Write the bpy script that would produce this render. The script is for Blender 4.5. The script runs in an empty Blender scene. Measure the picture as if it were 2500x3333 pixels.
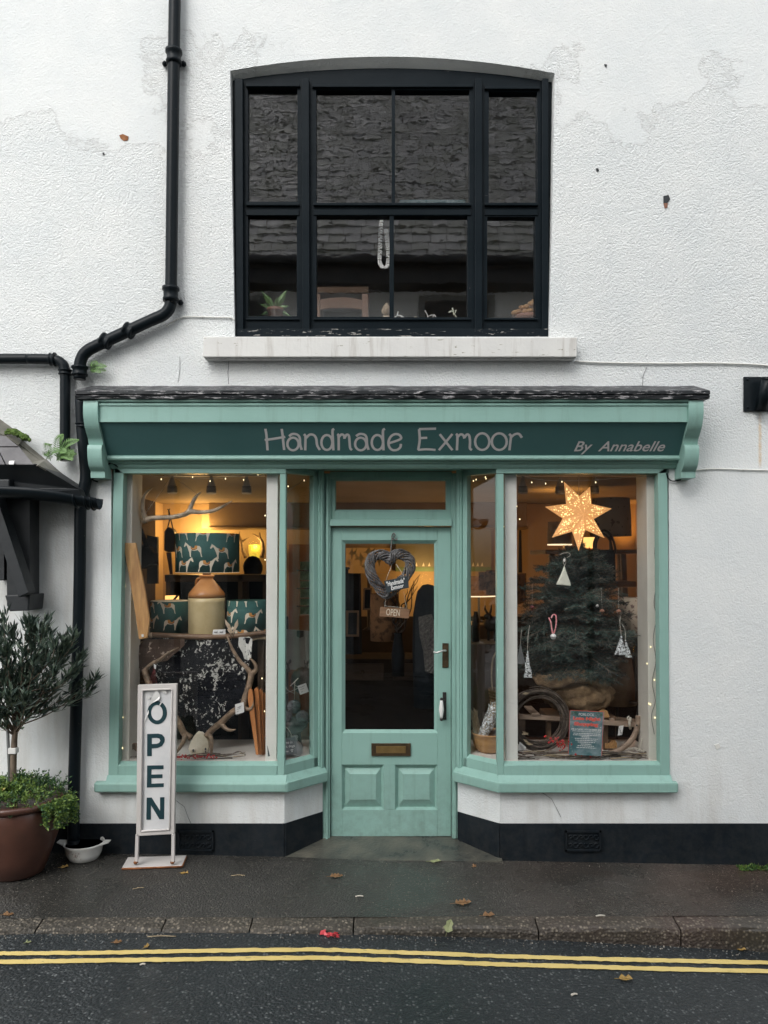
EXPO = 0.77
import bpy, math, random
from mathutils import Vector, Matrix
from mathutils.geometry import tessellate_polygon
R = random.Random(7)
S = bpy.context.scene
COL = S.collection
rad = math.radians
CAMY, CAMZ, HOR, FPX = -4.8, 1.86, 1825.0, 2500.0

# ---------- picture measurements -> world points ----------
def P(px, py, Y=0.0):
    k = (Y - CAMY) / FPX
    return Vector(((px - 1250) * k, Y, CAMZ - (py - HOR) * k))
def PX(px, Y=0.0): return (px - 1250) * (Y - CAMY) / FPX
def PZ(py, Y=0.0): return CAMZ - (py - HOR) * (Y - CAMY) / FPX
def pav_z(x): return -0.018 * max(-3.5, min(3.5, x))
def road_z(x):
    x = max(-2.6, min(2.6, x)); return -0.04 - 0.0443 * x - 0.0114 * x * x
def on_road(px, py):
    k = 3.9 / FPX
    for _ in range(30): k = (CAMZ - road_z((px - 1250) * k)) / (py - HOR)
    return Vector(((px - 1250) * k, CAMY + k * FPX, road_z((px - 1250) * k)))
def on_pav(px, py):
    k = 4.4 / FPX
    for _ in range(30): k = (CAMZ - pav_z((px - 1250) * k)) / (py - HOR)
    return Vector(((px - 1250) * k, CAMY + k * FPX, pav_z((px - 1250) * k)))

# ---------- mesh builder ----------
def clip_poly(poly, axis, val, keep_less):
    out = []
    n = len(poly)
    for i in range(n):
        a, b = poly[i], poly[(i + 1) % n]
        da, db = a[axis] - val, b[axis] - val
        if not keep_less: da, db = -da, -db
        if da <= 0: out.append(a)
        if (da < 0 < db) or (db < 0 < da):
            t = da / (da - db)
            out.append((a[0] + (b[0] - a[0]) * t, a[1] + (b[1] - a[1]) * t))
    return out
def smooth(pts, n=5):
    pts = [Vector(p) for p in pts]
    if len(pts) < 3: return pts
    e = [pts[0] * 2 - pts[1]] + pts + [pts[-1] * 2 - pts[-2]]
    out = []
    for i in range(1, len(e) - 2):
        a, b, c, d = e[i - 1], e[i], e[i + 1], e[i + 2]
        for j in range(n):
            t = j / n
            out.append(0.5 * (2 * b + (c - a) * t + (2 * a - 5 * b + 4 * c - d) * t * t + (3 * b - a - 3 * c + d) * t ** 3))
    out.append(pts[-1]); return out
def smooth_r(rs, n=5):
    out = []
    for i in range(len(rs) - 1):
        for j in range(n): out.append(rs[i] + (rs[i + 1] - rs[i]) * j / n)
    out.append(rs[-1]); return out

class MB:
    def __init__(s): s.v, s.f, s.m, s.s = [], [], [], []
    def add(s, v, f, m=0, sm=False):
        o = len(s.v); s.v += [tuple(p) for p in v]
        for q in f: s.f.append([o + i for i in q]); s.m.append(m); s.s.append(sm)
        return s
    def hexa(s, p, m=0):   # p: front 4 (ccw), back 4
        return s.add(p, [(0, 1, 2, 3), (7, 6, 5, 4), (0, 4, 5, 1), (1, 5, 6, 2), (2, 6, 7, 3), (3, 7, 4, 0)], m)
    def box(s, x0, x1, y0, y1, z0, z1, m=0):
        return s.hexa([(x0, y0, z0), (x1, y0, z0), (x1, y0, z1), (x0, y0, z1), (x0, y1, z0), (x1, y1, z0), (x1, y1, z1), (x0, y1, z1)], m)
    def prism(s, front, off, m=0, holes=(), side_m=None):
        loops = [[Vector(p) for p in front]] + [[Vector(p) for p in h] for h in holes]
        off = Vector(off); flat = [p for l in loops for p in l]; n = len(flat)
        tris = tessellate_polygon(loops)
        s.add(flat + [p + off for p in flat], [t for t in tris] + [tuple(i + n for i in reversed(t)) for t in tris], m)
        o = len(s.v) - 2 * n; b = 0
        for l in loops:
            k = len(l)
            for i in range(k):
                j = (i + 1) % k
                s.f.append([o + b + i, o + b + j, o + b + j + n, o + b + i + n]); s.m.append(m if side_m is None else side_m); s.s.append(False)
            b += k
        return s
    def slab(s, poly, Y0, Y1, m=0, holes=()):   # outline measured in the picture at depth Y0, real thickness to Y1
        return s.prism([P(a, b, Y0) for a, b in poly], (0, Y1 - Y0, 0), m, [[P(a, b, Y0) for a, b in h] for h in holes])
    def rect(s, x0, y0, x1, y1, Y0, Y1, m=0):
        return s.slab([(x0, y1), (x1, y1), (x1, y0), (x0, y0)], Y0, Y1, m)
    def ring(s, o, Ya, i, Yb, m=0):   # mitred sloping border between two picture rectangles
        def c(r, Y): x0, y0, x1, y1 = r; return [P(x0, y1, Y), P(x1, y1, Y), P(x1, y0, Y), P(x0, y0, Y)]
        a, b = c(o, Ya), c(i, Yb)
        return s.add(a + b, [(k, (k + 1) % 4, 4 + (k + 1) % 4, 4 + k) for k in range(4)], m)
    def bar(s, a, b, z0, z1, t0, t1, m=0):   # along plan line a-b, from t0 to t1 towards the street
        a, b = Vector((a[0], a[1], 0)), Vector((b[0], b[1], 0)); d = (b - a).normalized(); n = Vector((d.y, -d.x, 0))
        q = lambda p, t, z: p + n * t + Vector((0, 0, z))
        return s.hexa([q(a, t1, z0), q(b, t1, z0), q(b, t1, z1), q(a, t1, z1), q(a, t0, z0), q(b, t0, z0), q(b, t0, z1), q(a, t0, z1)], m)
    def plan(s, poly, z0, z1, m=0):
        return s.prism([Vector((x, y, z0)) for x, y in poly], (0, 0, z1 - z0), m)
    def profile(s, prof, x0, x1, m=0, holes=()):   # (Y,z) outline swept along X
        return s.prism([Vector((x0, y, z)) for y, z in prof], (x1 - x0, 0, 0), m)
    def tube(s, pts, r, n=8, m=0, flat=None, sm=True, closed=False):
        pts = [Vector(p) for p in pts]; k = len(pts)
        rs = r if isinstance(r, (list, tuple)) else [r] * k
        v = []; up = None
        for i, p in enumerate(pts):
            if closed: t = pts[(i + 1) % k] - pts[i - 1]
            else: t = pts[min(i + 1, k - 1)] - pts[max(i - 1, 0)]
            if t.length < 1e-9: t = Vector((0, 0, 1))
            t.normalize()
            if flat is not None: a = flat[0] - t * flat[0].dot(t)
            elif up is None: a = Vector((0, 0, 1)).cross(t) if abs(t.z) < .9 else Vector((1, 0, 0)).cross(t)
            else: a = up - t * up.dot(t)
            if a.length < 1e-6: a = t.orthogonal()
            a.normalize(); up = a; b = t.cross(a)
            fa = flat[1] if flat else 1
            for j in range(n):
                w = 2 * math.pi * j / n
                v.append(p + a * (math.cos(w) * rs[i] * fa) + b * (math.sin(w) * rs[i]))
        f = []
        for i in range(k if closed else k - 1):
            for j in range(n):
                i2 = (i + 1) % k
                f.append((i * n + j, i * n + (j + 1) % n, i2 * n + (j + 1) % n, i2 * n + j))
        s.add(v, f, m, sm)
        if not closed:
            o = len(s.v) - k * n
            s.f.append([o + j for j in reversed(range(n))]); s.m.append(m); s.s.append(False)
            s.f.append([o + (k - 1) * n + j for j in range(n)]); s.m.append(m); s.s.append(False)
        return s
    def lathe(s, prof, c=(0, 0, 0), n=24, m=0, sm=True, sq=1.0):
        c = Vector(c); v, f = [], []
        for r, z in prof:
            for j in range(n):
                w = 2 * math.pi * j / n; v.append(c + Vector((math.cos(w) * r, math.sin(w) * r * sq, z)))
        for i in range(len(prof) - 1):
            for j in range(n): f.append((i * n + j, i * n + (j + 1) % n, (i + 1) * n + (j + 1) % n, (i + 1) * n + j))
        s.add(v, f, m, sm); o = len(s.v) - len(v)
        s.f.append([o + j for j in reversed(range(n))]); s.m.append(m); s.s.append(False)
        s.f.append([o + (len(prof) - 1) * n + j for j in range(n)]); s.m.append(m); s.s.append(False)
        return s
    def ell(s, c, r, n=10, k=7, m=0, jit=0, rot=None):
        c = Vector(c); v, f = [], []
        if not isinstance(r, (tuple, list)): r = (r, r, r)
        for i in range(k + 1):
            th = math.pi * i / k
            for j in range(n):
                w = 2 * math.pi * j / n
                q = Vector((math.sin(th) * math.cos(w) * r[0], math.sin(th) * math.sin(w) * r[1], math.cos(th) * r[2]))
                if jit: q *= 1 + R.uniform(-jit, jit)
                if rot: q = rot @ q
                v.append(c + q)
        for i in range(k):
            for j in range(n): f.append((i * n + j, (i + 1) * n + j, (i + 1) * n + (j + 1) % n, i * n + (j + 1) % n))
        return s.add(v, f, m, True)
    def leaf(s, p, d, side, L, W, m=0, fold=.15):   # a small pointed leaf with a folded midrib
        d = d.normalized(); side = (side - d * side.dot(d)); side = side.normalized() if side.length > 1e-5 else d.orthogonal().normalized()
        n = d.cross(side)
        a, b, c_ = p, p + d * L, p + d * (L * .5) - n * (W * fold)
        l, r = p + d * (L * .45) + side * W * .5, p + d * (L * .45) - side * W * .5
        return s.add([a, l, b, r, c_], [(0, 4, 1), (4, 2, 1), (0, 3, 4), (4, 3, 2)], m, False)

def text_mesh(body, shear=0, bold=0, spacing=1.0):
    cu = bpy.data.curves.new('lettering_source', 'FONT'); cu.body = body; cu.shear = shear; cu.offset = bold; cu.space_character = spacing; cu.resolution_u = 3
    o = bpy.data.objects.new('lettering_source', cu); COL.objects.link(o)
    dg = bpy.context.evaluated_depsgraph_get(); dg.update()
    me = bpy.data.meshes.new_from_object(o.evaluated_get(dg))
    v = [q.co.copy() for q in me.vertices]; f = [tuple(p.vertices) for p in me.polygons]
    bpy.data.objects.remove(o); bpy.data.curves.remove(cu); bpy.data.meshes.remove(me)
    return v, f
def put_text(mb, body, org, xa, ya, box, m=0, shear=0, bold=0, lift=.001):
    """lettering fitted in box (x0,y0,x1,y1), metres along unit axes xa, ya from org; a millimetre thick"""
    v, f = text_mesh(body, shear, bold)
    x0, x1 = min(p.x for p in v), max(p.x for p in v); y0, y1 = min(p.y for p in v), max(p.y for p in v)
    sx, sy = (box[2] - box[0]) / (x1 - x0), (box[3] - box[1]) / (y1 - y0)
    n = xa.cross(ya).normalized(); q = []
    for p in v: q.append(org + xa * (box[0] + (p.x - x0) * sx) + ya * (box[1] + (p.y - y0) * sy) + n * lift)
    mb.add(q, f, m); return mb

# ---------- objects ----------
def fin(name, mb, mats, bevel=0, seg=2):
    me = bpy.data.meshes.new(name); me.from_pydata(mb.v, [], mb.f)
    for x in (mats if isinstance(mats, (list, tuple)) else [mats]): me.materials.append(x)
    me.polygons.foreach_set('material_index', mb.m); me.polygons.foreach_set('use_smooth', mb.s)
    me.update(); me.validate()
    import bmesh
    bm = bmesh.new(); bm.from_mesh(me); bmesh.ops.recalc_face_normals(bm, faces=bm.faces); bm.to_mesh(me); bm.free()
    o = bpy.data.objects.new(name, me); COL.objects.link(o)
    if bevel:
        b = o.modifiers.new('edge', 'BEVEL'); b.width = bevel; b.segments = seg; b.limit_method = 'ANGLE'; b.angle_limit = rad(35)
    return o
def tag(o, label, cat, group=None):
    o['label'] = label; o['category'] = cat
    if group: o['group'] = group
    return o
def thing(name, label, cat, loc, group=None):
    o = bpy.data.objects.new(name, None); COL.objects.link(o); o.location = loc; o.empty_display_size = .05
    return tag(o, label, cat, group)
WL = {}
def part(name, mb, mats, parent, bevel=0, seg=2, label=None):
    o = fin(name, mb, mats, bevel, seg); o.parent = parent
    loc = WL.get(parent.name)
    if loc is None and parent.parent is None: o.matrix_parent_inverse = Matrix.Translation(-Vector(parent.location))
    WL[o.name] = True
    if label: o['label'] = label
    return o
def solo(name, mb, mats, label, cat, group=None, bevel=0, seg=2):
    xs = [p[0] for p in mb.v]; ys = [p[1] for p in mb.v]; zs = [p[2] for p in mb.v]
    c = Vector(((min(xs) + max(xs)) / 2, (min(ys) + max(ys)) / 2, min(zs)))
    mb.v = [tuple(Vector(p) - c) for p in mb.v]
    o = fin(name, mb, mats, bevel, seg); o.location = c
    return tag(o, label, cat, group)
def struct(name, mb, mats, bevel=0):
    o = fin(name, mb, mats, bevel); o['kind'] = 'structure'; return o
def dup(root, shift, label, rotz=0):
    r = root.copy(); COL.objects.link(r); r.location = Vector(root.location) + Vector(shift); r.rotation_euler.z += rotz; r['label'] = label
    for ch in list(root.children):
        c = ch.copy(); COL.objects.link(c); c.parent = r; c.matrix_parent_inverse = ch.matrix_parent_inverse.copy()
        for g in list(ch.children):
            d = g.copy(); COL.objects.link(d); d.parent = c; d.matrix_parent_inverse = g.matrix_parent_inverse.copy()
    return r

# ---------- materials ----------
def pm(name, c1, c2=None, scale=6, rough=.6, bump=0, bscale=60, metal=0, detail=5, stretch=None, lo=.35, hi=.65, rvar=0, bdist=.01, emit=None, estr=0, spec=.5, trans=0):
    m = bpy.data.materials.new(name); m.use_nodes = True; t = m.node_tree; N = t.nodes; L = t.links
    b = N['Principled BSDF']; b.inputs['Roughness'].default_value = rough; b.inputs['Metallic'].default_value = metal
    b.inputs['Specular IOR Level'].default_value = spec
    co = N.new('ShaderNodeTexCoord'); src = co.outputs['Object']
    if stretch:
        mp = N.new('ShaderNodeMapping'); mp.inputs['Scale'].default_value = stretch; L.new(src, mp.inputs['Vector']); src = mp.outputs['Vector']
    if c2 is not None:
        n = N.new('ShaderNodeTexNoise'); n.inputs['Scale'].default_value = scale; n.inputs['Detail'].default_value = detail; n.inputs['Roughness'].default_value = .6; L.new(src, n.inputs['Vector'])
        r = N.new('ShaderNodeValToRGB'); r.color_ramp.elements[0].position = lo; r.color_ramp.elements[1].position = hi
        r.color_ramp.elements[0].color = (*c1, 1); r.color_ramp.elements[1].color = (*c2, 1)
        L.new(n.outputs['Fac'], r.inputs['Fac']); L.new(r.outputs['Color'], b.inputs['Base Color'])
        if rvar:
            mr = N.new('ShaderNodeMapRange'); mr.inputs['To Min'].default_value = rough - rvar; mr.inputs['To Max'].default_value = rough + rvar
            L.new(n.outputs['Fac'], mr.inputs['Value']); L.new(mr.outputs['Result'], b.inputs['Roughness'])
    else: b.inputs['Base Color'].default_value = (*c1, 1)
    if bump:
        n2 = N.new('ShaderNodeTexNoise'); n2.inputs['Scale'].default_value = bscale; n2.inputs['Detail'].default_value = 4; L.new(src, n2.inputs['Vector'])
        bp = N.new('ShaderNodeBump'); bp.inputs['Strength'].default_value = bump; bp.inputs['Distance'].default_value = bdist
        L.new(n2.outputs['Fac'], bp.inputs['Height']); L.new(bp.outputs['Normal'], b.inputs['Normal'])
    if emit: b.inputs['Emission Color'].default_value = (*emit, 1); b.inputs['Emission Strength'].default_value = estr
    if trans: b.inputs['Transmission Weight'].default_value = trans
    return m
def mnodes(m): return m.node_tree.nodes, m.node_tree.links, m.node_tree.nodes['Principled BSDF']
def math_node(N, L, op, a, b=None, clamp=False):
    n = N.new('ShaderNodeMath'); n.operation = op; n.use_clamp = clamp
    for i, q in enumerate((a, b)):
        if q is None: continue
        if isinstance(q, (int, float)): n.inputs[i].default_value = q
        else: L.new(q, n.inputs[i])
    return n.outputs[0]
def mixc(N, L, fac, a, b):
    n = N.new('ShaderNodeMix'); n.data_type = 'RGBA'
    for i, q in ((0, fac), (6, a), (7, b)):
        if isinstance(q, (int, float)): n.inputs[i].default_value = q
        elif isinstance(q, tuple): n.inputs[i].default_value = (*q, 1)
        else: L.new(q, n.inputs[i])
    return n.outputs[2]
def ramp(N, L, v, lo, hi):
    n = N.new('ShaderNodeMapRange'); n.inputs['From Min'].default_value = lo; n.inputs['From Max'].default_value = hi; L.new(v, n.inputs['Value']); return n.outputs['Result']
def noise(N, L, src, scale, detail=4, rough=.55, dist=0):
    n = N.new('ShaderNodeTexNoise'); n.inputs['Scale'].default_value = scale; n.inputs['Detail'].default_value = detail
    n.inputs['Roughness'].default_value = rough; n.inputs['Distortion'].default_value = dist; L.new(src, n.inputs['Vector']); return n.outputs['Fac']

def make_plaster():
    m = bpy.data.materials.new('white_roughcast'); m.use_nodes = True; N, L, b = mnodes(m)
    co = N.new('ShaderNodeTexCoord').outputs['Object']
    sep = N.new('ShaderNodeSeparateXYZ'); L.new(co, sep.inputs[0])
    # smooth skimmed patches against coarse roughcast
    pn = noise(N, L, co, .75, 7, .62, .3)
    tilt = math_node(N, L, 'MULTIPLY', math_node(N, L, 'ABSOLUTE', math_node(N, L, 'SUBTRACT', sep.outputs['X'], .3)), .06)
    pv = math_node(N, L, 'ADD', math_node(N, L, 'SUBTRACT', math_node(N, L, 'SUBTRACT', sep.outputs['Z'], 4.62), tilt), math_node(N, L, 'MULTIPLY', math_node(N, L, 'SUBTRACT', pn, .5), 4.2))
    patch = ramp(N, L, pv, 0, .05)
    edge = math_node(N, L, 'MULTIPLY', ramp(N, L, pv, -.04, 0), math_node(N, L, 'SUBTRACT', 1.0, ramp(N, L, pv, .0, .04)))
    low = ramp(N, L, sep.outputs['Z'], 2.75, 2.5)   # trowelled smoother render below the shop cornice
    smoothm = math_node(N, L, 'MAXIMUM', patch, low)
    coarse = noise(N, L, co, 95, 4, .65, .0); fine = noise(N, L, co, 26, 4, .55); vlow = noise(N, L, co, 2.2, 5, .6)
    vor = N.new('ShaderNodeTexVoronoi'); vor.feature = 'SMOOTH_F1'; vor.inputs['Scale'].default_value = 88; vor.inputs['Smoothness'].default_value = .35
    wp = N.new('ShaderNodeVectorMath'); wp.operation = 'ADD'; nz = N.new('ShaderNodeTexNoise'); nz.inputs['Scale'].default_value = 30; L.new(co, nz.inputs['Vector'])
    sc = N.new('ShaderNodeVectorMath'); sc.operation = 'SCALE'; sc.inputs['Scale'].default_value = .03; L.new(nz.outputs['Color'], sc.inputs[0]); L.new(co, wp.inputs[0]); L.new(sc.outputs[0], wp.inputs[1]); L.new(wp.outputs[0], vor.inputs['Vector'])
    grain = math_node(N, L, 'ADD', math_node(N, L, 'MULTIPLY', coarse, 1.1), math_node(N, L, 'MULTIPLY', vor.outputs['Distance'], -.85))
    h1 = math_node(N, L, 'MULTIPLY', grain, math_node(N, L, 'SUBTRACT', 1.0, math_node(N, L, 'MULTIPLY', smoothm, .66)))
    h = math_node(N, L, 'ADD', h1, math_node(N, L, 'MULTIPLY', fine, .45))
    h = math_node(N, L, 'ADD', h, math_node(N, L, 'MULTIPLY', patch, .10))
    bp = N.new('ShaderNodeBump'); bp.inputs['Strength'].default_value = .62; bp.inputs['Distance'].default_value = .009; L.new(h, bp.inputs['Height']); L.new(bp.outputs['Normal'], b.inputs['Normal'])
    c = mixc(N, L, ramp(N, L, vlow, .3, .7), (.70, .735, .74), (.78, .80, .79))
    c = mixc(N, L, math_node(N, L, 'MULTIPLY', math_node(N, L, 'MULTIPLY', edge, math_node(N, L, 'SUBTRACT', 1.0, low)), .3), c, (.42, .42, .41))
    c = mixc(N, L, math_node(N, L, 'MULTIPLY', ramp(N, L, coarse, .42, .27), .24), c, (.42, .41, .385))
    # grime: damp streaks on the pier beside the pipe and near the ground
    st = N.new('ShaderNodeMapping'); st.inputs['Scale'].default_value = (9, 9, 1.3); L.new(co, st.inputs['Vector'])
    sn = noise(N, L, st.outputs['Vector'], 1.0, 6, .65)
    pier = math_node(N, L, 'MULTIPLY', ramp(N, L, sep.outputs['X'], -1.70, -1.80), ramp(N, L, sep.outputs['Z'], 2.5, 2.2))
    damp = math_node(N, L, 'MAXIMUM', math_node(N, L, 'MULTIPLY', pier, .8), ramp(N, L, sep.outputs['Z'], .75, .1))
    c = mixc(N, L, math_node(N, L, 'MULTIPLY', math_node(N, L, 'MULTIPLY', damp, ramp(N, L, sn, .42, .72)), .5), c, (.40, .36, .30))
    # thin rust run below the wall bracket
    rx = math_node(N, L, 'ABSOLUTE', math_node(N, L, 'SUBTRACT', sep.outputs['X'], PX(2474)))
    rz = math_node(N, L, 'MULTIPLY', ramp(N, L, sep.outputs['Z'], PZ(1528), PZ(1500)), ramp(N, L, sep.outputs['Z'], PZ(1340), PZ(1370)))
    rust = math_node(N, L, 'MULTIPLY', math_node(N, L, 'MULTIPLY', ramp(N, L, rx, .014, .004), rz), ramp(N, L, noise(N, L, co, 30, 3), .25, .6))
    c = mixc(N, L, math_node(N, L, 'MULTIPLY', rust, .55), c, (.62, .38, .12))
    L.new(c, b.inputs['Base Color']); b.inputs['Roughness'].default_value = .85; b.inputs['Specular IOR Level'].default_value = .3
    return m

def make_glass(name, wav=0, tint=(1, 1, 1), refl=1.0):
    m = bpy.data.materials.new(name); m.use_nodes = True; t = m.node_tree; N, L = t.nodes, t.links
    N.remove(N['Principled BSDF']); out = N['Material Output']
    tr = N.new('ShaderNodeBsdfTransparent'); tr.inputs['Color'].default_value = (*tint, 1)
    gl = N.new('ShaderNodeBsdfGlossy'); gl.inputs['Roughness'].default_value = .0; gl.inputs['Color'].default_value = (1, 1, 1, 1)
    lw = N.new('ShaderNodeLayerWeight'); lw.inputs['Blend'].default_value = .5
    p = math_node(N, L, 'POWER', lw.outputs['Facing'], 5.0)
    f = math_node(N, L, 'ADD', math_node(N, L, 'MULTIPLY', p, .9), .045 * refl, True)
    mx = N.new('ShaderNodeMixShader'); L.new(f, mx.inputs[0]); L.new(tr.outputs[0], mx.inputs[1]); L.new(gl.outputs[0], mx.inputs[2]); L.new(mx.outputs[0], out.inputs['Surface'])
    if wav:
        co = N.new('ShaderNodeTexCoord').outputs['Object']; mp = N.new('ShaderNodeMapping'); mp.inputs['Scale'].default_value = (1, 1, 2.2); L.new(co, mp.inputs['Vector'])
        n = noise(N, L, mp.outputs['Vector'], 8, 2, .5, .6)
        bp = N.new('ShaderNodeBump'); bp.inputs['Strength'].default_value = wav; bp.inputs['Distance'].default_value = .02; L.new(n, bp.inputs['Height']); L.new(bp.outputs['Normal'], gl.inputs['Normal'])
    return m

def make_paint(name, c1, c2, rough=.42, spec=.3, dirt=0, worn=0, worn_c=(.5, .5, .48), bscale=14, streak=0):
    m = bpy.data.materials.new(name); m.use_nodes = True; N, L, b = mnodes(m)
    co = N.new('ShaderNodeTexCoord').outputs['Object']
    c = mixc(N, L, ramp(N, L, noise(N, L, co, 3.5, 5), .3, .7), c1, c2)
    g = noise(N, L, co, bscale, 4)
    if worn:
        mp = N.new('ShaderNodeMapping'); mp.inputs['Scale'].default_value = (6, 30, 30); L.new(co, mp.inputs['Vector'])
        w = noise(N, L, mp.outputs['Vector'], 2.2, 6, .7); k = ramp(N, L, w, worn, worn + .03)
        c = mixc(N, L, k, c, worn_c); g = math_node(N, L, 'ADD', g, math_node(N, L, 'MULTIPLY', k, -.8))
    if streak:
        mp = N.new('ShaderNodeMapping'); mp.inputs['Scale'].default_value = (14, 14, 1.2); L.new(co, mp.inputs['Vector'])
        w = noise(N, L, mp.outputs['Vector'], 1.5, 6, .65)
        c = mixc(N, L, math_node(N, L, 'MULTIPLY', ramp(N, L, w, .52, .75), streak), c, (c1[0] * .55, c1[1] * .5, c1[2] * .45))
    if dirt:
        sz = N.new('ShaderNodeSeparateXYZ'); L.new(co, sz.inputs[0]); c = mixc(N, L, math_node(N, L, 'MULTIPLY', math_node(N, L, 'MULTIPLY', ramp(N, L, sz.outputs['Z'], .62, .02), ramp(N, L, noise(N, L, co, 18, 6, .7), .40, .62)), dirt), c, (.11, .10, .08))
        c = mixc(N, L, math_node(N, L, 'MULTIPLY', ramp(N, L, noise(N, L, co, 45, 5, .7), .67, .71), .22), c, (c2[0] * 1.35, c2[1] * 1.25, c2[2] * 1.25))
    L.new(c, b.inputs['Base Color']); b.inputs['Roughness'].default_value = rough; b.inputs['Specular IOR Level'].default_value = spec
    bp = N.new('ShaderNodeBump'); bp.inputs['Strength'].default_value = .25; bp.inputs['Distance'].default_value = .006; L.new(g, bp.inputs['Height']); L.new(bp.outputs['Normal'], b.inputs['Normal'])
    return m

def make_asphalt(name, c1, c2, spk, wet_lo, wet_hi, sscale=160, brown=None, peb=.74):
    m = bpy.data.materials.new(name); m.use_nodes = True; N, L, b = mnodes(m)
    co = N.new('ShaderNodeTexCoord').outputs['Object']
    big = noise(N, L, co, .9, 6, .6); wet = ramp(N, L, noise(N, L, co, 1.3, 5, .55, .4), .42, .62)
    c = mixc(N, L, ramp(N, L, big, .3, .7), c1, c2)
    if brown:
        sep = N.new('ShaderNodeSeparateXYZ'); L.new(co, sep.inputs[0])
        k = math_node(N, L, 'MULTIPLY', ramp(N, L, sep.outputs['X'], .3, 2.2), ramp(N, L, noise(N, L, co, 1.6, 5), .35, .6))
        c = mixc(N, L, math_node(N, L, 'MULTIPLY', k, .8), c, brown)
    v = N.new('ShaderNodeTexVoronoi'); v.inputs['Scale'].default_value = sscale; L.new(co, v.inputs['Vector'])
    vs = N.new('ShaderNodeSeparateColor'); L.new(v.outputs['Color'], vs.inputs[0])
    st = math_node(N, L, 'MULTIPLY', ramp(N, L, vs.outputs[0], peb, 1.0), ramp(N, L, v.outputs['Distance'], .55, .25))
    c = mixc(N, L, math_node(N, L, 'MULTIPLY', st, .75), c, spk)
    c = mixc(N, L, math_node(N, L, 'MULTIPLY', wet, .35), c, (c1[0] * .5, c1[1] * .5, c1[2] * .5))
    L.new(c, b.inputs['Base Color'])
    mr = N.new('ShaderNodeMapRange'); mr.inputs['To Min'].default_value = wet_hi; mr.inputs['To Max'].default_value = wet_lo; L.new(wet, mr.inputs['Value']); L.new(mr.outputs[0], b.inputs['Roughness'])
    h = math_node(N, L, 'ADD', math_node(N, L, 'MULTIPLY', v.outputs['Distance'], -.7), noise(N, L, co, 70, 4))
    bp = N.new('ShaderNodeBump'); bp.inputs['Distance'].default_value = .011
    L.new(math_node(N, L, 'SUBTRACT', .95, math_node(N, L, 'MULTIPLY', wet, .78)), bp.inputs['Strength']); L.new(h, bp.inputs['Height']); L.new(bp.outputs['Normal'], b.inputs['Normal'])
    return m

def make_slate(name, c1, c2, sx=3.6, sz=6.0):
    m = bpy.data.materials.new(name); m.use_nodes = True; N, L, b = mnodes(m)
    co = N.new('ShaderNodeTexCoord').outputs['UV']
    br = N.new('ShaderNodeTexBrick'); br.inputs['Scale'].default_value = 1; br.inputs['Brick Width'].default_value = .34; br.inputs['Row Height'].default_value = .24; br.inputs['Mortar Size'].default_value = .03
    br.inputs['Color1'].default_value = (*c1, 1); br.inputs['Color2'].default_value = (*c2, 1); br.inputs['Mortar'].default_value = (.01, .01, .012, 1)
    oc = N.new('ShaderNodeTexCoord').outputs['Object']
    mp = N.new('ShaderNodeMapping'); mp.inputs['Rotation'].default_value = (rad(50), 0, 0); L.new(oc, mp.inputs['Vector'])
    s2 = N.new('ShaderNodeSeparateXYZ'); L.new(oc, s2.inputs[0]); cb = N.new('ShaderNodeCombineXYZ')
    L.new(s2.outputs['X'], cb.inputs[0]); L.new(math_node(N, L, 'MULTIPLY', s2.outputs['Z'], 1.3), cb.inputs[1]); L.new(cb.outputs[0], br.inputs['Vector'])
    nn = noise(N, L, oc, 1.2, 6, .6)
    L.new(mixc(N, L, math_node(N, L, 'MULTIPLY', ramp(N, L, nn, .45, .7), .7), br.outputs['Color'], (.10, .115, .06)), b.inputs['Base Color']); b.inputs['Roughness'].default_value = .3
    return m

M = {}
M['plaster'] = make_plaster()
M['green'] = make_paint('sage_green_gloss_paint', (.25, .425, .375), (.275, .455, .405), .42, streak=.34, dirt=.28)
M['dkgreen'] = make_paint('deep_green_sign_paint', (.06, .145, .145), (.07, .158, .158), .5)
M['signgrey'] = pm('grey_sign_lettering', (.66, .64, .64), rough=.5)
M['black'] = make_paint('black_gloss_paint', (.006, .0105, .014), (.010, .015, .019), .4, spec=.07, worn=.70, worn_c=(.22, .21, .2))
M['flash'] = make_paint('flaking_black_paint', (.012, .015, .018), (.03, .033, .036), .5, spec=.25, worn=.56, worn_c=(.40, .39, .40), bscale=30)
M['pipe'] = make_paint('black_cast_iron_paint', (.006, .010, .013), (.011, .015, .018), .33, spec=.13, worn=.70, worn_c=(.35, .3, .25), bscale=18)
M['plinth'] = make_paint('black_plinth_paint', (.005, .009, .013), (.014, .019, .024), .65, spec=.14, bscale=40, worn=.69, worn_c=(.045, .05, .052), streak=.4, dirt=.10)
M['sill'] = make_paint('weathered_white_sill_paint', (.66, .66, .64), (.74, .74, .71), .7, worn=.645, worn_c=(.2, .19, .11), streak=.75, bscale=30)
M['white'] = make_paint('white_gloss_paint', (.70, .70, .66), (.76, .76, .72), .5)
M['glass'] = make_glass('shop_glass', .002)
M['oldglass'] = make_glass('wavy_old_glass', .013, refl=2.1); M['oldglass2'] = make_glass('old_flat_glass', .006, refl=2.3)
M['doorglass'] = make_glass('dark_door_glass', .002)
M['pave'] = make_asphalt('wet_pavement_asphalt', (.034, .034, .031), (.066, .063, .057), (.26, .24, .2), .07, .44, 95, brown=(.085, .058, .045))
M['road'] = make_asphalt('wet_road_asphalt', (.017, .022, .025), (.030, .036, .039), (.24, .26, .26), .25, .52, 70)
M['kerb'] = make_asphalt('pebbly_kerb_concrete', (.040, .036, .030), (.085, .074, .058), (.36, .31, .24), .35, .7, 62, brown=(.085, .05, .042), peb=.30)
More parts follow.
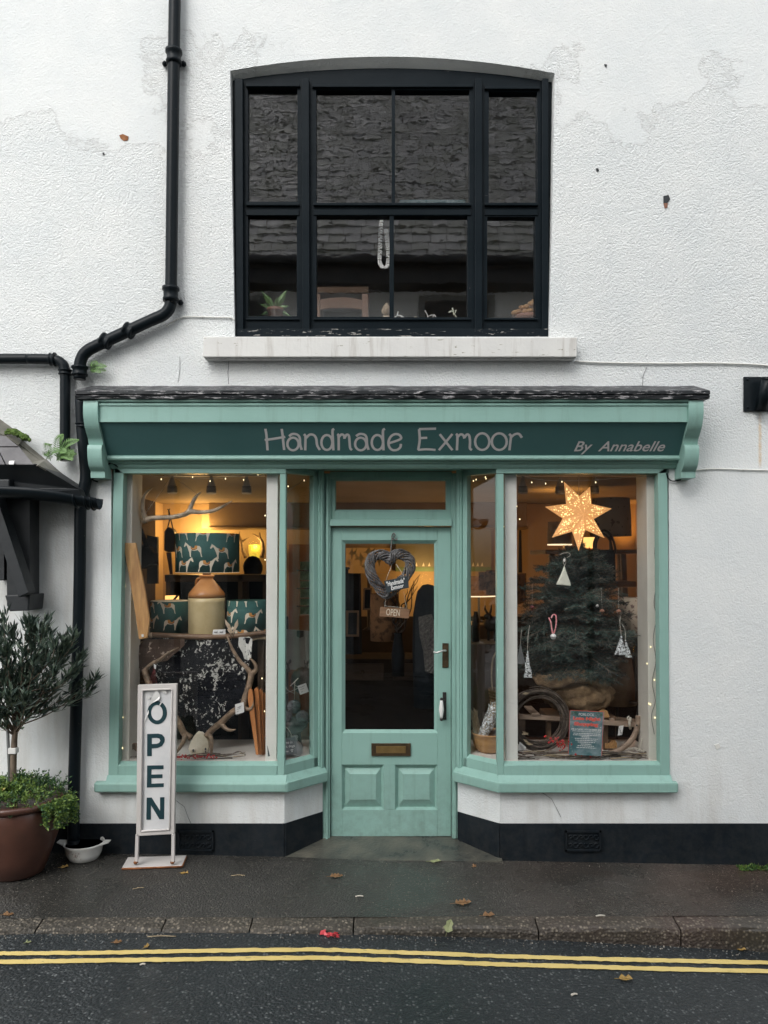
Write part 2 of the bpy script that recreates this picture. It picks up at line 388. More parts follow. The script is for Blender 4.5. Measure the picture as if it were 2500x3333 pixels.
M['yellow'] = make_paint('yellow_road_paint', (.66, .50, .17), (.76, .60, .24), .6, worn=.645, worn_c=(.09, .085, .07), bscale=60)
M['step'] = pm('worn_concrete_step', (.045, .05, .046), (.15, .14, .11), 5, .3, .4, 50, lo=.38, hi=.78, rvar=.15)
M['ground'] = pm('earth', (.05, .05, .045), (.08, .075, .06), 1, .9)
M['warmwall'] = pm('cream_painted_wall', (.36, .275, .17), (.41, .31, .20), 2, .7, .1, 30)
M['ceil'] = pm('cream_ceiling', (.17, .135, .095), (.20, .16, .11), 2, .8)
M['floor'] = pm('dark_floorboards', (.06, .04, .025), (.10, .065, .04), 3, .5)
M['bulk'] = pm('brown_boxed_beam', (.20, .15, .095), (.24, .18, .115), 3, .7)
M['bed'] = pm('white_display_board', (.62, .60, .55), (.70, .68, .63), 6, .55, .1, 30)
M['lining'] = pm('cream_window_lining', (.60, .57, .5), (.68, .65, .58), 3, .6, .1, 20)
M['whitepost'] = pm('white_window_post', (.72, .72, .67), (.78, .78, .73), 6, .55, .1, 25)
M['antler'] = pm('antler_bone', (.085, .055, .034), (.32, .225, .145), 24, .5, .5, 60, stretch=(1, 1, 1), lo=.3, hi=.7)
M['antlerpale'] = pm('pale_antler', (.32, .24, .16), (.62, .50, .37), 20, .45, .4, 60)
M['skull'] = pm('bone_skull', (.62, .55, .40), (.76, .70, .56), 14, .6, .3, 40)
M['shade'] = pm('dark_green_lampshade_cloth', (.022, .088, .082), (.028, .10, .093), 30, .8, .2, 300)
M['horse'] = pm('cream_print', (.66, .60, .48), rough=.8)
M['saddle'] = pm('ochre_print', (.55, .25, .06), rough=.8)
M['maroon'] = pm('maroon_print', (.12, .02, .02), rough=.8)
M['stoneware'] = pm('cream_stoneware', (.48, .38, .2), (.56, .46, .26), 9, .3, .15, 12)
M['tan'] = pm('tan_stoneware_glaze', (.33, .14, .045), (.42, .2, .07), 7, .25, .1, 12)
M['oak'] = pm('waxed_oak', (.36, .18, .065), (.60, .35, .14), 6, .4, .2, 30, stretch=(6, 6, .8))
M['orangewood'] = pm('orange_pine_slats', (.42, .16, .05), (.52, .22, .08), 7, .45, .2, 30, stretch=(8, 8, .8))
M['darkwood'] = pm('dark_stained_wood', (.035, .022, .014), (.06, .036, .02), 5, .5, .2, 20)
M['midwood'] = pm('brown_wood', (.11, .062, .032), (.17, .10, .055), 6, .5, .2, 30)
M['greywood'] = pm('weathered_sledge_wood', (.24, .17, .12), (.36, .27, .2), 8, .6, .3, 30, stretch=(1, 6, 6))
M['leather'] = pm('dark_leather', (.02, .016, .014), (.05, .035, .028), 8, .45, .3, 60)
M['bluebag'] = pm('dark_navy_cloth', (.007, .011, .015), (.013, .018, .023), 8, .9, .3, 60, spec=.1)
M['burlap'] = pm('hessian_sacking', (.13, .08, .042), (.29, .195, .105), 26, .95, 1.0, 120, bdist=.012, lo=.3, hi=.7)
M['linen'] = pm('beige_linen_shade', (.27, .21, .14), (.33, .26, .18), 30, .9, .3, 200)
M['paper'] = pm('white_card', (.72, .72, .70), rough=.7)
M['ink'] = pm('dark_ink', (.05, .05, .055), rough=.7)
M['slatebd'] = pm('grey_slate_board', (.085, .10, .105), (.12, .14, .145), 12, .6, .2, 60)
M['chalk'] = pm('white_chalk', (.78, .78, .76), rough=.9)
M['grey'] = pm('grey_stoneware', (.16, .17, .17), (.22, .23, .225), 8, .4)
M['wool'] = pm('grey_blue_wool', (.075, .085, .09), (.14, .155, .16), 40, .95, .9, 160)
M['wicker'] = pm('dark_grey_wicker', (.045, .045, .05), (.19, .185, .185), 22, .6, .3, 80)
M['twig'] = pm('brown_twigs', (.05, .036, .026), (.13, .10, .075), 18, .7, .3, 90)
M['palestick'] = pm('pale_string', (.45, .42, .36), (.6, .56, .48), 20, .8)
M['berry'] = pm('red_berries', (.45, .02, .02), (.6, .04, .04), 30, .3)
M['wire'] = pm('clear_fairy_wire', (.34, .33, .28), rough=.4)
M['dkwire'] = pm('grey_wire', (.12, .12, .11), rough=.5)
M['bulb'] = pm('warm_fairy_bulb', (.9, .85, .6), rough=.3, emit=(1, .82, .45), estr=1.3)
M['fir'] = pm('fir_needles', (.010, .028, .028), (.024, .054, .048), 25, .6)
M['firlight'] = pm('fir_needles_pale', (.05, .105, .09), (.085, .15, .125), 25, .6)
M['bark'] = pm('brown_bark', (.09, .065, .045), (.18, .14, .105), 25, .8, .5, 60, stretch=(1, 1, .4))
M['olive1'] = pm('olive_leaf_dark', (.03, .052, .042), (.052, .082, .064), 20, .45)
M['olive2'] = pm('olive_leaf_mid', (.06, .095, .065), (.10, .14, .095), 20, .45)
M['olive3'] = pm('olive_leaf_underside', (.12, .16, .12), (.17, .21, .16), 20, .6)
M['bed1'] = pm('fresh_leaf', (.10, .19, .035), (.20, .28, .06), 12, .5)
M['bed2'] = pm('deep_leaf', (.03, .085, .03), (.06, .13, .045), 12, .5)
M['bed3'] = pm('yellowing_leaf', (.32, .26, .07), (.42, .36, .12), 12, .6)
M['fern'] = pm('fern_green', (.09, .19, .05), (.15, .28, .08), 14, .5)
M['moss'] = pm('green_moss', (.05, .10, .02), (.12, .19, .04), 40, .95, .8, 120)
M['pot'] = pm('wet_terracotta', (.060, .030, .023), (.115, .050, .035), 4, .32, .25, 10, lo=.3, hi=.7)
M['potdark'] = pm('damp_terracotta', (.06, .04, .032), (.10, .058, .042), 5, .35)
M['soil'] = pm('potting_soil', (.02, .015, .01), (.04, .03, .02), 30, .95, .8, 80)
M['enamel'] = pm('white_casserole_glass', (.74, .74, .70), (.78, .78, .75), 8, .15)
M['water'] = pm('murky_water', (.035, .045, .03), (.06, .07, .045), 10, .08, .15, 30)
M['signpanel'] = pm('aged_white_sign_panel', (.58, .59, .60), (.70, .70, .70), 7, .45, .15, 30)
M['signframe'] = make_paint('chipped_grey_sign_frame', (.50, .48, .46), (.60, .57, .55), .5, worn=.73, worn_c=(.2, .08, .03), bscale=40)
M['signink'] = make_paint('dark_teal_letters', (.012, .036, .045), (.018, .05, .06), .4, worn=.76, worn_c=(.2, .24, .25), bscale=60)
M['rust'] = pm('rust', (.16, .05, .015), (.30, .12, .04), 20, .8, .3, 60)
M['brass'] = pm('tarnished_brass', (.07, .05, .03), (.13, .09, .05), 20, .4, .3, 60, metal=.6)
M['brassflap'] = pm('brass_flap', (.20, .13, .05), (.27, .18, .07), 15, .4, metal=.5)
M['iron'] = pm('dark_iron', (.022, .022, .022), (.06, .055, .05), 25, .45, .3, 60, metal=.4)
M['ceramic'] = pm('white_ceramic', (.78, .78, .76), rough=.15)
M['steel'] = pm('bright_steel', (.55, .55, .53), rough=.3, metal=.9)
M['brownleaf'] = pm('brown_oak_leaf', (.16, .085, .035), (.27, .15, .07), 30, .6)
M['yellowleaf'] = pm('yellow_leaf', (.28, .17, .045), (.38, .25, .07), 30, .6)
M['greenleaf'] = pm('pale_green_leaf', (.22, .25, .12), (.32, .34, .18), 30, .6)
M['litter'] = pm('red_wrapper', (.65, .06, .08), (.75, .12, .13), 20, .4)
M['slate'] = pm('grey_slate', (.075, .073, .078), (.15, .145, .15), 5, .45, .3, 20)
M['lead'] = pm('mossy_lead_flashing', (.085, .085, .065), (.26, .245, .21), 4, .5, .3, 20)
M['plainblack'] = pm('black_timber', (.009, .012, .015), (.015, .019, .022), 6, .5, .2, 20)
M['star'] = pm('lit_star_paper', (.6, .33, .15), rough=.8)
M['felt'] = pm('white_felt', (.66, .68, .56), (.74, .75, .64), 20, .95, .3, 90)
M['cello'] = pm('crinkled_cellophane', (.45, .48, .48), (.62, .66, .66), 60, .12, .9, 60)
M['straw'] = pm('dried_straw', (.26, .2, .12), (.42, .34, .22), 40, .8)
M['basket'] = pm('woven_basket', (.14, .085, .045), (.27, .18, .10), 60, .7, .8, 120)
M['bowl'] = pm('turned_wooden_bowl', (.36, .19, .07), (.50, .29, .12), 5, .4, .1, 20, stretch=(1, 1, 5))
M['floral'] = pm('floral_cloth', (.56, .47, .36), (.2, .13, .11), 26, .9, lo=.55, hi=.62, detail=3)
M['floral2'] = pm('faded_rust_floral_cloth', (.30, .15, .07), (.12, .06, .03), 20, .9, lo=.5, hi=.6, detail=3)
M['pink'] = pm('pink_ribbon', (.6, .15, .17), (.75, .4, .4), 60, .6)
M['glow'] = pm('lit_lampshade_and_gap', (.8, .55, .25), rough=.8, emit=(1, .55, .16), estr=1.0)
M['glowred'] = pm('lit_orange_lampshade', (.7, .3, .1), rough=.8, emit=(1, .30, .06), estr=.45)
M['glowwhite'] = pm('lit_shade_lining', (.9, .8, .6), rough=.8, emit=(1, .8, .5), estr=.8)
M['sconce'] = pm('lit_yellow_glass', (.6, .5, .1), (.2, .16, .02), 22, .3, lo=.45, hi=.6, emit=(1, .66, .06), estr=.5)
M['sea'] = pm('green_sea_canvas', (.15, .24, .15), (.2, .28, .18), 4, .8)
M['skycanvas'] = pm('grey_canvas', (.22, .22, .18), (.27, .265, .215), 3, .8)
M['door2'] = pm('orange_brown_door', (.22, .11, .045), (.27, .14, .06), 4, .5, .1, 20, stretch=(6, 6, 1))
M['hedge'] = pm('garden_leaves', (.05, .11, .04), (.16, .25, .12), 12, .6)
M['lampcap'] = pm('grey_spotlight_metal', (.30, .27, .23), (.36, .33, .29), 10, .45)
M['gourd'] = pm('tan_gourd', (.33, .16, .055), (.46, .26, .10), 14, .6, .2, 40)
M['terra'] = pm('terracotta', (.20, .09, .055), (.26, .12, .075), 8, .7)
M['stonebust'] = pm('carved_buff_stone', (.33, .25, .17), (.42, .33, .24), 12, .7, .3, 60)
M['roofslate'] = make_slate('roof_slate', (.20, .20, .205), (.40, .395, .40))
M['rubble'] = pm('grey_rubble_stone', (.17, .165, .16), (.32, .31, .29), 3, .8, .5, 8)
M['whiteopp'] = pm('white_render', (.68, .69, .69), (.76, .76, .75), 2, .85, .2, 20)
M['cowhide'] = pm('brown_hide_edge', (.30, .19, .12), (.40, .27, .18), 10, .8)
M['posterbase'] = pm('teal_poster_print', (.05, .135, .15), (.32, .38, .40), 9, .4, lo=.42, hi=.72)
M['posterred'] = pm('red_poster_print', (.70, .11, .07), rough=.4)
M['sprig'] = pm('grey_sprigged_cloth', (.26, .23, .19), (.13, .105, .09), 22, .9, lo=.60, hi=.64, detail=2)
M['slatebd2'] = pm('black_chalkboard', (.018, .028, .034), (.03, .04, .046), 14, .6)
M['boardwood'] = pm('brown_board', (.16, .085, .045), (.26, .15, .085), 9, .5, .2, 40, stretch=(1, 1, 5))
M['floral3'] = pm('rust_cloth', (.28, .13, .045), (.33, .16, .06), 10, .9)
M['horse2'] = pm('amber_print', (.62, .34, .10), rough=.9)
M['knit'] = pm('dark_chunky_knit', (.05, .048, .045), (.13, .12, .11), 60, .95, .9, 80)
M['chairwood'] = pm('brown_chair_wood', (.22, .12, .075), (.30, .17, .11), 6, .5)
M['tealglass'] = pm('pale_teal_glass', (.05, .09, .10), rough=.2)
m_ = pm('clear_crinkled_wrap', (.6, .64, .64), (.75, .78, .78), 60, .1, .9, 60); N, L, b = mnodes(m_)
L.new(ramp(N, L, noise(N, L, N.new('ShaderNodeTexCoord').outputs['Object'], 90, 3), .42, .6), b.inputs['Alpha']); M['celloclear'] = m_

M['shade_dresser'] = pm('dark_brown_shade_and_dresser', (.022, .017, .014), (.032, .025, .02), 6, .9, spec=.05)  # dark brown of the added shade sheets, also the dresser carcass
M['floral2lit'] = pm('lit_rust_floral_cloth', (.30, .15, .07), (.12, .06, .03), 20, .9, lo=.5, hi=.6, detail=3, emit=(1, .38, .12), estr=.06)
M['floral3'] = pm('lit_rust_cloth', (.28, .13, .045), (.33, .16, .06), 10, .9, emit=(1, .42, .08), estr=.09)
M['blackworn'] = make_paint('flaking_black_sill_paint', (.006, .0105, .014), (.010, .015, .019), .5, spec=.08, worn=.60, worn_c=(.34, .33, .31), bscale=40)
# special materials
def make_star():
    m = M['star']; N, L, b = mnodes(m)
    co = N.new('ShaderNodeTexCoord').outputs['Object']
    v = N.new('ShaderNodeTexVoronoi'); v.inputs['Scale'].default_value = 74; v.inputs['Randomness'].default_value = .75; L.new(co, v.inputs['Vector'])
    dot = ramp(N, L, v.outputs['Distance'], .40, .30)
    # holes are punched in the middle of each arm, the folds and rims stay plain
    at = N.new('ShaderNodeAttribute'); at.attribute_name = 'rim'
    k = math_node(N, L, 'MULTIPLY', dot, ramp(N, L, at.outputs['Fac'], .22, .32))
    col = mixc(N, L, k, (.85, .40, .13), (1, .72, .28))
    L.new(col, b.inputs['Emission Color']); L.new(math_node(N, L, 'ADD', math_node(N, L, 'MULTIPLY', k, .95), .42), b.inputs['Emission Strength'])
make_star()
def make_hide(name, base, spot, scale, lo, hi, stretch=(1, 1, .8)):
    m = bpy.data.materials.new(name); m.use_nodes = True; N, L, b = mnodes(m)
    co = N.new('ShaderNodeTexCoord').outputs['Object']; mp = N.new('ShaderNodeMapping'); mp.inputs['Scale'].default_value = stretch; L.new(co, mp.inputs['Vector'])
    big = noise(N, L, mp.outputs['Vector'], 7, 2); sm = noise(N, L, mp.outputs['Vector'], scale, 5, .62, .6)
    k = ramp(N, L, math_node(N, L, 'ADD', math_node(N, L, 'MULTIPLY', big, .5), math_node(N, L, 'MULTIPLY', sm, .8)), lo, hi)
    L.new(mixc(N, L, k, base, spot), b.inputs['Base Color']); b.inputs['Roughness'].default_value = .75; b.inputs['Specular IOR Level'].default_value = .15
    bp = N.new('ShaderNodeBump'); bp.inputs['Strength'].default_value = .5; bp.inputs['Distance'].default_value = .005; L.new(noise(N, L, co, 150, 3), bp.inputs['Height']); L.new(bp.outputs['Normal'], b.inputs['Normal'])
    return m
M['hide'] = make_hide('black_and_white_cowhide', (.004, .005, .008), (.50, .50, .46), 48, .72, .76)
M['hidebrown'] = make_hide('brown_cowhide', (.085, .055, .04), (.55, .45, .36), 30, .74, .77)

# ================= ground, road, pavement =================
g = MB(); g.add([(-150, -150, -.45), (150, -150, -.45), (150, 150, -.45), (-150, 150, -.45)], [(0, 1, 2, 3)]); struct('ground', g, M['ground'])
def kerb_y(x): return -.905 + .046 * max(-3, min(3, x))
def grid(xs, ys_of, z_of, ny):
    v, f = [], []
    for x in xs:
        a, b_ = ys_of(x)
        for j in range(ny + 1):
            y = a + (b_ - a) * j / ny; v.append((x, y, z_of(x, y)))
    for i in range(len(xs) - 1):
        for j in range(ny): q = i * (ny + 1) + j; f.append((q, q + ny + 1, q + ny + 2, q + 1))
    return v, f
xs = [-30, -12, -6] + [-4 + .25 * i for i in range(33)] + [6, 12, 30]
m = MB(); v, f = grid(xs, lambda x: (-6.3, kerb_y(x) + .02), lambda x, y: road_z(x), 6); m.add(v, f, 0, True)
struct('road', m, M['road'])
m = MB(); v, f = grid(xs, lambda x: (kerb_y(x) + .105, .35), lambda x, y: pav_z(x) + .006 * math.sin(x * 3 + y * 5) * (1 if y < -.1 else 0), 8); m.add(v, f, 0, True)
struct('pavement', m, M['pave'])
m = MB(); v, f = grid(xs, lambda x: (-9, -6.3), lambda x, y: road_z(x) + .1, 2); m.add(v, f)
for i in range(len(xs) - 1):
    m.add([(xs[i], -6.3, -.4), (xs[i + 1], -6.3, -.4), (xs[i + 1], -6.3, road_z(xs[i + 1]) + .1), (xs[i], -6.3, road_z(xs[i]) + .1)], [(0, 1, 2, 3)])
struct('pavement_opposite', m, M['pave'])
# kerb stones, each laid on its own
cuts = [-9, -7, -5.5, -4.1, -2.9, PX(135, -.9), PX(533, -.9), PX(815, -.9), PX(1150, -.9), PX(1757, -.9), PX(2232, -.9), 2.6, 3.6, 4.6, 6, 8]
m = MB()
for a, b_ in zip(cuts, cuts[1:]):
    n = max(2, int((b_ - a) / .08)); j = R.uniform(-.004, .004); pv, pf = [], []
    prof = [(0.0, -.30), (0.0, -.028), (.006, -.012), (.02, -.002), (.06, .002), (.112, .002), (.112, -.3)]
    for i in range(n + 1):
        x = a + .004 + (b_ - a - .008) * i / n; w = .006 * math.sin(x * 9.1) * math.sin(x * 23)
        chip = -.012 if i in (0, n) else 0
        for q, (dy, dz) in enumerate(prof):
            pv.append((x, kerb_y(x) + dy + j + (w + R.uniform(-.002, .002) if q < 4 else 0), pav_z(x) + dz + (chip if 1 <= q <= 4 else 0) + (R.uniform(-.0025, .0025) if 1 < q < 5 else 0)))
    K = len(prof)
    for i in range(n):
        for q in range(K - 1): pf.append((i * K + q, (i + 1) * K + q, (i + 1) * K + q + 1, i * K + q + 1))
    pf += [tuple(range(K)), tuple(reversed(range(n * K, n * K + K)))]
    m.add(pv, pf)
struct('kerb', m, M['kerb'])
# double yellow lines
m = MB()
for up, lo_ in (([(-1500, 3108), (-700, 3104), (-60, 3100), (0, 3099), (300, 3097), (600, 3092), (1000, 3087), (1250, 3094), (1600, 3107), (1900, 3116), (2200, 3123), (2560, 3130), (3300, 3142), (4200, 3152)], 13),
                ([(-1500, 3136), (-700, 3132), (-60, 3127), (0, 3126), (300, 3122), (600, 3118), (1000, 3113), (1250, 3120), (1600, 3133), (1900, 3142), (2200, 3150), (2560, 3158), (3300, 3171), (4200, 3182)], 14)):
    pts = smooth([Vector((a, b_, 0)) for a, b_ in up], 16)
    v = []
    for p in pts:
        for dy in (R.uniform(-1.3, 1.3), lo_ + R.uniform(-1.3, 1.3)):
            q = on_road(p.x, p.y + dy); v.append(q + Vector((0, 0, .004)))
    m.add(v, [(2 * i, 2 * i + 1, 2 * i + 3, 2 * i + 2) for i in range(len(pts) - 1)])
struct('road_marking', m, M['yellow'])
# doorstep
m = MB(); a = [(-.62, -.035), (.735, -.035), (.735, .0), (.50, .245), (-.41, .245), (-.62, .0)]
nn = len(a); top = [(-.62, -.035, .004), (.735, -.035, -.004), (.735, 0, .004), (.50, .3, .044), (-.41, .3, .05), (-.62, 0, .012)]
m.add([(x, y, z) for x, y, z in top] + [(x, y, -.2) for x, y, z in top], [tuple(range(nn))] + [(i, (i + 1) % nn, nn + (i + 1) % nn, nn + i) for i in range(nn)])
struct('doorstep', m, M['step'])

# ================= the shop building =================
SB = thing('shop_building', 'white roughcast shop with a sage green bay shopfront, black plinth and arched black window above', 'shop', (0, 0, 0))
XL, XR, XLL = PX(362), PX(2177), -9.0
Cl, Dl, Dr, Cr = (-.622, 0.0), (-.402, .23), (.483, .23), (.726, 0.0)
ZG, ZH, ZHT, ZR, ZS, ZP = .604, 2.405, 2.484, .512, .426, .218
# --- facade
arch_o = [(764, 1096), (757, 700), (749, 232)]
arch = [(749 + (1805 - 749) * i / 14, None) for i in range(15)]
def arch_y(px, yl, ya, yr):
    t = (px - 749) / (1805 - 749); base = yl + (yr - yl) * t; mid = (yl + yr) / 2
    return base - (mid - ya) * (1 - (2 * t - 1) ** 2)
hole = [(764, 1096), (757, 700)] + [(749 + 75.43 * i, arch_y(749 + 75.43 * i, 230, 184, 238)) for i in range(15)] + [(1797, 700), (1786, 1096)]
wall = [(-3800, 2680), (925, 2680), (925, 2541), (362, 2541), (362, 1510), (2177, 1510), (2177, 2541), (1630, 2541), (1630, 2680), (6400, 2680), (6400, -700), (-3800, -700)]
m = MB(); m.slab(wall, 0, .30, 0, [hole])
m.bar(Cl, Dl, ZP, .44, -.1, 0); m.bar(Dr, Cr, ZP, .44, -.1, 0)
part('wall', m, M['plaster'], SB)
m = MB()
m.prism([(-7, -.004, -.3), (-.622, -.004, -.3), (-.622, -.004, ZP), (-7, -.004, ZP)], (0, .25, 0)); m.prism([(.726, -.004, -.3), (9, -.004, -.3), (9, -.004, ZP), (.726, -.004, ZP)], (0, .25, 0))
m.bar((Cl[0] + .003, Cl[1]), Dl, -.3, ZP, -.1, .004); m.bar(Dr, (Cr[0] - .003, Cr[1]), -.3, ZP, -.1, .004)
part('plinth', m, M['plinth'], SB, bevel=.004)
# pebble-rough thickness where chipped plaster shows
for pts, mat in (([(388, 440), (400, 436), (418, 444), (416, 456), (402, 458), (392, 450)], 'rust'), ([(2160, 638), (2176, 634), (2182, 648), (2172, 662), (2160, 660)], 'plainblack'), ([(2160, 661), (2174, 661), (2172, 676), (2164, 678)], 'terra'), ([(1940, 548), (1948, 547), (1950, 556), (1943, 559)], 'plainblack'), ([(1967, 208), (1976, 210), (1975, 219), (1969, 216)], 'plainblack'), ([(333, 497), (339, 496), (341, 503), (335, 505)], 'plainblack'), ([(2325, 2424), (2340, 2420), (2346, 2432), (2334, 2440)], 'white')):
    mm = MB(); mm.slab(pts, -.004, .004); part('plaster_chip', mm, M[mat], SB)
# hairline cracks
def crack(pts, r=.0012):
    mm = MB(); mm.tube([P(a, b_, -.002) for a, b_ in pts], r, 5); part('plaster_crack', mm, M['ink'], SB)
crack([(1765, 2580), (1795, 2600), (1812, 2632), (1826, 2660)]); crack([(565, 2600), (600, 2626), (612, 2660), (622, 2680)], .0011); crack([(585, 1160), (586, 1200), (580, 1245)], .001); crack([(745, 1175), (742, 1215), (744, 1250)], .0013); crack([(2105, 1195), (2093, 1225), (2092, 1255)], .0013)
# air vents in the plinth
for cx, cy in ((636, 2738), (1899, 2738)):
    mm = MB(); w, h = 58, 33
    x0, x1, y0, y1 = cx - w, cx + w, cy - h, cy + h
    mm.rect(x0, y0, x1, y1, -.010, -.003)
    for (a, b_, c_, d) in ((x0, y0, x1, y0 + 5), (x0, y1 - 5, x1, y1), (x0, y0, x0 + 5, y1), (x1 - 5, y0, x1, y1)): mm.rect(a, b_, c_, d, -.022, -.009)
    for i in range(3):
        for s_ in (-1, 1):
            for q in (-1, 1):
                ox, oy = cx + (i - 1) * 34 + s_ * 8, cy + q * 13
                mm.tube([P(ox + math.cos(t) * 9 * (1 - t / 12), oy + math.sin(t) * 10 * (1 - t / 12), -.015) for t in [k * .6 + (0 if s_ > 0 else 3.1) for k in range(10)]], .0042, 5)
    part('air_vent', mm, M['plinth'], SB)
# --- upper window
UW = part('sash_window', MB().slab([(800, 1072), (1765, 1072), (1765, 1101), (800, 1101)][::-1], .025, .12), M['blackworn'], SB, .004)
outer = [(770, 1101), (760, 700), (757, 262)] + [(757 + 74.3 * i, arch_y(757 + 74.3 * i, 262, 222, 268)) for i in range(1, 14)] + [(1797, 268), (1790, 700), (1782, 1101)]
panes = [(807, 287, 968, 656), (1029, 291, 1275, 660), (1286, 293, 1528, 662), (1591, 298, 1749, 665), (807, 697, 966, 1029), (1030, 702, 1268, 1031), (1282, 703, 1522, 1032), (1586, 706, 1742, 1034)]
m = MB(); m.slab(outer, .05, .11, 0, [[(a, d), (c_, d), (c_, b_), (a, b_)] for a, b_, c_, d in panes])
part('window_frame', m, M['black'], UW, .003)
m = MB()
for x0, x1 in ((768, 792), (985, 1008), (1546, 1570), (1765, 1786)): m.slab([(x0, 1098), (x1, 1098), (x1 + (0 if x0 > 1000 else -2), 255), (x0 + (0 if x0 > 1000 else -4), 255)], .020, .055)
for x0, x1, ya in ((800, 976, 272), (1016, 1540, 274), (1578, 1757, 280)):
    m.rect(x0, ya, x1, ya + 9, .033, .055)
m2 = MB(); m2.rect(770, 1070, 1786, 1104, .012, .065); part('bottom_rail', m2, M['blackworn'], UW, .003)
for x0, x1 in ((800, 974), (1020, 1534), (1578, 1752)):
    m.rect(x0, 659, x1, 668, .03, .055); m.rect(x0, 682, x1, 700, .043, .055)
    m.rect(x0, 1036, x1, 1041, .037, .055)
part('glazing_trim', m, M['black'], UW, .003)
for i, (a, b_, c_, d) in enumerate(panes):
    mm = MB(); mm.rect(a - 3, b_ - 3, c_ + 3, d + 3, .078, .082); part('pane', mm, M['oldglass'] if b_ < 400 else M['oldglass2'], UW)
m = MB(); hv = [P(a, b_, -.0015) for a, b_ in hole]; iv = [P(a, b_, .052) for a, b_ in outer]; nh = len(hv)
m.add(hv + iv, [(i, i + 1, nh + i + 1, nh + i) for i in range(nh - 1)]); part('window_reveal', m, M['plaster'], SB)
m = MB(); m.slab([(660, 1162), (1878, 1162), (1880, 1098), (662, 1095)], -.085, .11); m.rect(668, 1162, 1872, 1168, -.06, 0.0)
part('window_sill', m, M['sill'], SB, .008, 3)

# --- shopfront: front frames, bays
def frame_part(mb, nm='shop_window_frame', par=None, bev=.004): return part(nm, mb, M['green'], par or SB, bev)
BL = MB()
BL.slab([(352, 2535), (384, 2535), (402, 1538), (370, 1515)], -.012, .06)             # left stile
BL.slab([(384, 2480), (388, 2480), (406, 1541), (402, 1541)], .008, .06)
BL.slab([(372, 1541), (931, 1541), (931, 1500), (368, 1500)], -.012, .06)             # head
BL.slab([(902, 2535), (926, 2535), (931, 1541), (911, 1541)], -.008, .05)             # corner post
BL.slab([(384, 2530), (902, 2530), (902, 2492), (384, 2490)], -.012, .06)             # bottom rail
BL.add([P(384, 2492, -.012), P(904, 2492, -.012), P(904, 2477, .03), (P(384, 2477, .03))], [(0, 1, 2, 3)])
BL.bar(Cl, Dl, ZH + .005, ZHT + .02, -.04, .005); BL.bar(Cl, Dl, ZR - .02, ZG - .02, -.04, .005)
d_ = Vector((Dl[0] - Cl[0], Dl[1] - Cl[1], 0))
q_ = lambda s_: (Cl[0] + d_.x * s_, Cl[1] + d_.y * s_)
BL.bar(q_(.745), q_(.86), ZR - .01, ZHT, -.04, .005); BL.bar(q_(.86), q_(1.0), ZR - .01, ZHT, -.04, .018); BL.bar(q_(.90), q_(.955), ZR, ZHT, .01, .026)
n_ = Vector((d_.y, -d_.x, 0)).normalized()
BL.add([Vector((*q_(0.02), ZG - .02)) + n_ * .005, Vector((*q_(.745), ZG - .02)) + n_ * .005, Vector((*q_(.745), ZG)) - n_ * .022, Vector((*q_(.02), ZG)) - n_ * .022], [(0, 1, 2, 3)])
WLf = frame_part(BL)
m = MB(); m.slab([(384, 2482), (905, 2482), (912, 1538), (402, 1538)], .028, .034); part('pane', m, M['glass'], WLf)
m = MB(); m.bar(q_(.03), q_(.75), ZG - .01, ZH + .01, -.034, -.028); part('pane', m, M['glass'], WLf)
BR = MB()
BR.slab([(2150, 2535), (2181, 2535), (2173, 1515), (2142, 1538)], -.012, .06)
BR.slab([(2146, 2480), (2150, 2480), (2142, 1541), (2138, 1541)], .008, .06)
BR.slab([(1615, 1541), (2172, 1541), (2175, 1500), (1615, 1500)], -.012, .06)
BR.slab([(1619, 2535), (1640, 2535), (1640, 1541), (1616, 1541)], -.008, .05)
BR.slab([(1640, 2530), (2150, 2530), (2150, 2490), (1640, 2492)], -.012, .06)
BR.add([P(1640, 2492, -.012), P(2150, 2490, -.012), P(2150, 2476, .03), (P(1640, 2477, .03))], [(0, 1, 2, 3)])
BR.bar(Dr, Cr, ZH + .005, ZHT + .02, -.04, .005); BR.bar(Dr, Cr, ZR - .02, ZG - .02, -.04, .005)
e_ = Vector((Cr[0] - Dr[0], Cr[1] - Dr[1], 0)); p_ = lambda s_: (Dr[0] + e_.x * s_, Dr[1] + e_.y * s_); n2_ = Vector((e_.y, -e_.x, 0)).normalized()
BR.bar(p_(.13), p_(.235), ZR - .01, ZHT, -.04, .005); BR.bar(p_(0), p_(.13), ZR - .01, ZHT, -.04, .018); BR.bar(p_(.045), p_(.10), ZR, ZHT, .01, .026)
BR.add([Vector((*p_(.235), ZG - .02)) + n2_ * .005, Vector((*p_(.98), ZG - .02)) + n2_ * .005, Vector((*p_(.98), ZG)) - n2_ * .022, Vector((*p_(.235), ZG)) - n2_ * .022], [(0, 1, 2, 3)])
WRf = frame_part(BR)
m = MB(); m.slab([(1637, 2482), (2152, 2482), (2144, 1538), (1637, 1538)], .028, .034); part('pane', m, M['glass'], WRf)
m = MB(); m.bar(p_(.23), p_(.97), ZG - .01, ZH + .01, -.034, -.028); part('pane', m, M['glass'], WRf)
# white corner posts behind the glass and window linings
for (a, b_) in ((868, 905), (1642, 1682)):
    m = MB(); m.slab([(a - (4 if a < 1000 else -4), 2482), (b_ - (4 if a < 1000 else -4), 2482), (b_, 1538), (a, 1538)], .045, .10); part('window_post', m, M['whitepost'], SB, .004)
m = MB(); m.slab([(386, 2478), (420, 2478), (432, 1536), (404, 1536)], .062, .26); part('window_lining', m, M['lining'], SB, .003)
m = MB(); m.slab([(2112, 2478), (2148, 2478), (2142, 1536), (2104, 1536)], .062, .26); part('window_lining', m, M['lining'], SB, .003)
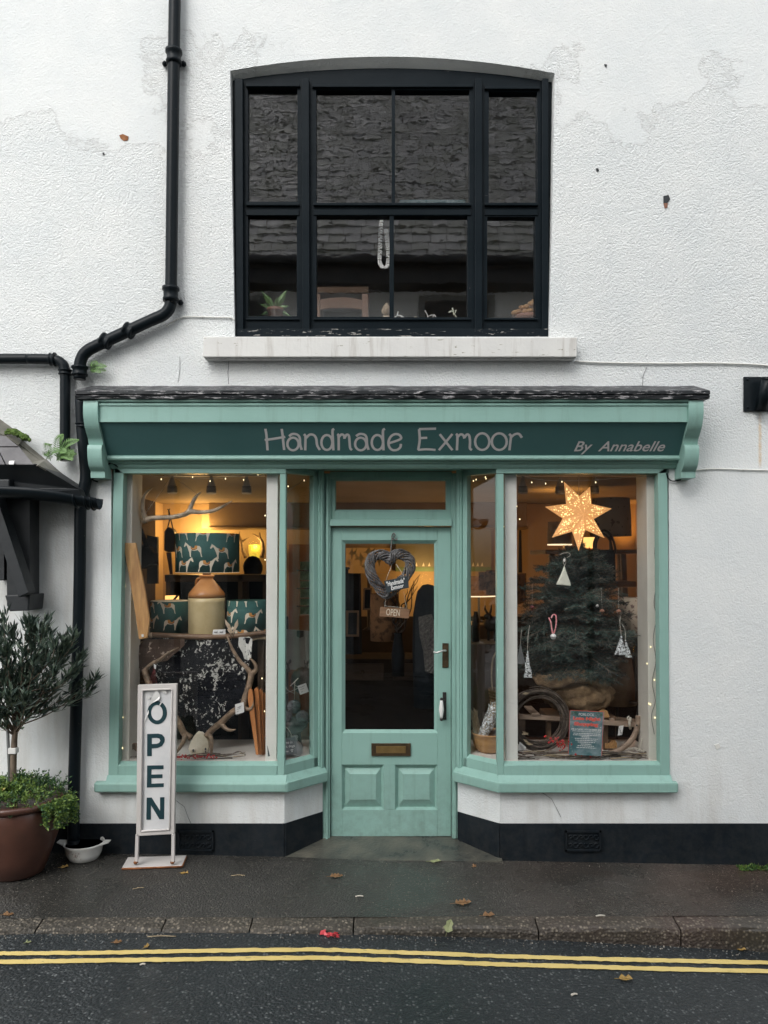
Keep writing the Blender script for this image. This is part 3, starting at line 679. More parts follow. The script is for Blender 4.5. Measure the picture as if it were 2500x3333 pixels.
# sills
def sill(poly, ends):
    m = MB(); top = .500; v = []
    cx = [p[0] for p in poly]
    m.plan(poly, ZS, ZS + .062); part('shop_sill', m, M['green'], SB, .013, 4)
    # weathered slope from the rail down to the nose
ol = .058
sill([(PX(305, -ol), -ol), (-.600, -ol), (Dl[0] + .042 * .95, Dl[1] - .032), (Dl[0] - .01, Dl[1]), (Cl[0], .0), (PX(312, 0), 0)], 0)
sill([(PX(2209, -ol), -ol), (PX(2203, 0), 0), (Cr[0], 0), (Dr[0] + .01, Dr[1]), (Dr[0] - .040, Dr[1] - .032), (.704, -ol)], 0)
for a, b_, base in ((PX(352), -.606, -1), (.710, PX(2181), 1)):
    m = MB(); m.add([(a, -.05, ZS + .060), (b_, -.05, ZS + .060), (b_, -.010, ZR + .012), (a, -.010, ZR + .012)], [(0, 1, 2, 3)])
    if base < 0: m.add([(-.606, -.05, ZS + .06), (Dl[0] + .034, Dl[1] - .03, ZS + .06), (Dl[0] + .004, Dl[1] - .005, ZR + .012), (-.618, -.010, ZR + .012)], [(0, 1, 2, 3)])
    else: m.add([(.710, -.05, ZS + .06), (Dr[0] - .034, Dr[1] - .03, ZS + .06), (Dr[0] - .004, Dr[1] - .005, ZR + .012), (.722, -.010, ZR + .012)], [(3, 2, 1, 0)])
    part('sill_weathering', m, M['green'], SB)
# soffit over the door recess
m = MB(); m.plan([Cl, (Cr[0], 0), Dr, Dl], 2.448, 2.50); part('soffit', m, M['green'], SB)

# --- door case and door
DC = MB(); yA, yB = .215, .31
DC.slab([(1046, 2732), (1074, 2732), (1076, 1540), (1048, 1540)], yA + .02, yB); DC.slab([(1471, 2730), (1492, 2730), (1492, 1540), (1470, 1540)], yA + .02, yB)
DC.slab([(1060, 2732), (1068, 2732), (1070, 1545), (1061, 1545)], yA + .008, yB); DC.slab([(1477, 2730), (1485, 2730), (1485, 1545), (1477, 1545)], yA + .008, yB)
DC.rect(1074, 1535, 1471, 1556, yA + .02, yB); DC.rect(1074, 1690, 1471, 1712, yA + .005, yB); DC.rect(1074, 1664, 1471, 1690, yA + .04, yB)
DC.rect(1074, 1553, 1090, 1666, yA + .04, yB); DC.rect(1452, 1553, 1471, 1666, yA + .04, yB); DC.rect(1088, 1553, 1454, 1562, yA + .04, yB)
DC.ring((1086, 1558, 1458, 1668), yA + .042, (1094, 1566, 1450, 1659), yA + .06)
DCo = part('door_frame', DC, M['green'], SB, .003)
m = MB(); m.rect(1086, 1558, 1458, 1668, yA + .066, yA + .071); part('transom_pane', m, M['doorglass'], DCo)
DO = MB(); y0, y1 = .262, .305
DO.rect(1077, 1716, 1113, 2722, y0, y1); DO.rect(1424, 1716, 1468, 2722, y0, y1)
DO.rect(1113, 1716, 1424, 1758, y0, y1); DO.rect(1113, 2386, 1424, 2489, y0, y1); DO.rect(1113, 2636, 1424, 2722, y0, y1); DO.rect(1250, 2489, 1286, 2636, y0, y1)
DO.ring((1113, 1758, 1424, 2386), y0, (1124, 1770, 1413, 2374), y0 + .02)
for x0, x1 in ((1113, 1250), (1286, 1424)):
    DO.ring((x0, 2489, x1, 2636), y0, (x0 + 9, 2499, x1 - 9, 2626), y0 + .026)
    DO.ring((x0 + 9, 2499, x1 - 9, 2626), y0 + .026, (x0 + 25, 2519, x1 - 25, 2604), y0 + .004); DO.rect(x0 + 25, 2519, x1 - 25, 2604, y0 + .004, y1)
DOR = part('shop_door', DO, M['green'], SB, .0025)
m = MB(); m.rect(1118, 1764, 1419, 2380, y0 + .024, y0 + .029); part('door_pane', m, M['doorglass'], DOR)
m = MB(); m.rect(1209, 2420, 1337, 2461, y0 - .012, y0); part('letterbox', m, M['brass'], DOR, .003)
m = MB(); m.rect(1224, 2429, 1321, 2452, y0 - .017, y0 - .010); part('letter_flap', m, M['brassflap'], DOR, .003)
m = MB(); m.rect(1440, 2094, 1460, 2173, y0 - .006, y0)
for a, b_ in ((1443, 2098), (1457, 2098), (1443, 2169), (1457, 2169)): m.ell(P(a, b_, y0 - .006), .0035, 6, 4)
m.ell(P(1451, 2151, y0 - .006), (.004, .003, .008), 6, 4); part('lock_plate', m, M['brass'], DOR, .002)
m = MB(); m.tube([P(1451, 2118, y0 - .004), P(1450, 2118, y0 - .05), P(1444, 2118, y0 - .058)], .007, 8); m.tube(smooth([P(1444, 2118, y0 - .058), P(1432, 2121, y0 - .06), P(1420, 2125, y0 - .06), P(1411, 2121, y0 - .055)]), .006, 8); part('lever_handle', m, M['steel'], DOR)
m = MB(); m.rect(1441, 2253, 1453, 2343, y0 - .007, y0); m.tube([P(1446, 2280, y0 - .004), P(1440, 2281, y0 - .05)], .007); m.tube([P(1446, 2338, y0 - .004), P(1438, 2340, y0 - .05)], .007)
m.ell(P(1437, 2276, y0 - .05), .011, 8, 6); m.ell(P(1437, 2341, y0 - .05), .012, 8, 6); part('pull_handle_mount', m, M['iron'], DOR, .002)
c_ = P(1437, 2338, y0 - .05); h_ = PZ(2280, y0) - PZ(2338, y0)
m = MB(); m.lathe([(.009, 0), (.011, h_ * .15), (.0165, h_ * .45), (.0165, h_ * .55), (.011, h_ * .88), (.009, h_)], c_, 12); part('pull_grip', m, M['ceramic'], DOR)
m = MB(); m.rect(1077, 2723, 1470, 2729, y0 + .01, .3); part('threshold_strip', m, M['lining'], DCo)

# --- cornice, fascia, sign panel, brackets, roof board
xa_, xb_ = -1.705, 1.816
lp = [(-.078, PZ(1486, -.078)), (-.082, PZ(1492, -.08)), (-.075, PZ(1498, -.075)), (-.05, PZ(1500, -.05)), (-.045, PZ(1507, -.045)), (-.03, PZ(1512, -.03)), (-.026, PZ(1518, -.026)), (-.014, PZ(1526, -.014)), (0, PZ(1526, 0)), (0, PZ(1478, 0)), (-.06, PZ(1478, -.06))]
m = MB(); m.profile(lp, PX(352, -.06), PX(2214, -.06)); part('cornice', m, M['green'], SB, .002)
sp0, sp1 = (-.195, PZ(1373, -.195)), (-.066, PZ(1486, -.066))
m = MB(); m.profile([sp0, sp1, (0.02, sp1[1]), (.02, sp0[1])], xa_, xb_); SG = part('sign_panel', m, M['dkgreen'], SB)
m = MB(); m.profile([(-.205, PZ(1374, -.205)), (-.205, PZ(1322, -.205)), (-.212, PZ(1320, -.212)), (-.212, PZ(1312, -.212)), (-.20, PZ(1310, -.2)), (-.222, PZ(1307, -.222)), (-.222, PZ(1298, -.222)), (0, PZ(1298, -.222)), (0, PZ(1374, -.20) + .003)], xa_, xb_); part('fascia_board', m, M['green'], SB, .002)
bp_ = [(-.222, 2.815), (-.228, 2.77), (-.224, 2.72), (-.205, 2.665), (-.175, 2.625), (-.150, 2.595), (-.138, 2.562), (-.156, 2.560), (-.163, 2.53), (-.158, 2.48), (-.140, 2.435), (-.112, 2.408), (-.108, 2.404), (-.108, 2.366), (0, 2.366), (0, 2.815)]
for x0, x1 in ((-1.792, -1.705), (1.816, 1.903)):
    bq_ = [(p.x, p.y) for p in smooth([Vector((a, b_, 0)) for a, b_ in bp_[:7]], 4)] + [(p.x, p.y) for p in smooth([Vector((a, b_, 0)) for a, b_ in bp_[7:13]], 4)] + bp_[13:]
    m = MB(); m.profile(bq_, x0, x1); part('console_bracket', m, M['green'], SB, .004)
fl = [(-.236, PZ(1298, -.236)), (-.242, PZ(1288, -.242)), (-.232, PZ(1285, -.232)), (-.244, PZ(1282, -.244)), (-.244, PZ(1272, -.244)), (-.23, PZ(1270, -.23)), (0, PZ(1256, 0)), (0, PZ(1298, -.2))]
n_seg = 60; m = MB(); x0, x1 = PX(240, -.26), PX(2315, -.26); pv = []
for i in range(n_seg + 1):
    w = [R.uniform(-.003, .003) for _ in fl]
    for k, (y, z) in enumerate(fl): pv.append((x0 + (x1 - x0) * i / n_seg, y + w[k] * (1 if y < 0 else 0), z + w[k] * .8))
K = len(fl); pf = [(i * K + q, i * K + (q + 1) % K, (i + 1) * K + (q + 1) % K, (i + 1) * K + q) for i in range(n_seg) for q in range(K)] + [tuple(range(K)), tuple(reversed(range(n_seg * K, n_seg * K + K)))]
m.add(pv, pf); part('roof_board', m, M['flash'], SB)
# lettering on the sign
def on_panel(px, py):
    s0 = (HOR - py) / FPX; (ya, za), (yb, zb) = sp0, sp1
    t = (s0 * (ya - CAMY) - (za - CAMZ)) / ((zb - za) - s0 * (yb - ya)); Y = ya + (yb - ya) * t
    return Vector((PX(px, Y), Y, za + (zb - za) * t))
pn = Vector((0, sp1[1] - sp0[1], -(sp1[0] - sp0[0]))); pn = Vector((0, -(sp0[1] - sp1[1]), -(sp1[0] - sp0[0]))).normalized()
def el(cx, cy, rx, ry, n=20): return [(cx + rx * math.cos(2 * math.pi * i / n), cy + ry * math.sin(2 * math.pi * i / n)) for i in range(n)]
ST = [([(44, 66), (50, 100), (54, 150), (57, 195)], 0), ([(142, 66), (148, 110), (152, 150), (157, 193)], 0), ([(40, 133), (100, 125), (163, 114)], 0),
      (el(210, 157, 34, 38), 1), ([(186, 110), (207, 97), (235, 101), (250, 120), (253, 160), (262, 192)], 0),
      ([(275, 98), (284, 110), (284, 150), (283, 195)], 0), ([(287, 122), (310, 101), (335, 104), (349, 125), (355, 165), (371, 193)], 0),
      (el(413, 148, 33, 45), 1), ([(457, 67), (447, 76), (449, 130), (452, 195)], 0),
      ([(475, 98), (483, 110), (484, 195)], 0), ([(484, 116), (500, 100), (515, 106), (519, 126)], 0), ([(519, 120), (532, 101), (545, 108), (549, 145), (553, 182), (564, 193)], 0),
      (el(616, 157, 34, 38), 1), ([(588, 110), (610, 97), (638, 101), (651, 120), (654, 160), (663, 192)], 0),
      (el(716, 148, 34, 45), 1), ([(762, 66), (750, 76), (750, 130), (753, 195)], 0),
      ([(786, 152), (825, 140), (858, 124), (848, 103), (822, 98), (797, 112), (783, 142), (787, 174), (806, 193), (834, 192), (853, 177), (857, 156)], 0),
      ([(966, 68), (970, 130), (961, 193)], 0), ([(965, 68), (1010, 67), (1068, 65)], 0), ([(968, 122), (1015, 120)], 0), ([(959, 193), (1010, 189), (1065, 193)], 0),
      ([(1090, 98), (1128, 146), (1166, 194)], 0), ([(1166, 97), (1126, 146), (1085, 194)], 0),
      ([(1187, 97), (1196, 110), (1193, 195)], 0), ([(1196, 117), (1215, 99), (1232, 106), (1238, 124)], 0), ([(1238, 120), (1252, 100), (1266, 106), (1272, 140), (1271, 182), (1283, 193)], 0),
      (el(1345, 143, 43, 50), 1), (el(1447, 143, 45, 50), 1),
      ([(1506, 97), (1517, 110), (1513, 150), (1508, 195)], 0), ([(1516, 118), (1540, 99), (1565, 97), (1583, 119)], 0)]
m = MB()
for pts, cl in ST:
    q = [on_panel(840 + u / 1.843, 1360 + v / 1.843) for u, v in pts]
    q = q if cl else smooth(q, 4)
    m.tube(q, .0076, 8, flat=(pn, .07), closed=bool(cl), sm=False)
part('lettering', m, M['signgrey'], SG)
A_, B_, C_ = on_panel(1866, 1479), on_panel(2159, 1479), on_panel(1866, 1436)
xa, ya = (B_ - A_).normalized(), (C_ - A_); ya = (ya - xa * ya.dot(xa)).normalized(); ht = (C_ - A_).length
m = MB(); put_text(m, 'By  Annabelle', A_, xa, ya, (0, 0, (B_ - A_).length, ht), shear=.28, bold=.012, lift=.0022); part('small_lettering', m, M['signgrey'], SG)

# --- rainwater pipes fixed to the wall
def pipe(path, r, Y, name, bend=6):
    m = MB(); m.tube(smooth([P(a, b_, Y) for a, b_ in path], bend), r, 14); return part(name, m, M['pipe'], SB)
dp = pipe([(570, -60), (567, 120), (562, 500), (557, 930), (555, 990), (535, 1022), (480, 1048), (330, 1118), (280, 1146), (262, 1180), (259, 1235)], .0365, -.062, 'downpipe')
dp2 = pipe([(264, 1296), (268, 1400), (280, 1540), (272, 1600), (262, 1660), (258, 1950), (241, 2560), (239, 2740)], .036, -.055, 'downpipe')
def collar(px, py, h, r, Y, par, ang=0):
    c = P(px, py, Y); m = MB(); h *= (Y + 4.8) / FPX
    pr = [(r * .9, -h / 2), (r * 1.08, -h / 2), (r * 1.12, -h * .3), (r, -h * .2), (r, h * .2), (r * 1.2, h * .3), (r * 1.2, h / 2), (r * .9, h / 2)]
    m.lathe(pr, (0, 0, 0), 18); rt = Matrix.Rotation(ang, 4, 'Y'); m.v = [tuple(rt @ Vector(p) + c) for p in m.v]
    part('pipe_collar', m, M['pipe'], par)
collar(566, 186, 44, .043, -.062, dp); collar(556, 958, 46, .044, -.062, dp); collar(420, 1077, 30, .040, -.062, dp, rad(-65)); collar(345, 1111, 30, .040, -.062, dp, rad(-65)); collar(260, 1208, 30, .042, -.062, dp); collar(272, 1385, 14, .041, -.055, dp2)
for a, b_ in ((598, 208), (536, 208), (588, 985)): m = MB(); m.ell(P(a, b_, -.02), (.017, .018, .017), 8, 6, jit=.15); part('pipe_clamp', m, M['pipe'], dp)
tp = pipe([(-1400, 1168), (-80, 1168), (100, 1168), (170, 1170), (198, 1180), (211, 1206), (212, 1300), (212, 1460), (214, 1500)], .0315, -.05, 'branch_pipe', 8)
collar(172, 1170, 18, .036, -.05, tp, rad(90)); collar(212, 1212, 16, .036, -.05, tp)
m = MB(); m.lathe([(.032, 0), (.036, .04), (.036, .07)], P(239, 2772, -.075), 14); m.tube(smooth([P(239, 2735, -.055), P(239, 2765, -.062), P(239, 2785, -.10)], 4), .037, 14); part('pipe_shoe', m, M['pipe'], dp2)
# --- inside shell of the shop
WX0, WX1, YB, ZC = -2.3, 2.62, 3.2, 2.45
m = MB(); m.box(WX0 - .1, WX0, .30, YB, 0, ZC); m.box(WX1, WX1 + .1, .30, YB, 0, ZC)
hx0, hx1, hz0, hz1 = PX(974, 3.2), PX(1060, 3.2), PZ(2002, 3.2), PZ(1828, 3.2)
m.box(WX0 - .1, hx0, YB, YB + .1, 0, ZC); m.box(hx1, WX1 + .1, YB, YB + .1, 0, ZC); m.box(hx0, hx1, YB, YB + .1, 0, hz0); m.box(hx0, hx1, YB, YB + .1, hz1, ZC)
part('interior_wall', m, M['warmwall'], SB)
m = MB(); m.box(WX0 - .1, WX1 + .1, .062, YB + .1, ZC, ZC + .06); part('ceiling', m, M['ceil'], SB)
m = MB(); m.box(WX0 - .1, WX1 + .1, .31, YB + .1, -.06, .03); part('shop_floor', m, M['floor'], SB)
m = MB(); m.box(PX(680, 3.0), PX(1716, 3.0), 3.0, 3.2, PZ(1717, 3.0), ZC - .002); m.box(PX(676, 3.0), PX(1720, 3.0), 2.985, 3.2, PZ(1722, 3.0), PZ(1714, 3.0)); part('boxed_beam', m, M['bulk'], SB, .005)
m = MB(); m.box(PX(655, 3.1), PX(683, 3.1), 3.12, 3.2, PZ(1720, 3.1), ZC - .002); part('wall_batten', m, M['warmwall'], SB)
for a, b_ in ((-1.72, -.64), (.74, 1.77)):
    m = MB(); m.box(a, b_, .036, .62, ZG - .045, ZG - .006); part('display_board', m, M['bed'], SB)
m = MB(); m.plan([(-.62, .045), (-.44, .235), (-.44, .62), (-.64, .62)], ZG - .045, ZG - .007); part('display_board', m, M['bed'], SB); m = MB(); m.plan([(.74, .045), (.74, .62), (.53, .62), (.53, .235)], ZG - .045, ZG - .007); part('display_board', m, M['bed'], SB)
# inner skirt under the boards keeps daylight out of the shop floor
for a, b_ in ((-1.72, -.46), (.55, 1.77)): m = MB(); m.box(a, b_, .60, .62, .03, ZG - .046); part('board_front', m, M['darkwood'], SB)
for a in ((WX0, WX0 + .02, .31, 2.86, .03, ZC - .003), (WX0 + .021, PX(938, 3.2), 3.175, 3.199, .03, 1.28), (PX(1102, 3.2), WX1 - .001, 3.175, 3.199, .03, 1.28), (WX1 - .02, WX1 - .001, .31, 3.17, .03, 1.0)): m = MB(); m.box(*a); part('shade_sheet', m, M['shade_dresser'], SB)  # dark sheets added over the walls, shade put into their colour
# back door with a glazed panel on to the garden
bd = MB(); Yd = 3.13
bd.rect(940, 1772, 974, 2310, Yd, 3.199); bd.rect(1060, 1772, 1100, 2310, Yd, 3.199); bd.rect(974, 1772, 1060, 1828, Yd, 3.199); bd.rect(974, 2002, 1060, 2310, Yd, 3.199)
for y in (1888, 1945): bd.rect(974, y, 1060, y + 4, Yd + .02, Yd + .05)
bdo = part('back_door', bd, M['door2'], SB, .004)
for y in (1857, 1915, 1973): m = MB(); m.tube([P(966, y, Yd - .02), P(1066, y, Yd - .02)], .008); part('security_bar', m, M['iron'], bdo)
m = MB(); m.rect(972, 1826, 1062, 2004, 3.215, 3.22); part('door_pane', m, M['glass'], bdo)
# upstairs room
m = MB(); zf, zt = PZ(1110, .2), 6.2
m.box(-2.6, -2.5, .30, 3, zf, zt); m.box(2.5, 2.6, .30, 3, zf, zt); m.box(-2.6, 2.6, 3, 3.1, zf, zt); m.box(-2.6, 2.6, .3, 3.1, zt, zt + .1)
part('upstairs_wall', m, M['bulk'], SB)
m = MB(); m.box(-2.6, 2.6, .301, 3.0, zf - .1, zf); part('upstairs_floor', m, M['floor'], SB)
m = MB(); m.box(PX(770, .2), PX(1786, .2), .195, .32, PZ(1050, .2), PZ(1040, .2)); part('inner_sill', m, M['bulk'], SB)
# rest of the house: roof and flanks, out of frame
m = MB(); m.prism([(-9, .0, 6.4), (9, .0, 6.4), (9, 4, 9.0), (-9, 4, 9.0)], (0, .05, .12)); part('roof', m, M['roofslate'], SB)
# ================= neighbour's slate canopy at the left =================
PO = thing('slate_canopy', 'slate and lead lean-to canopy with black gutter at the left edge', 'canopy', P(60, 1620, -.1))
def sheet(mb, pts, th, m=0):
    pts = [Vector(p) for p in pts]; n = (pts[1] - pts[0]).cross(pts[2] - pts[0]).normalized()
    if n.z < 0: n = -n
    mb.prism(pts, -n * th, m)
m = MB()   # lead slope against the wall, lapped in three lengths
sheet(m, [P(-160, 1248, -.004), P(80, 1422, -.004), P(60, 1448, -.11), P(-160, 1310, -.11)], .012)
sheet(m, [P(-10, 1412, -.10), P(60, 1424, -.02), P(160, 1508, -.01), P(146, 1522, -.17), P(84, 1512, -.2)], .012)
sheet(m, [P(84, 1508, -.17), P(150, 1494, -.01), P(252, 1588, -.01), P(258, 1590, -.12), P(124, 1513, -.285)], .010)
sheet(m, [P(-160, 1248, -.004), P(-600, 1588, -.004), P(-580, 1590, -.12), P(-160, 1310, -.11)], .012)
part('lead_flashing', m, M['lead'], PO)
m = MB(); sheet(m, [P(-160, 1238, -.002), P(252, 1582, -.002), P(258, 1602, -.05), P(-160, 1262, -.05)], .02); part('mortar_fillet', m, M['lead'], PO)
m = MB()
rows = [((-345, 1400), (20, 1420), (60, 1452), (-385, 1452), -.17, -.21), ((-385, 1445), (62, 1452), (112, 1512), (-450, 1512), -.20, -.275)]
for (a, b_, c_, d, ya, yb) in rows:
    for i in range(6):
        t0, t1 = i / 6 + .004, (i + 1) / 6 - .004; lr = lambda p, q, t: (p[0] + (q[0] - p[0]) * t, p[1] + (q[1] - p[1]) * t)
        j = R.uniform(-.006, .006); sheet(m, [P(*lr(a, b_, t0), ya - j), P(*lr(a, b_, t1), ya - j), P(*lr(d, c_, t1), yb - j), P(*lr(d, c_, t0), yb - j)], .010)
sheet(m, [P(-162, 1310, -.112), P(0, 1414, -.105), P(20, 1424, -.168), P(-345, 1404, -.168)], .01)
part('slate_slope', m, M['slate'], PO)
m = MB(); sheet(m, [P(30, 1500, -.285), P(47, 1499, -.285), P(44, 1512, -.3), P(28, 1511, -.3)], .004); part('slate_clip', m, M['paper'], PO)
m = MB()
m.prism([P(-560, 1590, -.28), P(-450, 1508, -.28), P(118, 1510, -.28), P(258, 1592, -.16), P(268, 1622, -.14), P(120, 1600, -.26)], (0, .26, 0))
part('eaves_board', m, M['plainblack'], PO, .004)
m = MB(); gp = smooth([P(-600, 1588, -.37), P(-300, 1588, -.37), P(60, 1598, -.36), P(180, 1610, -.34), P(270, 1626, -.29), P(324, 1634, -.24)], 8); v, f = [], []
for i, p in enumerate(gp):
    for k in range(9):
        w = math.pi + math.pi * k / 8; v.append(p + Vector((0, math.cos(w) * .06, math.sin(w) * .066 + .02)))
    for k in range(9):
        w = 2 * math.pi - math.pi * k / 8; v.append(p + Vector((0, math.cos(w) * .052, math.sin(w) * .058 + .02)))
for i in range(len(gp) - 1):
    for k in range(18): f.append((i * 18 + k, i * 18 + (k + 1) % 18, (i + 1) * 18 + (k + 1) % 18, (i + 1) * 18 + k))
m.add(v, f, 0, True); GU = part('gutter', m, M['pipe'], PO)
for i in (30, 34, 37):
    m = MB(); p = gp[i]; m.tube([p + Vector((0, math.cos(math.pi + math.pi * k / 10) * .064, math.sin(math.pi + math.pi * k / 10) * .071 + .02)) for k in range(11)], .007, 6); part('gutter_joint', m, M['pipe'], GU)
m = MB(); m.rect(22, 1600, 97, 1975, -.16, -.03); part('timber_post', m, M['plainblack'], PO, .006)
m = MB(); m.slab([(-60, 1590), (-20, 1590), (92, 1930), (60, 1945)], -.30, -.20); part('timber_brace', m, M['plainblack'], PO, .005)
m = MB(); m.slab([(15, 1938), (97, 1935), (92, 1988), (30, 1990)], -.22, -.02); part('post_block', m, M['plainblack'], PO, .006)
m = MB(); m.rect(-540, 1560, 30, 1602, -.25, -.01); m.slab([(-30, 1602), (12, 1602), (14, 1890), (-30, 1890)], -.14, -.02); part('timber_rail', m, M['plainblack'], PO, .006)
# moss on the canopy
m = MB()
for i in range(150):
    t = R.random(); p = P(42 + 50 * t + R.uniform(-6, 6), 1404 + 24 * t + R.uniform(-4, 5), -.09 + R.uniform(-.02, .02)); m.ell(p, R.uniform(.006, .014), 6, 4, jit=.3)
for i in range(25): p = P(R.uniform(16, 44), R.uniform(1398, 1412), -.1); m.ell(p, R.uniform(.005, .009), 6, 4, jit=.3)
solo('moss_cushion', m, M['moss'], 'bright green moss cushion on the lead slope of the canopy', 'moss')
# ferns
def frond(m, base, tip, bow, W, mi=0):
    base, tip = Vector(base), Vector(tip); d = tip - base; L = d.length; mid = (base + tip) / 2 + Vector(bow)
    pts = smooth([base, mid, tip], 9); m.tube(pts, .0016, 4, mi)
    for i in range(2, len(pts)):
        t = i / len(pts); w = W * math.sin(math.pi * min(1, .18 + t * .82)) ** .8
        tan = (pts[i] - pts[i - 1]).normalized(); side = tan.cross(Vector((.1, -1, .25))).normalized()
        for s_ in (-1, 1): m.leaf(pts[i], side * s_ + tan * .5, tan, w, L / len(pts) * .95, mi, .1)
m = MB(); b0 = P(185, 1500, -.07)
for a, b_, y in ((205, 1415, -.15), (255, 1432, -.16), (160, 1445, -.12), (152, 1482, -.16), (215, 1470, -.2), (248, 1478, -.14), (236, 1496, -.2)): frond(m, b0 if a > 170 else P(165, 1500, -.08), P(a, b_, y), (0, -.03, .03), .034)
frond(m, P(236, 1462, -.13), P(236, 1490, -.19), (0, -.03, .01), .03); frond(m, P(150, 1496, -.1), P(196, 1466, -.18), (0, -.02, .02), .03)
solo('fern', m, M['fern'], 'green fern sprouting between the two pipes above the slate canopy', 'fern', 'wild ferns')
m = MB(); b0 = P(296, 1208, -.02)
for a, b_, y in ((346, 1193, -.07), (344, 1206, -.06), (318, 1180, -.06), (300, 1186, -.08), (328, 1212, -.07), (308, 1212, -.06)): frond(m, b0, P(a, b_, y), (0, -.02, .012), .026)
solo('fern', m, M['fern'], 'small fern growing from the white wall beside the bend of the downpipe', 'fern', 'wild ferns')

# ================= cables on the wall =================
def cable(path, r, Y, label, mat='sill'):
    m = MB(); m.tube(smooth([P(a, b_, Y) for a, b_ in path], 5), r, 6)
    for i in range(1, len(path) - 1, 2): m.ell(P(*path[i], Y), (.008, .008, .007), 6, 4)
    solo('wall_cable', m, M[mat], label, 'cable', 'cables clipped to the wall')
cable([(1872, 1176), (1950, 1180), (2050, 1182), (2200, 1183), (2300, 1182), (2450, 1186), (2560, 1196)], .0055, -.010, 'white cable running from the upper window sill to the right edge', 'white')
cable([(2262, 1531), (2300, 1527), (2345, 1526), (2420, 1529), (2560, 1532)], .004, -.008, 'thin cable running right from the foot of the right sign bracket', 'white')
cable([(540, 1062), (575, 1040), (607, 1031), (660, 1032), (704, 1033), (750, 1034), (764, 1042)], .004, -.008, 'thin white cable between the downpipe and the upper window', 'white')
m = MB(); m.tube(smooth([P(318, 1568, -.03), P(300, 1560, -.01), P(335, 1548, -.05), P(345, 1520, -.05), P(362, 1507, -.04), P(385, 1520, -.02)], 5), .005, 6); solo('wall_cable', m, M['pipe'], 'short dark cable looping round the foot of the left sign bracket', 'cable', 'cables clipped to the wall')
m = MB(); m.tube(smooth([P(2216, 1562, -.02), P(2190, 1566, -.012), P(2175, 1556, -.02), P(2170, 1540, -.02)], 5), .004, 6); solo('wall_cable', m, M['pipe'], 'short dark cable from the right sign bracket to the window frame', 'cable', 'cables clipped to the wall')
# flagpole bracket at the right edge
FB = thing('flagpole_bracket', 'black metal plate with a tilted pole socket on the right of the wall', 'wall bracket', P(2490, 1335, -.02))
m = MB(); m.rect(2422, 1226, 2560, 1338, -.014, -.001)
for a, b_ in ((2433, 1235), (2434, 1326)): m.ell(P(a, b_, -.014), (.009, .007, .009), 8, 5)
part('back_plate', m, M['pipe'], FB, .003)
m = MB(); a, b_ = P(2478, 1334, -.03), P(2500, 1232, -.09); ax = (b_ - a).normalized()
m.tube([a, b_], .036, 18); s1 = ax.orthogonal().normalized(); s2 = ax.cross(s1)
m.tube([b_ + (s1 * math.cos(w * .349) + s2 * math.sin(w * .349)) * .036 for w in range(18)], .004, 6, closed=True)
part('pole_socket', m, M['pipe'], FB)

# ================= pot, olive tree, bedding plants =================
pc = Vector((PX(52, -.3), -.30, pav_z(-2.1) - .002)); H = .44
PT = thing('plant_pot', 'large wet terracotta plant pot on the pavement at the left', 'plant pot', pc)
m = MB(); m.lathe([(.14, 0), (.155, .01), (.19, .10), (.232, .22), (.252, .32), (.250, .395), (.243, .405)], pc, 40); part('body', m, M['pot'], PT)
m = MB(); m.lathe([(.243, .400), (.262, .408), (.272, .424), (.268, .442), (.250, .446), (.235, .43), (.225, .35)], pc, 40); part('rim', m, M['pot'], PT)
m = MB(); m.lathe([(.001, .402), (.236, .395)], pc, 24); part('soil', m, M['soil'], PT)
OT = thing('olive_tree', 'young standard olive tree with a round dark crown in the terracotta pot', 'tree', pc + Vector((-.03, 0, .40)))
tb = P(44, 2610, -.30); tt = P(48, 2395, -.30)
m = MB(); tr = smooth([tb - Vector((0, 0, .05)), P(43, 2500, -.30), P(46, 2430, -.30), tt, P(56, 2330, -.30), P(50, 2240, -.30)], 4); m.tube(tr, smooth_r([.021, .019, .0175, .016, .012, .007], 4), 10); 
limbs = []
cc = P(62, 2245, -.30)
for i in range(62):
    a = R.uniform(0, 6.283); el_ = R.uniform(-.35, 1.35); st = tr[R.randint(12, len(tr) - 1)]
    reach = R.uniform(.22, .385) * (1 - .05 * max(0, el_)); d = Vector((math.cos(a) * math.cos(el_), math.sin(a) * math.cos(el_) * .62, math.sin(el_)))
    e = cc + Vector((d.x * reach, d.y * reach, d.z * reach * .90)); e.y = min(e.y, -.03 - R.random() * .03)
    mid = st.lerp(e, .5) + Vector((0, 0, -.03))
    limbs.append(smooth([st, mid, e, e + d * .06 + Vector((0, 0, .06))], 5)); m.tube(limbs[-1], smooth_r([.005, .0035, .002, .0012], 5), 5)
part('trunk', m, M['bark'], OT)
m = MB()
for lb in limbs:
    for i in range(3, len(lb)):
        for rep in range(2):
            p = lb[i] + Vector((R.uniform(-.02, .02), R.uniform(-.015, .015), R.uniform(-.02, .02))); tan = (lb[i] - lb[i - 1]).normalized()
            for s_ in (-1, 1):
                d = tan * R.uniform(.5, 1.0) + Vector((R.uniform(-1, 1), R.uniform(-1, 1), R.uniform(-.3, .8))) * .75
                q = R.random(); m.leaf(p, d, Vector((R.uniform(-1, 1), R.uniform(-1, 1), R.uniform(-.4, .4))), R.uniform(.052, .085), R.uniform(.012, .018), 0 if q < .55 else (1 if q < .9 else 2))
    tan = (lb[-1] - lb[-2]).normalized(); e = lb[-1]
    for k in range(9):
        d = tan + Vector((R.uniform(-1, 1), R.uniform(-.6, .6), R.uniform(-.2, .9))) * .45
        m.leaf(e - tan * k * .007, d, Vector((R.uniform(-1, 1), -1, 0)), R.uniform(.055, .09), R.uniform(.012, .018), 1 if R.random() < .7 else 0)
part('crown', m, [M['olive1'], M['olive2'], M['olive3']], OT)
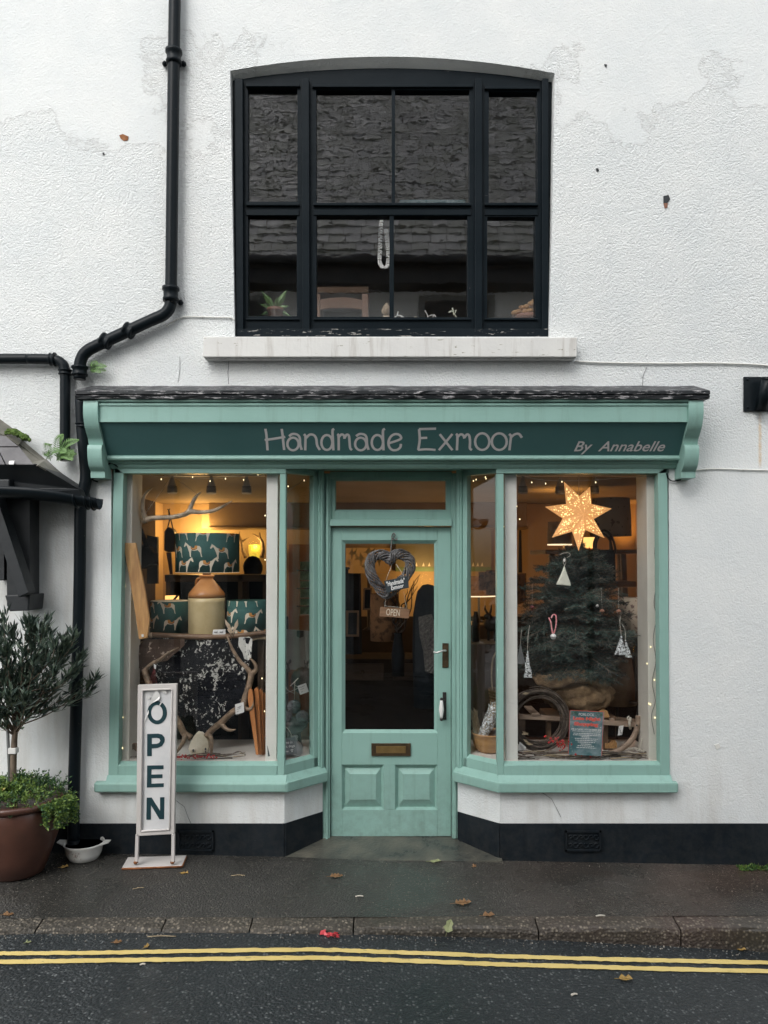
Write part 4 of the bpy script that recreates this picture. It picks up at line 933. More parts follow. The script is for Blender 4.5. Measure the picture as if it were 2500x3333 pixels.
m = MB(); m.tube([P(34, 2600, -.305), P(26, 2400, -.31), P(22, 2330, -.30)], .009, 8); part('stake', m, M['grey'], OT)
m = MB(); m.tube([P(25, 2446, -.30), P(51, 2446, -.30)], .021, 10, flat=(Vector((0, 1, 0)), .9)); m2 = MB(); m2.rect(25, 2436, 51, 2455, -.327, -.283); part('tape', m2, M['paper'], OT, .004)
m = MB(); zr = .40
for i in range(900):
    a = R.uniform(0, 6.283); r_ = R.uniform(.02, .285) ** 1.0; x, y = math.cos(a) * r_, math.sin(a) * r_ * .9
    over = max(0, r_ - .235); right = max(0, x) / .28
    p = pc + Vector((x, y, zr + R.uniform(0, .10) * (1 - r_ / .4) + .03 - over * 1.2))
    if y > .20: continue
    h_ = R.uniform(.03, .07) * (1.25 if y > 0 else .8)
    d = Vector((R.uniform(-.6, .6) + x * 1.2, R.uniform(-.6, .6) + y * 1.2, R.uniform(.2, 1))); d.normalize(); tip = p + d * h_
    mi = 1 if (y > .02 or R.random() < .3) else 0
    if x < -.02 and y < -.1 and R.random() < .6: mi = 2
    for k in range(8):
        t = R.uniform(.2, 1.05); m.leaf(p.lerp(tip, t), d * .5 + Vector((R.uniform(-1, 1), R.uniform(-1, 1), R.uniform(-.3, .9))), Vector((R.uniform(-1, 1), R.uniform(-1, 1), .2)), R.uniform(.013, .026), R.uniform(.007, .012), mi if R.random() < .8 else R.randint(0, 1))
for i in range(70):   # trailing over the right and left rims
    s_ = R.random(); a = R.uniform(-.75, .25) if s_ < .72 else R.uniform(3.6, 4.6)
    x, y = math.cos(a) * .255, math.sin(a) * .255; p = pc + Vector((x, y, zr + .03)); L_ = R.uniform(.04, .13) if s_ < .72 else R.uniform(.04, .13)
    q = p + Vector((x * R.uniform(.1, .45), y * .15, -L_)); pts = smooth([p, p.lerp(q, .4) + Vector((x * .18, 0, .03)), q], 6); m.tube(pts, .001, 4, 1)
    for pt in pts[2:]:
        for k in range(4): m.leaf(pt, Vector((R.uniform(-1, 1), R.uniform(-1, .6), R.uniform(-.5, .6))), Vector((0, R.uniform(-1, 1), 1)), R.uniform(.014, .026), R.uniform(.008, .012), (2 if R.random() < .7 else 0) if s_ >= .72 else (0 if R.random() < .6 else 1))
solo('trailing_plant', m, [M['bed1'], M['bed2'], M['bed3']], 'bright green trailing plant spilling over the rim of the terracotta pot', 'plant')
# casserole bowl with rainwater
bc = on_pav(250, 2818) + Vector((0, .11, .001)); bc.z = pav_z(bc.x) + .001
CB = thing('casserole_dish', 'white flower-printed casserole dish of murky water under the downpipe', 'dish', bc)
m = MB(); m.lathe([(.078, 0), (.088, .006), (.105, .04), (.113, .085), (.122, .098), (.120, .104), (.112, .100), (.104, .05), (.08, .012), (.001, .012)], bc, 36)
for s_ in (-1, 1): m.prism([bc + Vector((s_ * .114, -.045, .094)), bc + Vector((s_ * .158, -.022, .102)), bc + Vector((s_ * .158, .022, .102)), bc + Vector((s_ * .114, .045, .094))], (0, 0, .006))
part('bowl', m, M['enamel'], CB)
m = MB(); m.lathe([(.001, .086), (.109, .086)], bc, 30); part('water', m, M['water'], CB)
m = MB()
for i in range(26):
    a = -1.72 + R.uniform(-.42, .42); z = R.uniform(.03, .078); r_ = .1045 + (z - .04) * .19 + .001; p = bc + Vector((math.cos(a) * r_, math.sin(a) * r_, z))
    m.leaf(p, Vector((R.uniform(-1, 1), 0, R.uniform(-1, 1))), Vector((math.sin(a), -math.cos(a), .3)), R.uniform(.008, .015), .007, 0, 0)
part('flower_print', m, pm('grey_brown_flower_print', (.30, .24, .21), (.42, .36, .33), 60, .4), CB)
# open sign on its stand
sb = on_pav(500, 2812); Ys = -.235
OS = thing('open_sign', 'tall narrow grey metal stand sign reading OPEN in dark letters', 'sign', (PX(505, Ys), Ys, pav_z(-1.4)))
m = MB(); fo, fi = [(443, 2722), (567, 2715), (575, 2226), (448, 2230)], [(458, 2706), (552, 2700), (560, 2243), (463, 2246)]
m.slab(fo, Ys, Ys + .03, 0, [fi]); 
for k in range(4):
    a, b_ = fi[k], fi[(k + 1) % 4]; m.tube([P(*a, Ys - .002), P(*b_, Ys - .002)], .006, 6)
part('frame', m, M['signframe'], OS, .003)
m = MB(); m.slab(fi, Ys + .012, Ys + .024); part('panel', m, M['signpanel'], OS)
sh = lambda u, v_: (380 + u / 6.381, 2180 + v_ / 6.381)
m = MB(); n = 30
ou = [sh(838 + 205 * math.cos(2 * math.pi * i / n), 892 + 240 * math.sin(2 * math.pi * i / n)) for i in range(n)]
inn = [sh(835 + 122 * math.cos(2 * math.pi * i / n), 892 + 162 * math.sin(2 * math.pi * i / n)) for i in range(n)]
keep_o, keep_i = [], []
m.slab(ou, Ys + .0095, Ys + .0125, 0, [inn])
def q2(pts): m.slab(pts, Ys + .0095, Ys + .0125)
m.slab([(479, 2461), (494, 2461), (494, 2436), (514, 2434), (527, 2428), (535, 2416), (536, 2408), (535, 2400), (527, 2391), (514, 2388), (479, 2389)], Ys + .0095, Ys + .0125, 0, [[(494, 2402), (510, 2401), (519, 2404), (522, 2411), (518, 2418), (510, 2421), (494, 2422)]])
E0 = lambda x, y: (x / 2.328, 1950 + y / 2.328)
m.slab([E0(1113, 1428), E0(1240, 1424), E0(1240, 1396), E0(1147, 1399), E0(1147, 1358), E0(1230, 1356), E0(1230, 1328), E0(1147, 1330), E0(1147, 1290), E0(1238, 1288), E0(1238, 1260), E0(1115, 1262)], Ys + .0095, Ys + .0125)
m.slab([E0(1109, 1672), E0(1143, 1671), E0(1143, 1560), E0(1208, 1668), E0(1243, 1667), E0(1245, 1502), E0(1213, 1503), E0(1213, 1606), E0(1148, 1504), E0(1112, 1505)], Ys + .0095, Ys + .0125)
part('lettering', m, M['signink'], OS)
m = MB()
def flap(pts, l): m.add([P(*sh(a, b_), Ys + y) for a, b_, y in pts], [tuple(range(len(pts)))])
flap([(825, 400, -.001), (905, 540, .004), (880, 620, -.004), (740, 690, .006), (665, 760, .006), (720, 600, .001)], 0)
flap([(610, 560, .004), (700, 540, -.002), (690, 600, .003), (640, 605, .005)], 0); flap([(650, 500, .004), (740, 480, .0), (730, 520, .005)], 0)
flap([(920, 450, .004), (1025, 405, .001), (1040, 500, .005), (980, 480, .003)], 0); flap([(640, 880, .005), (660, 830, .002), (668, 900, .002), (530, 1170, .006)], 0); flap([(880, 740, .005), (915, 672, .002), (940, 680, .004), (900, 745, .004)], 0)
part('torn_paper', m, M['paper'], OS)
for a, b_ in ((446, 443), (563, 562)):
    m = MB(); m.prism([P(b_ - 5, 2806, Ys), P(b_ + 5, 2806, Ys), P(a + 5, 2716, Ys), P(a - 5, 2716, Ys)], (0, .022, 0)); part('leg', m, M['signframe'], OS, .002)
    m = MB(); m.ell(P(b_, 2806, Ys + .01), (.014, .014, .012), 8, 5, jit=.2); m.tube([P(b_, 2806, Ys + .01), P(b_, 2790, Ys + .01)], .009, 8); part('rusty_bolt', m, M['rust'], OS)
zb = pav_z(-1.4)
A = [on_pav(397, 2833), on_pav(592, 2829), on_pav(607, 2796), on_pav(416, 2799)]; z0_ = max(p.z for p in A)
A = [Vector((p.x, p.y, z0_ + .001)) for p in A]; m = MB(); m.prism(A, (0, 0, .016)); part('base_plate', m, M['signframe'], OS, .003)
m = MB(); m.tube([p + Vector((0, -.0015, .008)) for p in A[:2]], .006, 6); m.tube([A[1] + Vector((.001, 0, .008)), A[2] + Vector((.001, 0, .008))], .005, 6); part('rusty_edge', m, M['rust'], OS)

# ================= fallen leaves and litter =================
def lobed(m, c, L, ang, mi=0, lobes=4, W=.45):
    d = Vector((math.cos(ang), math.sin(ang), 0)); s_ = Vector((-d.y, d.x, 0)); r_, l_ = [], []
    for i in range(lobes * 2 + 1):
        t = .12 + .88 * i / (lobes * 2); w = L * W * math.sin(math.pi * min(.97, t * .92 + .05)) * (1 if i % 2 else .55)
        z = .004 + .012 * (i % 2) * R.random() + .004 * R.random()
        r_.append(c + d * L * t + s_ * w + Vector((0, 0, z))); l_.append(c + d * L * t - s_ * w + Vector((0, 0, z * .6 + .003)))
    n = len(r_); mid = [c + d * L * (.12 + .88 * i / (n - 1)) + Vector((0, 0, .005)) for i in range(n)]
    m.add(mid + r_ + l_, [(i, i + 1, n + i + 1, n + i) for i in range(n - 1)] + [(i, 2 * n + i, 2 * n + i + 1, i + 1) for i in range(n - 1)], mi)
    m.tube([c - d * L * .2 + Vector((0, 0, .004)), c + d * L * .9 + Vector((0, 0, .007))], .0012, 4, mi)
for (px, py, L, ang, mat, lab, onr) in (
    (1070, 2855, .085, .1, 'brownleaf', 'ragged brown oak leaf lying flat in front of the door', 0), (1476, 2943, .10, .15, 'brownleaf', 'curled orange-brown oak leaf on the pavement right of the door line', 0),
    (585, 2843, .055, -.2, 'yellowleaf', 'yellow leaf caught under the right corner of the open sign base', 0), (194, 2826, .05, .3, 'yellowleaf', 'small yellow leaf on the pavement beside the casserole dish', 0),
    (5, 2980, .06, .1, 'brownleaf', 'brown leaf near the kerb at the left edge', 0), (1396, 2806, .075, .05, 'greenleaf', 'pale grey-green leaf just off the doorstep', 0), (1541, 2825, .036, 1.2, 'brownleaf', 'tiny orange leaf scrap right of the doorstep', 0),
    (1568, 2983, .07, .1, 'brownleaf', 'flattened dull brown leaf at the back of the kerb', 0), (1453, 3058, .07, 1.2, 'greenleaf', 'upright pale green leaf leaning on the kerb face', 1), (366, 3070, .045, .1, 'brownleaf', 'small brown leaf in the gutter left of centre', 1),
    (468, 3088, .03, .8, 'yellowleaf', 'tiny yellow leaf touching the upper yellow line', 1), (80, 3072, .03, .3, 'greenleaf', 'tiny green leaf in the gutter at far left', 1), (2395, 3090, .05, -.3, 'yellowleaf', 'narrow tan leaf in the gutter at the right edge', 1), (2010, 3188, .07, -.1, 'yellowleaf', 'thin yellow leaf below the yellow lines at right', 1)):
    m = MB(); p = (on_road if onr else on_pav)(px, py); lobed(m, p, L, ang, 0, 4 if 'oak' in lab else 2, .4 if L > .05 else .5)
    if 'upright' in lab:
        rt = Matrix.Rotation(rad(62), 4, 'X'); m.v = [tuple(p + rt @ (Vector(q) - p) + Vector((0, .0, .03))) for q in m.v]
    solo('fallen_leaf', m, M[mat], lab, 'leaf', 'fallen leaves on the street')
m = MB(); p = on_road(1085, 3053)
for i in range(16): q = p + Vector((R.uniform(-.028, .028), R.uniform(-.010, .010), .012)); m.add([q + Vector((R.uniform(-.022, .022), R.uniform(-.012, .012), R.uniform(-.008, .02))) for _ in range(4)], [(0, 1, 2), (0, 2, 3), (1, 3, 2)])
solo('red_wrapper', m, M['litter'], 'crumpled red wrapper in the gutter below the door', 'litter')
m = MB(); p = on_road(1050, 3046); m.add([p + Vector(q) for q in ((-.015, 0, .004), (.012, .004, .006), (.016, .01, .028), (-.010, .008, .022))], [(0, 1, 2, 3)]); solo('red_wrapper', m, M['litter'], 'small folded red scrap standing left of the crumpled wrapper', 'litter')
for px, py, L, ang, lab, onr in ((432, 2897, .06, .35, 'short pale stick on the pavement below the open sign', 0), (752, 2853, .08, .05, 'brown stick on the pavement left of the door', 0), (480, 3052, .14, .02, 'long straw-coloured stick in the gutter below the sign', 1), (1860, 3243, .03, .3, 'white scrap lying on the road at right of centre', 1), (455, 3144, .025, .2, 'white scrap on the road just below the left yellow lines', 1), (1157, 2921, .045, .1, 'white paper sliver on the pavement before the door', 0), (1940, 2985, .05, .1, 'white scrap at the back of the kerb at right', 0)):
    m = MB(); p = (on_road if onr else on_pav)(px, py); d = Vector((math.cos(ang), math.sin(ang), 0)); m.tube(smooth([p + Vector((0, 0, .005)), p + d * L * .5 + Vector((0, .004, .007)), p + d * L + Vector((0, 0, .005))], 3), .0035 if 'stick' in lab else .006, 6, flat=(Vector((0, 0, 1)), .6))
    solo('stick' if 'stick' in lab else 'paper_scrap', m, M['palestick'] if 'scrap' in lab or 'paper' in lab else M['straw'], lab, 'stick' if 'stick' in lab else 'litter')
# loose stone specks on pavement and gutter (nobody could count them)
m = MB()
for i in range(520):
    if R.random() < .5:
        px, py = R.uniform(-20, 2520), R.uniform(2800, 3000); p = on_pav(px, py); s_ = R.uniform(.0012, .0032)
        if p.y > -.01: continue
    else: px, py = R.uniform(-20, 2520), None; x = PX(px, -.93); p = Vector((x, kerb_y(x) - abs(R.gauss(.01, .03)), road_z(x))); s_ = R.uniform(.0015, .005)
    m.ell(p, s_, 5, 3, jit=.3)
o = fin('grit', m, pm('pale_grit', (.13, .12, .10), (.38, .35, .30), 40, .8)); o['kind'] = 'stuff'
# weeds at the wall foot on the right
m = MB()
for i in range(120):
    x = R.uniform(PX(2390), PX(2530)); p = Vector((x, R.uniform(-.09, -.02), pav_z(x)))
    for k in range(5): m.leaf(p, Vector((R.uniform(-1, 1), R.uniform(-1, .2), R.uniform(.15, .9))), Vector((R.uniform(-1, 1), 1, 0)), R.uniform(.012, .03), R.uniform(.007, .012), R.randint(0, 1))
solo('weed_clump', m, [M['bed1'], M['bed2']], 'low green weeds at the foot of the black plinth at far right', 'weeds')
# ================= things in the shop windows =================
def ptube(m, pts, r, n=8, seg=5, mi=0, sm=True):
    """pts: (px, py, Y); r scalar or list matching pts"""
    q = smooth([P(*p) for p in pts], seg); rr = smooth_r(list(r), seg) if isinstance(r, (list, tuple)) and len(pts) > 2 else r
    m.tube(q, rr, n, mi); return q
def pxr(px, Y): return px * (Y - CAMY) / FPX
def card(m, pts, Y, th=.002, mi=0, dy=0):   # thin card from 4 picture corners, leaning back by dy
    ps = [P(a, b, Y + (dy if i >= 2 else 0)) for i, (a, b) in enumerate(pts)]; n = (ps[1] - ps[0]).cross(ps[2] - ps[0]).normalized()
    if n.y < 0: n = -n
    m.prism(ps, n * th, mi); return ps
def drape(poly, Y, fy, step=14, th=.006, m=None):
    m = m or MB(); xs = [p[0] for p in poly]; ys = [p[1] for p in poly]
    x = min(xs)
    while x < max(xs):
        st = clip_poly(clip_poly(poly, 0, x, False), 0, x + step, True); y = min(ys)
        while y < max(ys) and len(st) > 2:
            c = clip_poly(clip_poly(st, 1, y, False), 1, y + step, True); c = [p for i, p in enumerate(c) if (Vector(p) - Vector(c[i - 1])).length > .05]
            if len(c) > 2:
                f = [P(a, b, Y) + Vector((0, fy(a, b), 0)) for a, b in c]; n = len(f)
                m.add(f + [p + Vector((0, th, 0)) for p in f], [tuple(range(n)), tuple(reversed(range(n, 2 * n)))] + [(i, (i + 1) % n, n + (i + 1) % n, n + i) for i in range(n)], 0, False)
            y += step
        x += step
    return m
def antler_mesh(m, chains, seg=5):
    for pts, rs in chains: ptube(m, pts, [x * 1.0 for x in rs], 9, seg)

# ---- left window
T = thing('hanging_antler', 'single deer antler hanging on a string at the top of the left window', 'antler', P(600, 1690, .2))
m = MB(); Y = .2
antler_mesh(m, [([(470, 1694, Y), (500, 1686, Y), (559, 1683, Y), (599, 1675, Y), (619, 1665, Y), (649, 1667, Y), (687, 1664, Y), (718, 1652, Y), (756, 1630, Y)], [.021, .0165, .0155, .0165, .019, .014, .013, .011, .003]),
                ([(474, 1692, Y), (466, 1665, Y - .01), (464, 1645, Y - .01), (468, 1618, Y), (481, 1600, Y), (499, 1586, Y)], [.019, .016, .014, .0115, .0085, .002]),
                ([(614, 1668, Y), (627, 1636, Y), (639, 1616, Y), (654, 1601, Y)], [.016, .013, .0095, .002])])
m.ell(P(468, 1697, Y), (.018, .015, .013), 10, 6, jit=.08); part('antler', m, M['antlerpale'], T)
m = MB(); m.tube([P(476, 1668, Y), P(561, 1548, Y + .05), P(639, 1608, Y)], .0016, 5); part('string', m, M['palestick'], T)
m = MB(); m.slab([(452, 2082), (479, 2077), (487, 2020), (473, 1927), (442, 1767), (400, 1767), (433, 1950)], .038, .058)
pk = thing('wooden_board', 'waxed oak board leaning upright at the left of the left window', 'board', P(465, 2082, .14)); part('plank', m, M['oak'], pk, .004)
m = MB(); m.slab([(460, 2065), (467, 2064), (468, 2073), (461, 2074)], .035, .039); part('price_sticker', m, M['paper'], pk)
# horse print cut to a drum
HORSE = [(.055, 0), (.09, 0), (.115, .03), (.15, .20), (.27, .335), (.45, .30), (.60, .335), (.63, .18), (.625, .0), (.67, 0), (.685, .03), (.71, .2), (.79, .40), (.85, .53), (.90, .585), (.97, .51), (1.02, .49), (1.045, .53), (.99, .65), (.965, .70), (.955, .76), (.935, .70), (.86, .67), (.72, .545), (.60, .50), (.45, .505), (.30, .55), (.18, .53), (.11, .44), (.10, .30), (.10, .18), (.07, .05)]
SADDLE = [(.29, .555), (.41, .555), (.44, .46), (.50, .43), (.56, .45), (.60, .52), (.63, .51), (.61, .40), (.52, .355), (.38, .36), (.30, .42)]
SEAT = [(.41, .56), (.44, .46), (.50, .43), (.56, .45), (.60, .53), (.52, .50)]
GIRTH = [(.60, .52), (.635, .50), (.615, .39), (.53, .34), (.40, .345), (.31, .40), (.30, .43), (.38, .37), (.52, .365), (.60, .41)]
def on_drum(m, shp, c, r, a, z, size, flip, mi, z0, z1, lift):
    pts = [((-(x - .52) if flip else (x - .52)) * size, y * size + z) for x, y in shp]
    pts = clip_poly(clip_poly(pts, 1, z0, False), 1, z1, True)
    if len(pts) < 3: return
    u = min(p[0] for p in pts); um = max(p[0] for p in pts)
    while u < um:
        s_ = clip_poly(clip_poly(pts, 0, u, False), 0, u + .012, True); u += .012
        if len(s_) < 3: continue
        try: tr = tessellate_polygon([[Vector((p[0], p[1], 0)) for p in s_]])
        except Exception: continue
        rr = r + lift; m.add([c + Vector((rr * math.sin(a + p[0] / r), -rr * math.cos(a + p[0] / r), p[1])) for p in s_], [tuple(t) for t in tr], mi)
def drum(m, c, r, z0, z1, r2=None, th=.003):
    r2 = r2 or r; m.lathe([(r, z0), (r2, z1), (r2 - th, z1), (r - th, z0), (r, z0)], (c.x, c.y, 0), 48)
def horse_shade(name, label, cat, c, r, z0, z1, horses, lamp=False, group=None):
    T = thing(name, label, cat, Vector((c.x, c.y, z0)), group); m = MB(); drum(m, c, r, z0, z1); cc = Vector((c.x, c.y, 0))
    for a, z, s_, fl in horses:
        on_drum(m, HORSE, cc, r, a, z, s_, fl, 1, z0, z1, .0012)
        on_drum(m, SADDLE, cc, r, a, z, s_, fl, 2, z0, z1, .0022); on_drum(m, GIRTH, cc, r, a, z, s_, fl, 3, z0, z1, .0030); on_drum(m, SEAT, cc, r, a, z, s_, fl, 0, z0, z1, .0032)
    return T, m
hm = [M['shade'], M['horse'], M['saddle'], M['maroon']]
c = P(676, 1825, .47); r = pxr(102, .47); z0, z1 = PZ(1864, .27), PZ(1736, .36)
row = lambda py: PZ(py, .27)
hs = [(math.asin(max(-.99, min(.99, (px - 676) / 106))), row(py), s_, fl) for px, py, s_, fl in ((592, 1815, .135, True), (652, 1813, .135, True), (738, 1819, .135, True), (622, 1862, .135, False), (700, 1861, .135, False), (765, 1866, .13, False), (608, 1758, .135, True), (690, 1762, .135, False), (770, 1764, .13, False))]
T, m = horse_shade('jug_lamp', 'table lamp with a stoneware jug base under a large dark green horse-print shade', 'lamp', c, r, z0, z1, hs)
T.location = (c.x, c.y, PZ(2068, .42))
LS = part('lamp_shade', m, hm, T)
m = MB(); m.lathe([(r - .006, z0 - .001), (r - .0005, z0 - .001), (r - .0005, z0 + .006), (r - .006, z0 + .006)], (c.x, c.y, 0), 48); part('shade_rim', m, M['glowwhite'], LS)
jc = P(673, 1825, .43); jr = pxr(59, .43); zj = lambda py: PZ(py, .40); jc = Vector((jc.x, jc.y, 0))
m = MB(); m.lathe([(jr * .96, zj(2068)), (jr, zj(2060)), (jr * 1.0, zj(1960)), (jr, zj(1946))], jc, 36); part('jug_body', m, M['stoneware'], T)
m = MB(); m.lathe([(jr, zj(1946)), (jr * 1.0, zj(1934)), (jr * .94, zj(1928)), (jr * .40, zj(1889)), (jr * .36, zj(1886)), (jr * .35, zj(1880)), (jr * .42, zj(1877)), (jr * .42, zj(1873)), (jr * .3, zj(1871))], jc, 36)
ptube(m, [(656, 1884, .43), (644, 1884, .43), (638, 1896, .43), (638, 1910, .43)], .008); part('jug_shoulder', m, M['tan'], T)
m = MB(); m.lathe([(.028, zj(1874)), (.028, zj(1855)), (.016, zj(1850)), (.016, z0 + .1)], jc, 16); part('lamp_fitting', m, M['midwood'], T)
c2 = P(556, 1825, .55); r2 = pxr(63, .55); z0, z1 = PZ(2063, .42), PZ(1959, .42)
an = lambda px, cx, w: math.asin(max(-.99, min(.99, (px - cx) / w)))
T, m = horse_shade('drum_shade', 'small dark green horse-print lampshade standing left of the stoneware jug', 'lampshade', c2, r2, z0, z1, [(an(560, 556, 64), PZ(1998, .42), .13, True), (an(578, 556, 66), PZ(2052, .42), .13, False), (an(508, 556, 64), PZ(2047, .42), .13, False), (an(500, 556, 64), PZ(1996, .42), .13, True)], group='spare horse-print shades')
part('cloth', m, hm, T)
m = MB(); m.lathe([(r2 - .005, z1 - .001), (r2 + .0006, z1 - .001), (r2 + .0006, z1 + .003), (r2 - .005, z1 + .003)], (c2.x, c2.y, 0), 40); part('top_rim', m, M['horse'], T)
c3 = P(806, 1825, .50); r3 = pxr(67, .50); z0, z1 = PZ(2062, .36), PZ(1957, .36)
T, m = horse_shade('drum_shade', 'dark green horse-print lampshade standing right of the jug, partly behind the white post', 'lampshade', c3, r3, z0, z1, [(an(757, 806, 68), PZ(2028, .36), .135, False), (an(836, 806, 68), PZ(2031, .36), .135, False), (an(792, 806, 68), PZ(2086, .36), .135, True), (an(861, 806, 68), PZ(2086, .36), .13, True), (an(775, 806, 68), PZ(1975, .36), .135, False), (an(822, 806, 68), PZ(1976, .36), .135, True)], group='spare horse-print shades')
part('cloth', m, hm, T)
# the stand the shades sit on
T = thing('display_stand', 'rough timber shelf with a rolled hide edge carrying the jug lamp', 'shelf', P(680, 2475, .45))
m = MB(); m.box(PX(492, .45), PX(876, .45), .30, .72, PZ(2078, .42), PZ(2070, .42)); part('shelf_top', m, M['darkwood'], T, .004)
m = MB(); ptube(m, [(490, 2066, .27), (520, 2068, .27), (640, 2073, .26), (760, 2070, .26), (872, 2058, .27)], [.016, .019, .019, .017, .014], 12)
part('rolled_edge', m, M['midwood'], T)
for px in (500, 850):
    for y in (.36, .68): m = MB(); m.box(PX(px, y) - .02, PX(px, y) + .02, y - .02, y + .02, ZG, PZ(2078, .42)); part('leg', m, M['darkwood'], T)
m = MB(); m.ell(P(492, 2068, .262), (.012, .012, .02), 8, 6); ptube(m, [(494, 2074, .26), (484, 2062, .25), (484, 2046, .25), (490, 2042, .26)], [.006, .008, .006, .003]); solo('curled_shell', m, M['antlerpale'], 'pale curled horn tip at the left end of the rolled shelf edge', 'ornament')
T = thing('twisted_rope', 'straw-coloured twisted rope showing at both ends of the hide', 'rope', P(640, 2095, .27)); m = MB()
for i in range(7): ptube(m, [(422, 2090 + i * 1.2, .27), (450, 2093 + R.uniform(-3, 3), .27), (480, 2088 + R.uniform(-3, 3), .27)], .004)
part('rope_end', m, M['straw'], T); m = MB()
for i in range(5): ptube(m, [(815, 2082 + i * 1.5, .29), (840, 2080 + R.uniform(-3, 3), .29), (868, 2077 + R.uniform(-3, 3), .29)], .004)
part('rope_end', m, M['straw'], T)
m = drape([(470, 2082), (438, 2118), (427, 2135), (426, 2160), (432, 2170), (452, 2174), (462, 2182), (474, 2182), (484, 2164), (498, 2160), (545, 2150), (600, 2100), (600, 2078)], .235, lambda a, b: .006 * math.sin(a / 13) + .004 * math.sin(b / 9), 10)
solo('hide_flap', m, M['hidebrown'], 'brown hide flap with white flecks at the left of the cowhide', 'hide')
m = drape([(490, 2076), (500, 2190), (520, 2260), (575, 2330), (600, 2335), (625, 2330), (634, 2362), (650, 2388), (672, 2400), (700, 2384), (740, 2350), (785, 2320), (800, 2240), (800, 2200), (814, 2150), (822, 2110), (822, 2076), (780, 2074)], .262, lambda a, b: .012 * math.sin(a / 23) + .008 * math.sin(b / 31 + a / 40), 12)
solo('cowhide', m, M['hide'], 'black cowhide flecked with white draped down the middle of the left window', 'hide')
m = drape([(778, 2074), (776, 2100), (790, 2125), (795, 2145), (808, 2150), (818, 2140), (820, 2110), (821, 2080), (810, 2072)], .25, lambda a, b: .006 * math.sin(a / 7), 8)
solo('hide_flap', m, make_hide('white_and_black_hide', (.02, .022, .025), (.62, .62, .58), 40, .52, .58, (1.6, 1, .7)), 'white and black hide flap hanging at the top right of the cowhide', 'hide')
m = MB(); m.add([P(752, 2062, .24), P(735, 2034, .24), (P(731, 2014, .235)), P(749, 2034, .235), P(757, 2056, .24), P(764, 2030, .235), P(774, 2015, .235), P(776, 2034, .24), P(764, 2056, .24)], [(0, 1, 2, 3), (0, 3, 4), (5, 6, 7, 8), (5, 8, 4), (0, 4, 8)]); m.tube([P(740, 2048, .238), P(757, 2072, .24)], .003, 5); m.tube([P(770, 2022, .238), P(757, 2072, .24)], .003, 5)
solo('feather_tuft', m, M['antlerpale'], 'pale feather tuft above the antler in front of the right horse shade', 'feather')
m = MB(); ps = card(m, [(691, 2068), (734, 2064), (734, 2048), (694, 2050)], .25)
T = thing('price_card', 'small white card with two grey deer leaning against the jug', 'card', P(712, 2066, .25), 'cards and price tags'); part('card', m, M['paper'], T)
m = MB()
for x in (702, 720): m.slab([(x - 5, 2060), (x + 6, 2060), (x + 6, 2055), (x + 8, 2052), (x + 3, 2056), (x - 5, 2056)], .246, .2475)
part('deer_print', m, M['grey'], T)
# skull with antlers
T = thing('deer_skull', 'bleached deer skull with wide antlers on the floor of the left window', 'skull', P(646, 2458, .14)); Y = .15
m = MB(); v, f = [], []
outl = [(629, 2399), (640, 2385), (655, 2388), (667, 2399), (678, 2412), (680, 2436), (673, 2456), (650, 2459), (624, 2457), (612, 2438), (620, 2417)]
m.slab(outl, .125, .18); m.ell(P(648, 2420, .14), (pxr(11, .15), .016, pxr(24, .15)), 14, 8); m.ell(P(630, 2441, .135), (pxr(14, .15), .016, pxr(12, .15)), 10, 6); m.ell(P(668, 2440, .135), (pxr(12, .15), .016, pxr(12, .15)), 10, 6)
part('skull_plate', m, M['skull'], T, .010, 3)
m = MB(); m.ell(P(629, 2443, .112), (.006, .006, .010), 8, 5); part('socket', m, M['ink'], T); m = MB(); m.ell(P(669, 2438, .112), (.006, .006, .008), 8, 5); m.ell(P(669, 2447, .112), (.005, .006, .005), 8, 5); part('socket', m, M['ink'], T)
m = MB(); antler_mesh(m, [([(672, 2398, Y), (690, 2376, Y), (720, 2352, .14), (755, 2319, .12), (789, 2297, .12), (800, 2262, .13), (812, 2228, .14), (819, 2190, .15)], [.022, .02, .021, .019, .022, .019, .02, .021]),
    ([(819, 2194, .15), (800, 2170, .15), (781, 2152, .16), (757, 2113, .17), (740, 2071, .18)], [.019, .015, .0125, .01, .005]), ([(819, 2194, .15), (834, 2178, .14), (828, 2157, .14), (812, 2141, .14)], [.019, .014, .01, .003]),
    ([(718, 2352, .14), (735, 2371, .12), (751, 2377, .11), (767, 2374, .11)], [.017, .013, .01, .003]), ([(680, 2388, Y), (688, 2408, .12), (689, 2430, .11), (688, 2454, .11)], [.017, .014, .012, .008]),
    ([(787, 2300, .12), (810, 2309, .11), (822, 2299, .11), (825, 2283, .11)], [.017, .012, .008, .002])]); part('antler', m, M['antler'], T)
m = MB(); antler_mesh(m, [([(622, 2402, Y), (599, 2386, Y), (582, 2352, .14), (545, 2300, .14), (500, 2250, .15), (480, 2212, .16), (470, 2178, .17)], [.022, .021, .021, .02, .02, .02, .019]),
    ([(602, 2390, Y), (600, 2400, .12), (592, 2423, .11), (572, 2453, .11)], [.018, .015, .013, .007]), ([(470, 2184, .17), (490, 2164, .17), (520, 2147, .16), (548, 2126, .16), (582, 2107, .16)], [.016, .013, .012, .009, .002])]); part('antler', m, M['antler'], T)
m = MB(); ps = card(m, [(767, 2326), (795, 2318), (793, 2285), (765, 2293)], .085)
T = thing('price_tag', 'white handwritten price tag tied to the right antler of the skull', 'tag', P(780, 2325, .085), 'cards and price tags'); part('card', m, M['paper'], T)
m = MB()
for a, b_, c_, d in ((772, 2304, 786, 2297), (771, 2309, 784, 2303), (775, 2301, 782, 2298), (770, 2317, 776, 2314)): m.tube([P(a, b_, .083), P((a + c_) / 2, (b_ + d) / 2 + 2, .083), P(c_, d, .083)], .001, 4)
